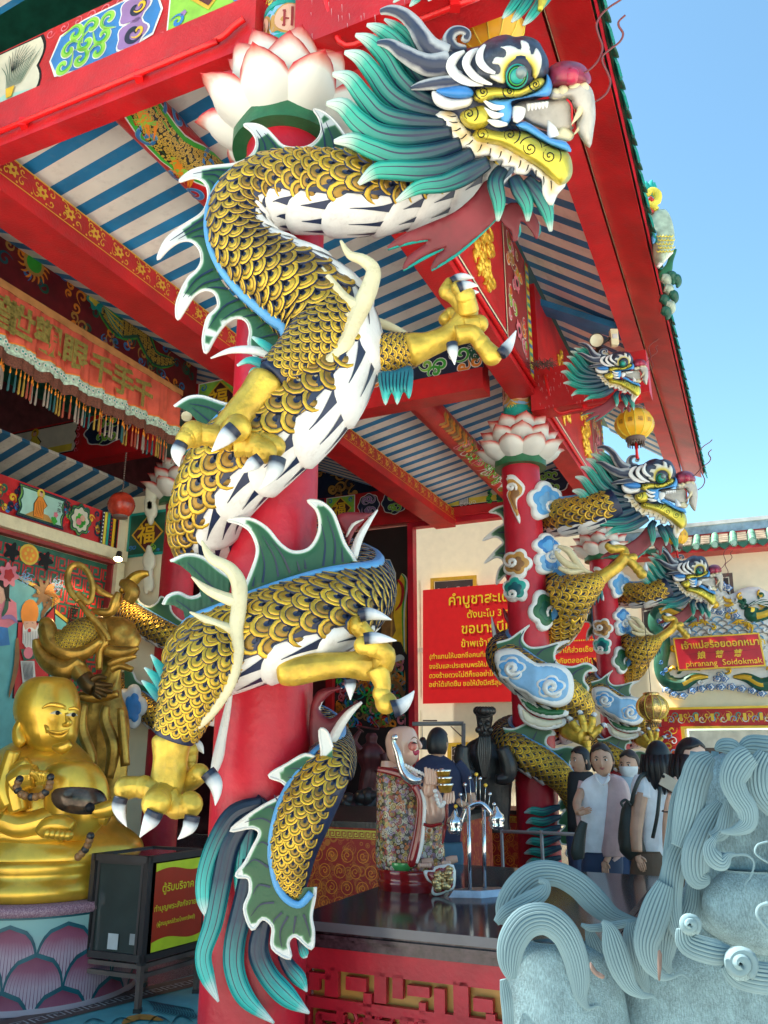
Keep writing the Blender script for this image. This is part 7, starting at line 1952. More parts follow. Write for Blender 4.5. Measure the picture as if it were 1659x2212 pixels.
T2(m,[(a,b,YM-.2,r_) for a,b,r_ in zc_([(975,850,3),(972,950,4),(955,1050,4),(945,1120,2)])],'glazered',5,8,.6);T2(m,[(a,b,YM-.28,r_) for a,b,r_ in zc_([(820,990,3),(870,1002,4),(940,985,3)])],'glazered',4,8);m.build('red_trim',t)
m = MB();loft(m,zl([(1240,600,790),(1265,600,785),(1295,620,760)]),YM-.12,.7,'limegl');m.build('green_hem',t)
m = MB();loft(m,zl([(740,790,900),(800,800,940),(870,810,960),(930,820,962),(975,835,945),(990,860,910)]),YM-.14,.9,'skin_porc');loft(m,zl([(570,540,700),(620,540,760),(700,600,800)]),YM,.7,'skin_porc');m.build('belly',t)
m = MB();loft(m,zl([(340,655,705),(350,620,745),(375,588,768),(420,568,784),(460,566,788),(500,572,790),(540,580,788),(580,610,770),(604,660,742),(612,690,720)]),YM-.04,.92,'skin_porc')
T2(m,[(a,b,YM-.16,r_) for a,b,r_ in zc_([(780,430,3),(798,470,5),(790,488,3)])],'skin_porc',4,10)
hd = m.build('head',t)
m = MB();
for d_,mm in (([(735,430,.4),(760,412,1.3),(782,430,.5)],'brown'),([(738,455,.4),(760,450,1.8),(780,458,.5)],'ink'),([(750,505,1),(768,520,5),(786,505,3),(786,535,1)],'nosered')):T2(m,[(a,b,YM-.245+.10*max(0,a-872)*.015,r_) for a,b,r_ in zc_(d_)],mm,4,8,.5)
ball(m,P(891,1612,YM-.19),.03,'blush',12,sc=(1,.35,1));m.build('face_paint',hd)
m = MB();T2(m,[(a,b,YM-.27,r_) for a,b,r_ in zc_([(625,405,5),(622,450,5),(650,520,8),(670,600,9),(700,660,11),(760,700,11),(810,690,7)])],'silver',5,14);ball(m,P(*zc_([(628,415)])[0],YM-.27),.022,'silver',12);m.build('sceptre',t)
m = MB()
loft(m,zl([(640,825,900),(700,820,910),(760,815,905),(800,820,880)]),YM-.26,.6,'skin_porc')
for i in range(4):T2(m,[(a,b,YM-.31,r_) for a,b,r_ in zc_([(832+i*22,612+i*6,3.2),(838+i*21,640,4.2),(842+i*20,690,4.4),(846+i*16,730,4)])],'skin_porc',3,8)
T2(m,[(a,b,YM-.22,r_) for a,b,r_ in zc_([(830,790,12),(860,760,12),(880,740,11)])],'skin_porc',3,10)
for i in range(4):T2(m,[(a,b,YM-.28,r_) for a,b,r_ in zc_([(955+i*18,860-i*4,5),(962+i*18,820,4.4),(966+i*16,780-i*3,3)])],'skin_porc',3,8)
m.build('hands',t)
m = MB()
for i,(x,y) in enumerate(((965,760),(955,715),(948,668))):c = P(*zc_([(x,y+20)])[0],YM-.3);lathe(m,c,[(0,0),(.035,0),(.05,.045),(.052,.05),(.045,.05),(0,.045)],'gold2',20);lathe(m,c,[(.052,.044),(.054,.052),(.048,.055)],'silver',20)
ball(m,P(*zc_([(940,642)])[0],YM-.3),.022,'silver',12);m.build('stacked_bowls',t)
m = MB()
for i in range(9):a_ = i/8;ball(m,P(*zc_([(895+60*a_,770+60*math.sin(a_*3)+70*a_)])[0],YM-.33),.014,'porcelain',10)
for i in range(8):ball(m,P(*zc_([(700+18*i,600+9*i)])[0],YM-.28),.012,'porcelain',8)
m.build('beads',t)
m = MB()
for (x,y,n_) in ((795,1250,5),(955,1235,3)):
 T2(m,[(a,b,YM-.2,r_) for a,b,r_ in zc_([(x+90,y-15,7),(x+50,y-8,9),(x+15,y,8)])],'skin_porc',4,10)
 for i in range(n_):ball(m,P(*zc_([(x+16*i,y+14)])[0],YM-.24),.016,'skin_porc',8)
m.build('feet',t)
m = MB();ol = zc_([(820,1300),(880,1295),(900,1270),(1020,1260),(1030,1400),(980,1440),(900,1465),(870,1440),(880,1390),(840,1360)])
puff(m,ol,px3(YM-.30),5,'porcelain',7,.02,3);k2 = [(958+(a-958)*.84,1901+(b-1901)*.84) for a,b in ol];puff(m,k2,px3(YM-.315),5,'glazered',7,.012,3)
rnd = random.Random(1)
for i in range(26):ball(m,P(*zc_([(895+rnd.random()*120,1285+rnd.random()*130)])[0],YM-.34),.014+.012*rnd.random(),'gilt2',8)
mat('gilt2',(.55,.38,.18),.25,metal=.7);m.build('gold_treasure',t)
YS = onZ(1030,1935,.85).y+.03
t = thing('incense_stand','polished steel arch stand with ball-headed pins on the dark counter','stand',P(1030,1940,YS))
m = MB();c0 = P(1030,1944,YS)
bx = [(-.2,-.1),(.02,-.13),(.235,-.02),(.2,.08),(-.02,.06),(-.2,-.03)]
m.add([c0+V((x,y,0)) for x,y in bx]+[c0+V((x*.74,y*.74,.065)) for x,y in bx],[tuple(range(6))[::-1],tuple(range(6,12))]+[(i,(i+1)%6,6+(i+1)%6,6+i) for i in range(6)],'platesteel',sm=False);m.build('foot_plate',t)
Zs = lambda x,y,r_ = None,o = 0.:(648+x*.3255,1458+y*.3255,YS+o)+((r_,) if r_ else ())
for x0,x1,o in ((1128,1118,-.02),(1226,1218,.03)):m = MB();T2(m,[Zs(x0,1450,4.4,o),Zs(x1,880,4.4,o)],'steel',1,16);m.build('post',t)
m = MB();T2(m,[Zs(1040,1060,5.5),Zs(1068,980,5.5),Zs(1105,890,5.5),Zs(1160,855,5.5),Zs(1210,858,5.5),Zs(1262,910,5.5),Zs(1290,970,5.5),Zs(1298,1028,5.5)],'steel',6,16);m.build('arch',t)
for x,y in ((1026,990),(1306,962)):
 c = P(*Zs(x,y,o=-.03));m = MB();lathe(m,c,[(0,-.06),(.03,-.055),(.045,-.03),(.035,-.02),(.05,.0),(.042,.03),(.02,.05),(.012,.07),(0,.085)],'steel',20,lob=lambda a,u:1+.06*math.cos(6*a));m.build('finial',t)
for i,(x,y,xb,yb,g_) in enumerate(((1034,872,1062,985,1),(1064,794,1085,930,0),(1094,728,1112,890,0),(1126,684,1138,870,0),(1170,660,1168,858,1),(1195,688,1197,858,0),(1232,732,1226,870,1),(1260,790,1250,900,0),(1287,858,1278,940,0))):
 m = MB();T2(m,[Zs(xb,yb,.9),Zs(x,y,.7)],'steel',1,6);ball(m,P(*Zs(x,y)),.0125,'gilt' if g_ else 'steel',12);m.build('pin',t)
YB = 9.7
t = thing('bearded_statue','black bearded deity statue seated in front of the cream wall','statue',P(1048,1760,YB))
m = MB();loft(m,zl([(215,1200,1250),(235,1170,1278),(270,1168,1280),(300,1172,1278),(330,1175,1272),(380,1180,1268),(420,1195,1260)]),YB,.9,'bronze')
for i in range(6):ball(m,P(*zc_([(1178+i*19,238)])[0],YB-.30-.1*math.sin(i*.6)),.05,'bronze',10)
for x,y,r_ in ((1196,325,.03),(1246,325,.03),(1183,365,.035),(1262,365,.035),(1222,385,.03)):ball(m,P(*zc_([(x,y)])[0],YB-.36),r_,'bronze',10)
for d_ in ([(1180,312,1),(1198,304,2.2),(1214,312,1)],[(1228,312,1),(1246,304,2.2),(1262,312,1)],[(1190,392,1),(1222,400,2.5),(1256,392,1)],[(1168,262,3),(1222,276,4),(1280,262,3)]):T2(m,[(a,b,YB-.37,r_) for a,b,r_ in zc_(d_)],'bronze',3,8)
T2(m,[(a,b,YB-.38,r_) for a,b,r_ in zc_([(1215,330,2),(1228,360,4),(1222,372,2)])],'bronze',3,8);h_ = m.build('head',t)
for i in range(7):m = MB();T2(m,[(a,b,YB-.36,r_) for a,b,r_ in zc_([(1195+i*10,400,2),(1180+i*13,500,5),(1195+i*9,600,3.5),(1215+i*3,690,1)])],'bronze',4,8);m.build('beard_lock',h_)
m = MB();loft(m,zl([(405,1200,1262),(425,1160,1295),(450,1120,1330),(490,1092,1352),(560,1070,1400),(660,1075,1410),(760,1085,1400),(860,1110,1400),(960,1120,1390),(1040,1130,1400)]),YB+.05,.65,'bronze',prof=lambda v,u:1+.05*math.sin(v*50+6*u)*u)
for d_ in ([(1085,470,18),(1075,560,22),(1110,640,18),(1160,650,12)],[(1340,480,18),(1385,600,24),(1370,680,20),(1300,690,12)],[(1060,460,4),(1110,560,7),(1150,640,7)]):T2(m,[(a,b,YB-.3,r_*.8) for a,b,r_ in zc_(d_)],'bronze',4,12)
m.build('robe',t)
YG = 11.0
t = thing('guardian_statue','dark reddish wooden guardian standing on the altar behind the porcelain monk','statue',P(790,1760,YG))
m = MB();loft(m,zl([(385,450,500),(410,435,515),(450,440,510),(480,400,540),(540,380,570),(620,410,540),(680,400,530),(770,390,510),(900,380,520),(970,360,540)]),YG,.7,'maroon',prof=lambda v,u:1+.08*math.sin(v*40+5*u))
for d_ in ([(400,500,8),(360,440,7),(400,370,4)],[(550,520,8),(560,600,7),(500,640,4)],[(420,380,2),(380,340,2),(520,360,2),(480,300,2)]):T2(m,[(a,b,YG-.1,r_) for a,b,r_ in zc_(d_)],'maroon',4,10)
m.build('figure',t)
m = MB();rnd = random.Random(6)
for i in range(30):x,y = 300+rnd.random()*260,800+rnd.random()*150;ball(m,P(*zc_([(x,y)])[0],YG-.3),.06+.05*rnd.random(),'bronze',8,sc=(1,1,.7+rnd.random()))
m.build('rock_base',t)
YF = 10.4
t = thing('bell_frame','grey pipe frame with a small hanging bell behind the man in blue','frame',P(950,1700,YF))
F_ = lambda L_,o = 0:[(a,b,YF+o,r_) for a,b,r_ in zc_(L_)]
m = MB();T2(m,F_([(745,325,4.5),(1085,322,4.5)]),'grey',1,10);T2(m,F_([(1085,322,4.5),(1085,1100,4.5)]),'grey',1,10);T2(m,F_([(1000,340,1.2),(1075,410,1.2)]),'rust',1,6);T2(m,F_([(815,303,1.5),(910,303,1.5)]),'rust',1,6);m.build('pipe_frame',t)
m = MB();T2(m,F_([(812,340,.6),(814,440,.6)]),'rust',1,5);lathe(m,P(*zc_([(816,495)])[0],YF),[(.07,0),(.06,.02),(.05,.1),(.03,.14),(0,.15)],'bronze',16);m.build('bell',t)
# ============================================================ LEFT: GOLDEN BUDDHA, GUARDIAN, DONATION BOX
za = lambda L_:[(a[0]*.3856,972.0+0+a[1]*.3856)+tuple(a[2:]) for a in L_]
ga = lambda L_:[(a[0]*.2604,1134+a[1]*.2604)+tuple(a[2:]) for a in L_]
def gl(rows):return [(1134+r[0]*.2604,r[1]*.2604,r[2]*.2604)+tuple(r[3:]) for r in rows]
def g3(L_,Y):return [(a,b,Y+(r_[1] if isinstance(r_,tuple) else 0),r_[0] if isinstance(r_,tuple) else r_) for a,b,r_ in ga(L_)]
YD = 6.75
t = thing('golden_buddha','big gold laughing Buddha with bare belly and prayer beads, seated at the left edge','statue',P(100,1900,YD))
m = MB();loft(m,gl([(1262,330,500),(1275,270,560),(1320,200,610),(1400,150,640),(1480,130,658),(1560,125,660),(1620,140,650),(1680,165,640),(1750,190,635),(1830,235,600),(1880,290,560),(1912,360,500)]),YD,.88,'buddha',5,40)
T2(m,g3([(552,1560,4),(560,1610,5),(570,1640,8),(548,1655,6),(520,1660,4)],YD-.32),'buddha',4,12);T2(m,g3([(440,1840,6),(520,1850,14),(590,1810,9)],YD-.28),'buddha',4,12)
for d_ in ([(350,1520,2),(420,1490,5),(520,1505,5),(545,1530,2)],[(570,1530,3),(620,1520,4),(655,1540,2)]):T2(m,g3(d_,YD-.36),'buddha',4,10)
for d_ in ([(140,1520,8),(170,1500,14),(200,1540,15),(180,1620,10),(150,1700,12),(170,1780,16),(200,1820,12)],):T2(m,g3(d_,YD-.12),'buddha',4,14)
hd = m.build('head',t)
m = MB()
for x,y in ((470,1562),(603,1578)):
 T2(m,g3([(x-58,y+2,.5),(x,y-6,4.5),(x+42,y+4,.5)],YD-(.385 if x<500 else.36)),'bone',4,12,.5)
 ball(m,P(*ga([(x+8,y-3)])[0],YD-(.415 if x<500 else.385)),.017,'ink',12)
m.build('eyes',hd)
m = MB();T2(m,g3([(400,1712,.6),(480,1738,3.5),(565,1706,.8)],YD-.375),'brown',4,10,.6);T2(m,g3([(385,1702,1),(440,1716,3),(490,1722,4),(545,1708,3),(580,1690,1)],YD-.395),'buddha',4,8);T2(m,g3([(400,1722,1),(440,1748,4),(500,1758,5),(550,1735,3),(575,1700,1)],YD-.39),'buddha',4,8);T2(m,g3([(370,1660,2),(392,1690,5),(386,1730,2)],YD-.35),'buddha',4,8);m.build('mouth',hd)
m = MB();loft(m,[(1590,60,150,.1),(1612,15,170,.05),(1640,-20,195),(1680,-50,215),(1720,-60,235),(1770,-70,246),(1800,-85,285),(1825,-100,305),(1850,-110,300),(1868,-60,262),(1876,-20,230)],YD+.1,.75,'buddha',5,48)
loft(m,[(1642,140,180),(1648,118,202),(1662,100,218),(1690,95,232),(1730,95,236),(1770,100,228),(1800,120,205),(1815,140,180)],YD-.35,.55,'buddha',5,32)
for d_ in ([(110,1870,16),(60,2050,20),(40,2200,26),(90,2330,24)],[(240,1960,12),(150,2050,22),(130,2200,26),(160,2380,22)],[(420,2050,6),(560,2030,8),(700,2100,8)],[(20,2450,26),(200,2500,30),(420,2440,28),(560,2380,24),(760,2400,20),(900,2440,14)],[(-40,2560,18),(250,2590,20),(520,2560,18)]):T2(m,g3(d_,YD-.36),'buddha',5,16)
m.build('body',t)
m = MB();mat('wornbelly',(.10,.07,.05),.18,metal=.5,var=.9,vscale=9);loft(m,[(1692,135,185),(1702,112,215),(1725,108,230),(1748,118,226),(1765,140,200)],YD-.40,.52,'wornbelly',4,32);ball(m,P(194,1745,YD-.68),.035,'ink',14);m.build('worn_belly',t)
m = MB()
T2(m,g3([(110,2150,26),(200,2095,28),(290,2085,24)],YD-.52),'buddha',4,16)
for i in range(4):T2(m,g3([(260+i*30,2050+i*8,8),(300+i*26,2070,8),(330+i*14,2120,7),(300+i*18,2150,5)],YD-.60),'buddha',4,10)
m.build('hand',t)
m = MB()
for (x,y) in ((560,2500),(480,2470)):
 pass
T2(m,g3([(330,2560,14),(400,2500,20),(520,2490,22),(600,2520,16)],YD-.62),'buddha',4,14)
for i in range(5):ball(m,P(*ga([(400+i*42,2560+4*i)])[0],YD-.7),.035,'buddha',10)
T2(m,g3([(780,2380,14),(880,2360,18),(960,2330,16),(1020,2290,12)],YD-.5),'buddha',4,14)
m.build('feet',t)
zb = lambda x,y:(x*.423,1620+y*.423)
def bd(L_,n_):
 d = cr(L_,5)
 for k in range(n_):
  x,y = d[int(k*(len(d)-1)/(n_-1))];m = MB();ball(m,P(*zb(x,y),YD-.74),.028,'brown' if k%3 else 'bronze',12);m.build('prayer_bead',t)
bd([(100,150),(85,190),(110,225),(160,240),(215,230),(250,190),(258,140)],13);bd([(462,440),(450,480),(430,515),(400,545)],6)
m = MB();c = P(100,1872,YD+.1);
lathe(m,V((c.x,c.y,0)),[(.3,c.z+.12),(.60,c.z+.10),(.63,c.z+.06),(.60,c.z+.02),(.61,c.z-.03),(.65,c.z-.05),(.66,c.z-.13),(.63,c.z-.165)],'buddha',64);m.build('seat',t)
zt_ = c.z-.165
cd = V((c.x,c.y,0))
t = thing('drum_pedestal','round pedestal painted with pink lotus petals under the golden Buddha','pedestal',cd)
m = MB();R_ = .72
lathe(m,cd,[(.5,zt_),(R_+.02,zt_-.005),(R_+.03,zt_-.05),(R_+.015,zt_-.07)],'pinkgrain',64);lathe(m,cd,[(R_+.005,zt_-.068),(R_+.005,zt_-.085)],'dteal',64);lathe(m,cd,[(R_,zt_-.08),(R_,zt_-.2),(R_,.04),(R_+.03,.03),(R_+.03,0)],'drumpaint',72);m.build('drum',t)
m = MB()
uvramp('petalpaint',0,[(0,(.55,.44,.48)),(.55,(.50,.34,.40)),(.8,(.34,.09,.15)),(1,(.22,.03,.07))],.5,stripe=(1,16,.13,(.20,.05,.12),.2,.95))
def onDrum(an,z,h):return cd+V((math.sin(an)*(R_+h),-math.cos(an)*(R_+h),z))
for row,(z0,hh) in enumerate(((zt_-.52,.38),(zt_-.74,.42),(zt_-.98,.44),(zt_-1.2,.44))):
 for k in range(12):
  an = (k+.5*(row%2))*2*PI/12+.1
  if row==3 and False:continue
  for grow,mm,h in ((1.07,'dteal',.004+row*.004),(1.,'petalpaint',.006+row*.004)):
   vs = [];uv = [];nu,nv = 10,6
   for i in range(nu+1):
    u = i/nu;ww = .178*grow*(1-max(0,(u-.45)/.55)**2.2)**.5+.0005
    for j in range(nv+1):v = 2*j/nv-1;vs.append(onDrum(an+ww*v/R_,max(.012,z0+hh*grow*u+(.02 if u==1 and abs(v)<.1 else 0)),h));uv.append((u,j/nv))
   m.add(vs,[(i*(nv+1)+j,i*(nv+1)+j+1,(i+1)*(nv+1)+j+1,(i+1)*(nv+1)+j) for i in range(nu) for j in range(nv)],mm,uv)
m.build('painted_petals',t)
YA = 8.6
t = thing('armoured_guardian','tarnished gold armoured guardian with a looped ribbon, standing behind the Buddha','statue',P(200,1850,YA))
m = MB();loft(m,gl([(770,760,1040),(830,700,1120),(900,700,1150),(960,720,1160),(1050,780,1130),(1120,820,1050),(1200,850,1010),(1300,800,1000),(1400,700,1010),(1600,640,1060),(1900,640,1060),(2400,640,1040)]),YA,.6,'darkgold',5,40,prof=lambda v,u:1+.04*math.sin(v*50+u*30));bod = m.build('torso',t)
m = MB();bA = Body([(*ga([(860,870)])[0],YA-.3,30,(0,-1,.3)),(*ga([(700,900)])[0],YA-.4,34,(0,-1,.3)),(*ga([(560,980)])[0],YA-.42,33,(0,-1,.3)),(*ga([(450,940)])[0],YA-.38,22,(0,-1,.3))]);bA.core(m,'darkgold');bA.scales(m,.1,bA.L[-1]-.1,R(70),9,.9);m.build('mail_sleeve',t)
m = MB()
for d_ in ([(340,820,12),(380,830,18),(400,900,20),(430,980,20),(560,1060,20),(700,1060,16),(850,960,10)],[(300,950,8),(330,1050,14),(420,1150,20),(560,1200,22),(680,1120,18)],[(600,1130,18),(660,1220,20),(720,1290,18)],[(1150,1020,4),(1020,1060,14),(880,1040,12)],[(1130,1090,4),(1000,1120,10),(900,1160,8)],[(1100,1200,6),(1000,1170,8),(920,1200,8)],[(720,760,4),(820,860,7),(870,960,8),(830,1060,8),(820,1200,7)],[(760,700,3),(820,720,8),(920,720,10),(960,640,12),(990,560,8)],[(880,1500,8),(870,1620,12),(940,1850,14),(900,2100,10)],[(700,1480,8),(680,1700,12),(760,1950,12),(720,2200,10)],[(1000,1520,8),(1020,1750,10),(1040,2000,10)],[(660,1420,10),(820,1430,12),(980,1400,8)]):T2(m,[(a,b,YA-.48,r_) for a,b,r_ in ga(d_)],'darkgold',5,14)
T2(m,[(a,b,YA-.5,r_) for a,b,r_ in ga([(1000,480,8),(1060,500,14),(1100,560,16),(1060,640,12)])],'darkgold',4,12);T2(m,[(a,b,YA-.45,r_) for a,b,r_ in ga([(1000,560,6),(1080,480,14),(1150,420,12),(1230,400,6)])],'gold2',4,12)
m.build('armour_folds',t)
m = MB();rib = [(650,630),(580,540),(560,430),(590,350),(650,330),(720,380),(760,470),(765,560),(740,640),(690,610),(640,560)]
T2(m,[(a,b,YA-.55,7) for a,b in ga(rib)],'darkgold',6,12,.4);T2(m,[(a,b,YA-.5,r_) for a,b,r_ in ga([(740,450,5),(800,520,7),(860,565,7),(950,600,4)])],'darkgold',5,10,.5);T2(m,[(a,b,YA-.52,r_) for a,b,r_ in ga([(650,620,5),(720,720,7),(800,800,7),(880,900,6),(900,960,5)])],'darkgold',5,10,.5);m.build('ribbon',t)
m = MB();T2(m,[(a,b,YA-.55,r_) for a,b,r_ in ga([(690,1260,18),(740,1320,20),(790,1350,19)])],'bronzeh',4,14)
for i,(dx,dy) in enumerate(((930,1330),(930,1385),(880,1420),(840,1440))):T2(m,[(a,b,YA-.6,r_) for a,b,r_ in ga([(790,1320+i*25,8),((790+dx)/2,(1330+i*22+dy)/2,7),(dx,dy,4)])],'bronzeh',4,10)
T2(m,[(a,b,YA-.6,r_) for a,b,r_ in ga([(760,1290,8),(820,1260,7),(880,1270,4)])],'bronzeh',4,10);mat('bronzeh',(.16,.09,.03),.35,metal=.7,var=.3);m.build('hand',t)
t = thing('donation_box','black glass-sided donation box on metal legs with a red and lime Thai sign','box',onZ(290,2189,0))
e = onZ(288,2189,0);zs = P(309,2078,e.y).z;zh = P(309,1857,e.y).z
c3 = P(305,2078,e.y);A0 = V((c3 .x,c3 .y,0))
rt = P(429,2050,onZ(414,2146,0).y);u1 = V((rt.x-A0 .x,rt.y-A0 .y,0));lt = P(188,2062,onZ(171,2172,0).y);u2 = V((lt.x-A0 .x,lt.y-A0 .y,0))
def bxp(u,v,z):return A0+u1*u+u2*v+UP*z
def bar(m,u0,v0,z0,u1_,v1_,z1,r_=.016,mm='iron'):
 a,b = bxp(u0,v0,z0),bxp(u1_,v1_,z1);d = (b-a).normalized();s_ = d.orthogonal().normalized();w_ = d.cross(s_)
 if abs(d.z)<.5:s_ = UP;w_ = d.cross(UP)
 else:s_ = u1 .normalized();w_ = d.cross(s_)
 box(m,(a+b)/2,(b-a).length/2+r_,r_,r_,mm,(d,s_,w_))
m = MB()
for z in (zs+.02,zh):
 for q_ in ((0,0,1,0),(0,0,0,1),(1,0,1,1),(0,1,1,1)):bar(m,q_[0],q_[1],z,q_[2],q_[3],z,.022)
for u,v in ((0,0),(1,0),(0,1),(1,1)):bar(m,u,v,zs,u,v,zh,.022)
for q_ in ((.1,-.01,.1,-.01),):pass
m.build('box_frame',t)
mat('smokeglass',(.05,.06,.055),.08,coat=.5);mat('glasstop',(.12,.08,.08),.06,coat=.5)
m = MB();prism(m,[bxp(.0,.03,zs),bxp(0,.97,zs),bxp(0,.97,zh),bxp(0,.03,zh)],u1*.01,'smokeglass');prism(m,[bxp(.03,1,zs),bxp(.97,1,zs),bxp(.97,1,zh),bxp(.03,1,zh)],u1*.01,'smokeglass');prism(m,[bxp(1,.03,zs),bxp(1,.97,zs),bxp(1,.97,zh),bxp(1,.03,zh)],u1*-.01,'smokeglass')
q = Quad(bxp(-.02,.97,zs),bxp(-.02,.03,zs),bxp(-.004,.03,zh),bxp(-.004,.97,zh));q.rect(m,q.L*.38,.06,q.L*.58,.16,'lgrey',1);q.rect(m,q.L*.80,.1,q.L*.9,.17,'grey',1);q.frame(m,.02,.02,q.L-.02,q.H-.02,.02,'iron',2);m.build('glass',t)
m = MB();prism(m,[bxp(0,0,zh),bxp(1,0,zh),bxp(1,1,zh),bxp(0,1,zh)],(0,0,.012),'glasstop');prism(m,[bxp(0,0,zs),bxp(1,0,zs),bxp(1,1,zs),bxp(0,1,zs)],(0,0,.01),'iron');m.build('lid',t)
m = MB();q = Quad(bxp(.08,-.06,zs+.05),bxp(.96,-.06,zs+.05),bxp(.96,-.06,zh-.03),bxp(.08,-.06,zh-.03));mat('signred',(.50,.035,.012),.35,var=.08)
q.rect(m,0,0,q.L,q.H,'signred',0)
w_ = lambda x:.018*math.sin(x/q.L*6)
for top in (0,1):
 pts = [(i/16*q.L,(q.H-.055+w_(i/16*q.L)) if top else (.06+w_(i/16*q.L))) for i in range(17)]
 q.poly(m,([(0,q.H)] if top else [(0,0)])+pts+([(q.L,q.H)] if top else [(q.L,0)]),'lemon',1)
for txt,x,y,s_ in (('ตู้รับบริจาค',0,.66,.165),('ทำบุญพระสังกัจจายน์',0,.45,.12),('(ผู้สมบูรณ์ด้วยโภคทรัพย์)',0,.28,.085)):glyphs(m,txt,q,.46*q.L,y*q.H,s_*q.L*.9,'lemon2',2,bold=.012,align='CENTER')
mat('lemon2',(.85,.75,.03),.4);m.build('sign_panel',t)
for i,(u,v) in enumerate(((0,0),(1,0),(0,1),(1,1))):m = MB();bar(m,u,v,.03,u,v,zs-.02,.018,'rust');box(m,bxp(u,v,.015),.025,.025,.015,'black');m.build('leg',t)
m = MB()
for z in (zs-.03,.22):
 for q_ in ((0,0,1,0),(0,0,0,1),(1,0,1,1),(0,1,1,1)):bar(m,q_[0],q_[1],z,q_[2],q_[3],z,.014,'rust')
m.build('stretcher',t)
# ============================================================ STONE LION
zq = lambda L_:[(1026+a[0]*.3814,1566+a[1]*.3814)+tuple(a[2:]) for a in L_]
YL = 3.05
t = thing('stone_lion','blue-grey carved stone guardian lion with a grooved curling mane, at the lower right','statue',P(1400,2212,YL))
mat('stone2',(.16,.25,.275),.85,var=.2,vscale=18,bump=.5,bscale=190,dirt=.5,dcol=(.27,.38,.42));uvramp('stone',0,[(0,(.155,.245,.27)),(.3,(.135,.215,.24)),(.6,(.165,.255,.28)),(1,(.135,.215,.24))],.85,stripe=(1,1,.17,(.06,.115,.14),0,1.6))  # stripe darkens the carved grooves: their shade is painted into the stone colour
def stony(name):
 nt,b = nodes_of(MATS[name]);tc = nt.nodes.new('ShaderNodeTexCoord');mp_ = nt.nodes.new('ShaderNodeMapping');mp_.inputs['Scale'].default_value = (260,260,70)
 nt.links.new(tc.outputs['Object'],mp_.inputs[0]);no = nt.nodes.new('ShaderNodeTexNoise');no.inputs['Scale'].default_value = 1;no.inputs['Detail'].default_value = 3;nt.links.new(mp_.outputs[0],no.inputs['Vector'])
 src = b.inputs['Base Color'].links[0].from_socket;mr = nt.nodes.new('ShaderNodeMapRange');mr.inputs['From Min'].default_value = .35;mr.inputs['From Max'].default_value = .7;mr.inputs['To Min'].default_value = .78;mr.inputs['To Max'].default_value = 1.3;nt.links.new(no.outputs['Fac'],mr.inputs['Value'])
 mx = nt.nodes.new('ShaderNodeMix');mx.data_type = 'RGBA';mx.blend_type = 'MULTIPLY';mx.inputs['Factor'].default_value = 1;nt.links.new(src,mx.inputs['A']);nt.links.new(mr.outputs['Result'],mx.inputs['B']);nt.links.new(mx.outputs['Result'],b.inputs['Base Color'])
stony('stone2')
def ql(rows):return [(1566+r[0]*.3814,1026+r[1]*.3814,1026+r[2]*.3814)+tuple(r[3:]) for r in rows]
m = MB();loft(m,ql([(1225,330,620),(1250,260,700),(1300,215,760),(1400,190,800),(1500,180,840),(1600,170,860),(1800,160,900),(2100,150,950),(2700,150,950)]),YL,.5,'stone2',4,40)
loft(m,ql([(820,1240,1750),(900,1200,1850),(1000,1130,1950),(1100,1040,2000),(1200,960,2050),(1350,820,2080),(1500,780,2100),(1700,760,2100),(2100,740,2100),(2700,740,2100)]),YL+.12,.45,'stone2',4,48)
bd_ = m.build('body',t)
m = MB();loft(m,ql([(112,1720,1840,.1),(125,1560,2000,.05),(160,1400,2130),(230,1310,2200),(350,1270,2250),(600,1240,2250),(800,1235,2250),(950,1230,2250),(1080,1240,2200),(1150,1290,2150),(1220,1400,2100),(1290,1560,2050)]),YL-.02,.42,'stone2',5,56)
loft(m,ql([(820,1420,2000),(900,1330,2100),(1000,1290,2100),(1100,1320,2100),(1180,1400,2050),(1250,1520,2000)]),YL-.14,.40,'stone2',4,40);hd = m.build('head',t)
groove = lambda n,d:(lambda v,u:1-d*(1-abs(math.cos(v*PI*n)))**1.2*min(1,6*u+.3)*min(1,6*(1-u)+.3))
def lock(par,L_,off,n=20,d=.2,name='mane_lock',flat=.42,sg=120):
 m = MB();T2(m,[(a,b,YL+off+(e[0] if e else 0),r_*.3814) for a,b,r_,*e in zq(L_)],'stone',8,sg,flat,up0=V((0,-1,0)),prof=groove(n,d),vrep=n);return m.build(name,par)
lock(t,[(150,1130,20),(175,1040,62),(240,930,75),(340,850,72),(460,845,68),(580,905,72),(680,1000,74),(780,1080,52),(900,1105,18),(960,1105,6)],.05,22,name='tail')
lock(t,[(120,1120,20),(180,1060,40),(300,1000,50),(380,950,42),(400,900,26),(360,880,12)],-.02,16,name='tail')
lock(t,[(210,1440,26),(195,1340,66),(215,1220,82),(290,1120,86),(400,1100,84),(500,1170,80),(560,1290,74),(590,1420,64),(600,1530,40),(640,1600,14),(700,1590,5),(745,1620,3)],-.10,24,name='tail')
lock(t,[(160,1440,20),(175,1520,34),(185,1620,34),(190,1720,30)],-.06,14,name='tail')
lock(hd,[(720,1110,10),(760,1160,44),(790,1260,70),(830,1380,68),(880,1480,44),(950,1530,20),(1010,1540,10),(1045,1600,5),(1030,1680,3)],-.12,20)
lock(hd,[(880,1110,30),(900,1200,64),(920,1320,60),(950,1440,36),(980,1520,12)],-.06,22)
lock(hd,[(640,1150,20),(680,1260,50),(740,1400,50),(800,1500,30)],-.03,18)
lock(hd,[(600,1130,10),(660,1150,20),(760,1140,22),(880,1120,20),(960,1110,12)],-.06,12)
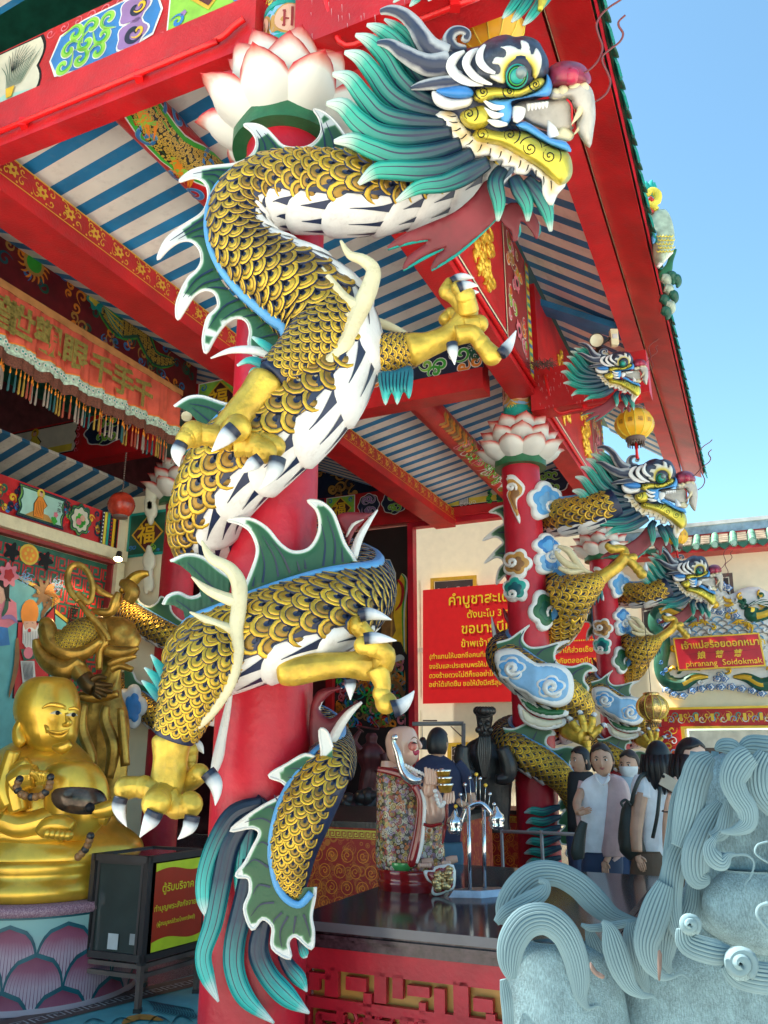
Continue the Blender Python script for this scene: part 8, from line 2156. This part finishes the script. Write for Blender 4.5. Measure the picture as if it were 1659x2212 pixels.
lock(hd,[(1080,900,50),(1040,1010,80),(1000,1130,84),(970,1240,72),(990,1350,50),(1050,1420,26),(1110,1430,12),(1170,1410,8),(1215,1450,5),(1200,1530,4),(1240,1640,3)],-.16,20)
lock(hd,[(1340,175,30),(1280,230,80),(1240,340,84),(1210,480,84),(1180,600,66),(1150,690,40)],-.20,20)
lock(hd,[(1200,260,20),(1170,420,60),(1150,580,64),(1130,740,66),(1120,870,60),(1090,960,30)],-.05,18)
lock(hd,[(1240,880,30),(1230,1000,50),(1200,1090,50),(1160,1180,40),(1200,1230,20)],-.08,18)
lock(hd,[(1060,940,20),(1110,1080,56),(1090,1220,60),(1080,1330,40),(1110,1400,14)],-.09,20)
lock(hd,[(1300,180,30),(1230,330,50),(1210,480,56),(1160,640,60),(1110,800,50),(1060,960,40)],.04,20)
lock(hd,[(1440,420,20),(1420,520,40),(1400,600,44),(1340,640,30)],-.26,16)
lock(hd,[(1270,600,30),(1180,680,60),(1130,800,66),(1110,960,64),(1120,1080,56),(1150,1170,40),(1200,1200,22)],-.14,20)
lock(hd,[(1390,440,30),(1340,520,62),(1290,620,70),(1250,740,80),(1260,860,70),(1330,880,20)],-.22,20)
lock(hd,[(1560,170,60),(1500,220,84),(1460,310,76),(1490,400,66),(1540,480,62),(1540,560,50),(1470,600,26),(1390,605,10)],-.32,22)
lock(hd,[(1360,640,16),(1330,690,34),(1350,750,52),(1400,780,44),(1440,740,20),(1480,735,6)],-.32,14)
lock(hd,[(1380,610,10),(1350,660,22),(1350,720,30),(1420,740,12),(1530,735,7),(1580,780,6),(1560,860,5),(1530,900,4),(1540,950,3)],-.30,10)
lock(hd,[(1360,140,10),(1400,120,40),(1460,125,44),(1500,150,20)],-.12,12)
lock(hd,[(1500,130,20),(1560,110,52),(1660,120,60),(1800,130,60)],-.10,14)
lock(hd,[(1659,170,60),(1620,260,80),(1630,380,80),(1700,480,60)],-.28,20)
lock(hd,[(1180,1150,40),(1200,1230,64),(1290,1270,70),(1390,1290,64),(1450,1280,30)],-.30,18)
lock(hd,[(1440,1340,60),(1490,1400,80),(1600,1430,84),(1720,1440,80)],-.30,20)
for k in range(9):
 x = 1760+55*k;lock(hd,[(x,150+12*abs(k-4),30),(x+20,330,60),(x-20,560,64),(x+25,800,60),(x-10,1040,56),(x+20,1230,20)],-.30+.07*abs(k-2),18)
for k in range(6):x = 1240+120*k;lock(hd,[(x,150,20),(x-10,420,60),(x+20,800,64),(x-15,1150,56),(x,1300,20)],.36,18)
for x,y,r_ in ((1215,1130,52),(1500,1350,80)):
 m = MB();sp = spiral(*zq([(x,y)])[0],r_*.3814,1,1.9,1,0,30,.06)
 ball(m,P(*zq([(x,y)])[0],YL-.32),r_*.38*SZ(2000,YL),'stone2',20,sc=(1,.6,1));tube(m,[P(a,b,YL-.36-.02*(1-i/30)) for i,(a,b) in enumerate(sp)],[r_*.00021]*len(sp),'stone',8);m.build('curl',hd)
for d_ in ([(1659,660,6),(1600,680,6),(1590,730,6),(1659,780,6)],[(1659,1010,12),(1610,1030,10),(1600,1080,10),(1659,1160,12)]):m = MB();T2(m,[(a,b,YL-.42,r_*.38) for a,b,r_ in zq(d_)],'stone',5,10);m.build('face_ridge',hd)
m = MB();puff(m,zq([(655,1340),(690,1390),(735,1420),(720,1440),(670,1410),(650,1370)]),px3(YL-.29),4,'rust',6,.006,2,back=False);puff(m,zq([(1035,1280),(1060,1300),(1050,1440),(1035,1430)]),px3(YL-.33),4,'rust',6,.006,2,back=False);m.build('rust_stain',bd_)
# ============================================================ PEOPLE
for n_,c_ in (('skin',(.56,.32,.21)),('skin2',(.66,.42,.31)),('shirtwhite',(.76,.79,.83)),('mauve',(.56,.38,.38)),('denim',(.025,.045,.10)),('denim2',(.05,.13,.20)),('navycloth',(.012,.018,.055)),('browncloth',(.11,.07,.045)),('hair',(.008,.007,.009)),('hair2',(.03,.018,.014)),('mask',(.62,.66,.68)),('bag',(.022,.032,.03)),('lips',(.38,.10,.09)),('phone',(.30,.27,.22)),('blackcloth',(.012,.012,.014))):mat(n_,c_,.75 if 'cloth' in n_ or 'denim' in n_ or 'shirt' in n_ else.45,var=.1,vscale=12,bump=.25 if 'skin' not in n_ else 0,bscale=25)
def fold_(k,amp=.03):return lambda v,u:1+amp*math.sin(v*2*PI*k+u*9)*math.sin(u*PI)+amp*.6*math.sin(v*31+u*25)
def head_(t,x,y,Y,r,skin,yaw,hair,parts='emn',long_=0,mask=False,tilt=0.,haircol='hair'):
 """head of radius r px at (x, y); yaw < 0 looks left in the picture, 180 = back of the head"""
 s_ = SZ(y,Y);R_ = r*s_;c = P(x,y,Y);a = R(yaw)
 Fw = V((math.sin(a),-math.cos(a),0));Rt = V((math.cos(a),math.sin(a),0));U_ = (UP+Rt*tilt).normalized()
 def at(rx,up_,fw):return c+Rt*rx*R_+U_*up_*R_+Fw*fw*R_
 m = MB();vs = [];fs = [];nu,nv = 22,30
 for i in range(nu+1):
  ph = PI*i/nu;z = math.cos(ph)
  for j in range(nv+1):
   th = 2*PI*j/nv;fx,fy = math.sin(th),math.cos(th);w_ = math.sin(ph)
   wx = .80*(1-.30*max(0,-z-.1));wy = 1.0 if fy<0 else.93
   nose = .20*math.exp(-((fx*w_)/.13)**2)*math.exp(-((z+.18)/.17)**2)*(fy>0)
   chin = .07*math.exp(-((fx*w_)/.3)**2)*math.exp(-((z+.85)/.2)**2)*(fy>0)
   sock = -.05*(math.exp(-((abs(fx*w_)-.32)/.15)**2)*math.exp(-((z-.04)/.12)**2))*(fy>0)
   vs.append(at(fx*w_*wx,z*1.22-.05,fy*w_*wy+nose+chin+sock))
 for i in range(nu):
  for j in range(nv):q_ = i*(nv+1)+j;fs.append((q_,q_+1,q_+nv+2,q_+nv+1))
 m.add(vs,fs,skin)
 tube(m,[at(0,-.75,-.15),at(0,-1.5,-.15),at(0,-1.9,-.18)],[R_*.5,R_*.48,R_*.6],skin,16)
 for sg in (-1,1):ball(m,at(.80*sg,-.08,-.05),R_*.2,skin,12,sc=(.5,.9,1.2))
 h_ = m.build('head',t)
 if 'e' in parts:
  m = MB()
  for sg in (-1,1):
   ball(m,at(.31*sg,.02,.79),R_*.12,'white2',12,(Rt,Fw,U_),(1.25,.5,.55));ball(m,at(.31*sg,.02,.85),R_*.06,'ink',10,(Rt,Fw,U_),(1,.5,1))
   tube(m,[at((.16)*sg,.20,.86),at(.32*sg,.26,.82),at(.48*sg,.19,.70)],[R_*.03,R_*.04,R_*.015],'hair',6);tube(m,[at(.18*sg,.06,.86),at(.32*sg,.105,.84),at(.46*sg,.05,.72)],R_*.018,'hair',5)
  m.build('eyes',h_)
  if not mask:
   m = MB();tube(m,[at(-.24,-.56,.74),at(-.1,-.53,.86),at(0,-.55,.88),at(.1,-.53,.86),at(.24,-.56,.74)],[R_*.015,R_*.045,R_*.035,R_*.045,R_*.015],'lips',8);tube(m,[at(-.2,-.58,.76),at(0,-.64,.86),at(.2,-.58,.76)],[R_*.01,R_*.05,R_*.01],'lips',8);m.build('mouth',h_)
 if mask:
  m = MB();vs = []
  for i in range(9):
   for j in range(13):
    th = R(-78+156*j/12);z = -.08-.85*i/8;w_ = math.sqrt(max(.1,1-(z*.8)**2));vs.append(at(math.sin(th)*w_*.86,z,math.cos(th)*w_*1.02+.12*math.exp(-(math.sin(th)/.3)**2)*(1-abs(i-3)/8)+(.015 if i%2 else 0)))
  m.add(vs,[(i*13+j,i*13+j+1,i*13+j+14,i*13+j+13) for i in range(8) for j in range(12)],'mask')
  for sg in (-1,1):tube(m,[at(.72*sg,-.15,.3),at(.84*sg,.02,-.1)],R_*.02,'mask',5)
  m.build('face_mask',h_)
 m = MB();vs = [];fs = []
 for i in range(nu+1):
  ph = (PI*.98 if yaw>150 or long_ else PI*.72)*i/nu;z = math.cos(ph)
  for j in range(nv+1):
   th = 2*PI*j/nv;fx,fy = math.sin(th),math.cos(th);w_ = math.sin(ph)
   lim = .66-.22*abs(fx)+.02*math.sin(th*9) if fy>.25 else (-.9 if fy<-.1 else.38-(.25-fy)*3.5)
   zz_ = max(z,lim);ww_ = math.sqrt(max(0,1-zz_*zz_)) if z<lim else w_
   k = 1.06+.02*math.sin(th*31+z*4);k = .93 if z<lim else k
   vs.append(at(fx*ww_*.84*k,zz_*1.22*(1.05 if z>=lim else.98),fy*ww_*k))
 for i in range(nu):
  for j in range(nv):q_ = i*(nv+1)+j;fs.append((q_,q_+1,q_+nv+2,q_+nv+1))
 m.add(vs,fs,haircol)
 if long_:
  for k in range(-6,7):
   an = k/6*R(112)+PI
   tube(m,[at(.84*math.sin(an),.3,math.cos(an)*.95),at(.98*math.sin(an),-.5,math.cos(an)*1.0),at(1.0*math.sin(an),-1.3,math.cos(an)*.9),at(.95*math.sin(an),-long_,math.cos(an)*.8)],[R_*.3,R_*.34,R_*.32,R_*.05],haircol,10)
 if hair=='tail':tube(m,[at(0,.3,-1.0),at(0,.0,-1.4),at(0,-.7,-1.35),at(0,-1.3,-1.2)],[R_*.25,R_*.3,R_*.26,R_*.04],haircol,10)
 m.build('hair',h_)
 return h_,at
def limb(m,L_,Y,mat_,flat=1.,seg=18):T2(m,[(a[0],a[1],Y+(a[3] if len(a)>3 else 0),a[2]) for a in L_],mat_,5,seg,flat)
def hand_(t,x,y,Y,r,dx,dy,skin='skin',curl=0.):
 """palm with four fingers and a thumb; (dx, dy) is the way the fingers point"""
 m = MB();l = math.hypot(dx,dy);dx,dy = dx/l,dy/l;nx,ny = -dy,dx
 limb(m,[(x-dx*r*.8,y-dy*r*.8,r*.62),(x,y,r*.85),(x+dx*r*.9,y+dy*r*.9,r*.72)],Y,skin,.5)
 for i in range(4):
  o = (i-1.5)*r*.42;ln = r*(1.9,2.2,2.1,1.7)[i]
  limb(m,[(x+nx*o+dx*r*.7,y+ny*o+dy*r*.7,r*.24),(x+nx*o*1.1+dx*(r*.7+ln*.5),y+ny*o*1.1+dy*(r*.7+ln*.5),r*.23,-.01),(x+nx*o*(1.1-curl)+dx*(r*.7+ln),y+ny*o*1.1+dy*(r*.7+ln),r*.15,.005)],Y,skin,1,8)
 limb(m,[(x-nx*r*.6-dx*r*.2,y-ny*r*.6-dy*r*.2,r*.28),(x-nx*r*1.1+dx*r*.5,y-ny*r*1.1+dy*r*.5,r*.26),(x-nx*r*1.15+dx*r*1.1,y-ny*r*1.15+dy*r*1.1,r*.17)],Y-.01,skin,1,8)
 return m.build('hand',t)
def feet_(t,xs,Y,mm='black'):
 for x in xs:
  c = P(x,1900,Y);m = MB();ball(m,V((c.x,c.y-.05,.05)),.07,mm,14,sc=(.7,1.6,.7));m.build('shoe',t)
def legs_(t,x0,x1,ytop,Y,mm,w):
 for x in (x0,x1):
  c = P(x,ytop,Y);m = MB();tube(m,[c,V((c.x,c.y,c.z*.5)),V((c.x,c.y,.06))],[w,w*.78,w*.6],mm,16);m.build('trouser_leg',t)
 feet_(t,(x0,x1),Y)
YN = 7.2
t = thing('person','man in a navy polo and jeans seen from behind, facing the bearded statue','person',V((P(944,1700,YN).x,YN,0)))
head_(t,946,1606,YN,27,'skin',150,'short','n')
m = MB();loft(m,[(1630,925,955,0,1),(1640,908,972),(1655,896,990),(1680,893,1000),(1720,905,1000),(1770,918,996),(1815,924,994),(1830,926,994)],YN,.55,'navycloth',prof=fold_(5));limb(m,[(985,1650,14),(1002,1672,15),(1012,1700,14),(1014,1712,13)],YN,'navycloth');limb(m,[(912,1650,13),(903,1675,14),(900,1705,13)],YN,'navycloth');m.build('polo_shirt',t)
m = MB();limb(m,[(1013,1705,9),(1020,1728,9),(1016,1742,8,-.1),(1000,1738,7,-.25),(990,1730,6,-.3)],YN,'skin');limb(m,[(900,1700,9),(902,1730,8,-.15),(915,1735,6,-.25)],YN,'skin');m.build('arm',t)
m = MB();loft(m,[(1818,924,998),(1850,922,1002),(1880,925,1000),(1900,928,998)],YN,.6,'denim2');m.build('jeans',t);legs_(t,944,980,1890,YN,'denim2',.09)
YW = 7.4
t = thing('person','woman in a white polo and mauve jacket looking back over her shoulder','person',V((P(1300,1800,YW).x,YW,0)))
head_(t,1300,1642,YW,29,'skin',-18,'bun','emn',haircol='hair2',tilt=-.05)
m = MB();loft(m,[(1670,1290,1312,0,.9),(1677,1276,1324),(1686,1262,1334),(1702,1254,1340),(1740,1254,1336),(1790,1256,1344),(1830,1260,1344),(1848,1262,1342)],YW,.5,'shirtwhite',prof=fold_(5,.02));limb(m,[(1287,1672,3,-.05),(1290,1684,4,-.13),(1301,1696,2,-.17)],YW,'white2',.5);limb(m,[(1316,1672,3,-.05),(1313,1684,4,-.13),(1303,1696,2,-.17)],YW,'white2',.5);m.build('polo_shirt',t)
m = MB();limb(m,[(1318,1682,12),(1340,1700,18,.02),(1345,1750,19,.02),(1338,1800,19,.02),(1326,1845,18,-.02),(1318,1860,16,-.04)],YW,'mauve',.8,24);loft(m,[(1674,1312,1328,0,.9),(1690,1312,1350),(1740,1310,1362),(1790,1304,1362),(1830,1298,1356),(1850,1300,1350)],YW-.07,.5,'mauve',prof=fold_(7,.03));limb(m,[(1258,1688,8,.02),(1250,1740,8,.05),(1256,1800,7,.05)],YW,'mauve',.8);m.build('jacket',t)
hand_(t,1306,1868,YW-.1,8.5,1,8);hand_(t,1256,1755,YW-.22,8,5,-1.5)
m = MB();limb(m,[(1256,1710,10),(1246,1735,9,-.1),(1250,1755,8,-.2)],YW,'skin');limb(m,[(1314,1850,7,-.08),(1308,1864,6,-.1)],YW,'skin');m.build('arm',t)
m = MB();loft(m,[(1840,1262,1344),(1870,1256,1346),(1900,1258,1344)],YW,.55,'denim');m.build('jeans',t);legs_(t,1280,1322,1890,YW,'denim',.10)
m = MB();limb(m,[(1262,1775,8),(1254,1800,12),(1248,1840,15),(1250,1856,12)],YW-.25,'bag',.6);m.build('handbag',t)
YK = 8.3
t = thing('person','woman with tied-back hair and a pale face mask, half hidden behind the others','person',V((P(1360,1800,YK).x,YK,0)))
head_(t,1360,1653,YK,26,'skin',-42,'tail','en',mask=True,haircol='hair2')
m = MB();loft(m,[(1676,1340,1378,0,.8),(1686,1322,1390),(1720,1320,1394),(1800,1326,1390),(1850,1328,1388)],YK,.5,'lightblue');mat('lightblue',(.30,.40,.48),.7,var=.2);m.build('blouse',t);legs_(t,1340,1374,1850,YK,'denim',.09)
YR = 6.9
t = thing('person','long-haired woman from behind in a white T-shirt carrying a black backpack','person',V((P(1395,1800,YR).x,YR,0)))
head_(t,1422,1640,YR,31,'skin',155,'long','n',long_=2.3)
m = MB();loft(m,[(1664,1400,1425,0,.8),(1674,1380,1446),(1690,1372,1458),(1730,1374,1462),(1780,1380,1456),(1830,1384,1450),(1850,1386,1446)],YR,.5,'shirtwhite',prof=fold_(6));limb(m,[(1388,1680,17),(1385,1700,21,-.02),(1384,1724,20,-.04)],YR,'shirtwhite');limb(m,[(1448,1690,12),(1452,1740,16,.05),(1450,1780,17,.08)],YR,'shirtwhite');m.build('t_shirt',t)
m = MB();limb(m,[(1384,1715,16,-.05),(1378,1760,14,-.08),(1374,1800,13,-.1),(1376,1840,11,-.12)],YR,'skin');m.build('arm',t);hand_(t,1381,1856,YR-.13,10,3,8,curl=.3)
m = MB();loft(m,[(1730,1352,1376),(1745,1344,1384),(1780,1338,1392),(1820,1336,1404),(1840,1340,1408),(1856,1356,1404),(1862,1370,1396)],YR+.05,.75,'bag',prof=fold_(4,.04));limb(m,[(1346,1742,3),(1342,1734,3),(1352,1728,3),(1362,1740,3)],YR-.1,'bag')
limb(m,[(1412,1670,4,.02),(1386,1676,5,-.12),(1370,1710,5,-.14),(1364,1740,5,-.08)],YR,'bag',.5);limb(m,[(1426,1700,4,-.2),(1420,1760,4,-.22),(1410,1810,4,-.16)],YR,'bag',.5);m.build('backpack',t)
m = MB();loft(m,[(1838,1370,1434),(1870,1362,1440),(1920,1360,1440),(1960,1366,1436)],YR,.6,'browncloth',prof=fold_(3,.02));m.build('trousers',t);legs_(t,1384,1420,1950,YR,'browncloth',.11)
YQ = 6.1
t = thing('person','woman with long black hair holding up a phone, her face partly hidden by the lion','person',V((P(1500,1800,YQ).x,YQ,0)))
head_(t,1494,1642,YQ,38,'skin2',22,'long','emn',long_=2.6,tilt=.04)
m = MB();loft(m,[(1690,1470,1515,0,.8),(1704,1446,1540),(1760,1440,1556),(1900,1440,1556)],YQ,.5,'browncloth');m.build('top',t)
m = MB();limb(m,[(1450,1850,17,-.1),(1446,1790,15,-.15),(1448,1740,12,-.2),(1452,1716,9,-.22)],YQ,'skin2');m.build('arm',t);hand_(t,1456,1704,YQ-.24,9,1,-8,'skin2',.5)
c = P(1450,1694,YQ-.28);m = MB();box(m,c,.075,.006,.042,'phone',(V((.86,0,-.5)),V((0,1,0)),V((.5,0,.86))));ball(m,c+V((-.05,-.008,.05)),.011,'ink',8);m.build('phone',t)
m = MB();tube(m,[P(1440+10*math.cos(k),1752+2*math.sin(k),YQ-.2-.03*math.sin(k)) for k in [i*.6 for i in range(11)]],.004,'black',5);m.build('bracelet',t);legs_(t,1475,1520,1900,YQ,'browncloth',.1)
YZ = 9.2
t = thing('person','person mostly hidden behind the second column claw, left of the woman in white','person',V((P(1252,1800,YZ).x,YZ,0)))
head_(t,1254,1643,YZ,24,'skin',-70,'short','en');m = MB();loft(m,[(1668,1240,1266),(1680,1226,1284),(1800,1226,1284)],YZ,.5,'blackcloth');m.build('shirt',t);legs_(t,1240,1270,1800,YZ,'denim',.09)
# ============================================================ SMALL DRAGON HEADS ON THE BRACKETS, EAVE ORNAMENT
t = thing('dragon_head_finial','small painted dragon head on the end of the second bracket beam','finial',W(6,-1.7,6.0),'dragon heads on bracket ends')
HC3 = P(1330,825,8.55);N3 = V((-.2,-.97,-.1)).normalized()
G3 = lambda x,y,h:hit(1348+(x-1125)*.325,783+(y-157)*.30,HC3+N3*(h*.6+.05),N3)
build_head(t,G3,(G3(1100,260,0)-G3(1000,260,0)).length/100,True)
tt_ = thing('dragon_head_finial','teal mane of a dragon head at the top edge, above the yellow lantern','finial',W(0,-1.6,6.2),'dragon heads on bracket ends')
for i,(x,y) in enumerate(((850,6),(885,14),(925,2),(1085,40),(1105,48),(1130,55),(1152,30))):
 m = MB();T2(m,[(x,y,3.7,2),(x+14,y-16,3.7,9),(x+34,y-44,3.7,12),(x+60,y-90,3.7,12)],'mane',5,20,.5,up0=V((0,-1,0)),prof=lambda v,u:1+.07*math.cos(v*44));m.build('mane_lock',tt_)
m = MB();T2(m,[(1166,22,3.68,5),(1172,-10,3.68,12),(1150,-50,3.68,14)],'jawgold',4,12);m.build('jaw',tt_)
t = thing('eave_ornament','carved green and yellow fish-dragon ornament standing on the tiled eave','ornament',P(1430,690,7.6))
YO = 7.7;ZD = lambda L_:[(1134+a[0]*.3173,a[1]*.3173)+tuple(a[2:]) for a in L_]
m = MB();mat('paleglaze',(.38,.45,.34),.3,var=.3,vscale=14,dirt=.4,dcol=(.1,.25,.2));puff(m,ZD([(830,1500),(870,1450),(940,1440),(985,1500),(1010,1600),(1005,1690),(960,1760),(920,1820),(880,1760),(870,1650),(840,1560)]),px3(YO),12,'paleglaze',8,.12,3)
bf = [(908+22*(k%5)+(11 if k//5%2 else 0),1600+26*(k//5)) for k in range(25)]
for x,y in bf:tube(m,[P(*ZD([(x+12*math.cos(a),y+12*math.sin(a))])[0],YO-.13) for a in [i*.5 for i in range(7)]],.006,'yellow2',5)
b_ = m.build('fish_body',t)
m = MB()
for x in (790,825,858,875):T2(m,[(a,b,YO-.05,r_) for a,b,r_ in ZD([(x,1330,7),(x-4,1270,8),(x-2+(x-820)*.2,1215+abs(x-845),2)])],'teal',4,10)
T2(m,[(a,b,YO-.07,r_) for a,b,r_ in ZD([(820,1330,6),(860,1300,8),(900,1320,9),(900,1370,8),(860,1380,6)])],'yellow2',5,12);T2(m,[(a,b,YO-.07,r_) for a,b,r_ in ZD([(805,1440,5),(800,1395,7),(850,1385,8),(895,1430,7)])],'yellow2',5,12);T2(m,[(a,b,YO-.1,r_) for a,b,r_ in ZD([(845,1350,6),(870,1370,5)])],'red',3,8);T2(m,[(a,b,YO-.1,r_) for a,b,r_ in ZD([(835,1420,6),(870,1450,5)])],'red',3,8);m.build('crest',t)
m = MB();puff(m,ZD([(910,1860),(960,1800),(990,1720),(1034,1695),(1010,1780),(1000,1850),(960,1900),(930,1920)]),px3(YO),8,'green',8,.03,3);T2(m,[(a,b,YO-.04,r_) for a,b,r_ in ZD([(905,1820,4),(950,1760,6),(1000,1715,4)])],'white',4,8);m.build('tail_fin',t)
m = MB();puff(m,ZD([(820,1520),(860,1540),(895,1580),(890,1640),(870,1660),(855,1600),(830,1560)]),px3(YO-.08),6,'skyblue',6,.03,3);m.build('side_fin',t)
m = MB()
for i,(x,y) in enumerate(((960,1900),(1000,1880),(1030,1900),(980,1970),(1010,2010),(950,2040),(990,2080),(960,2120))):T2(m,[(a,b,YO-.02,r_) for a,b,r_ in ZD([(x-30,y-10,8),(x,y,11),(x+14,y+30,7),(x+6,y+55,3)])],('dgreen','paleglaze')[i%3==0],4,10)
m.build('curled_base',t)
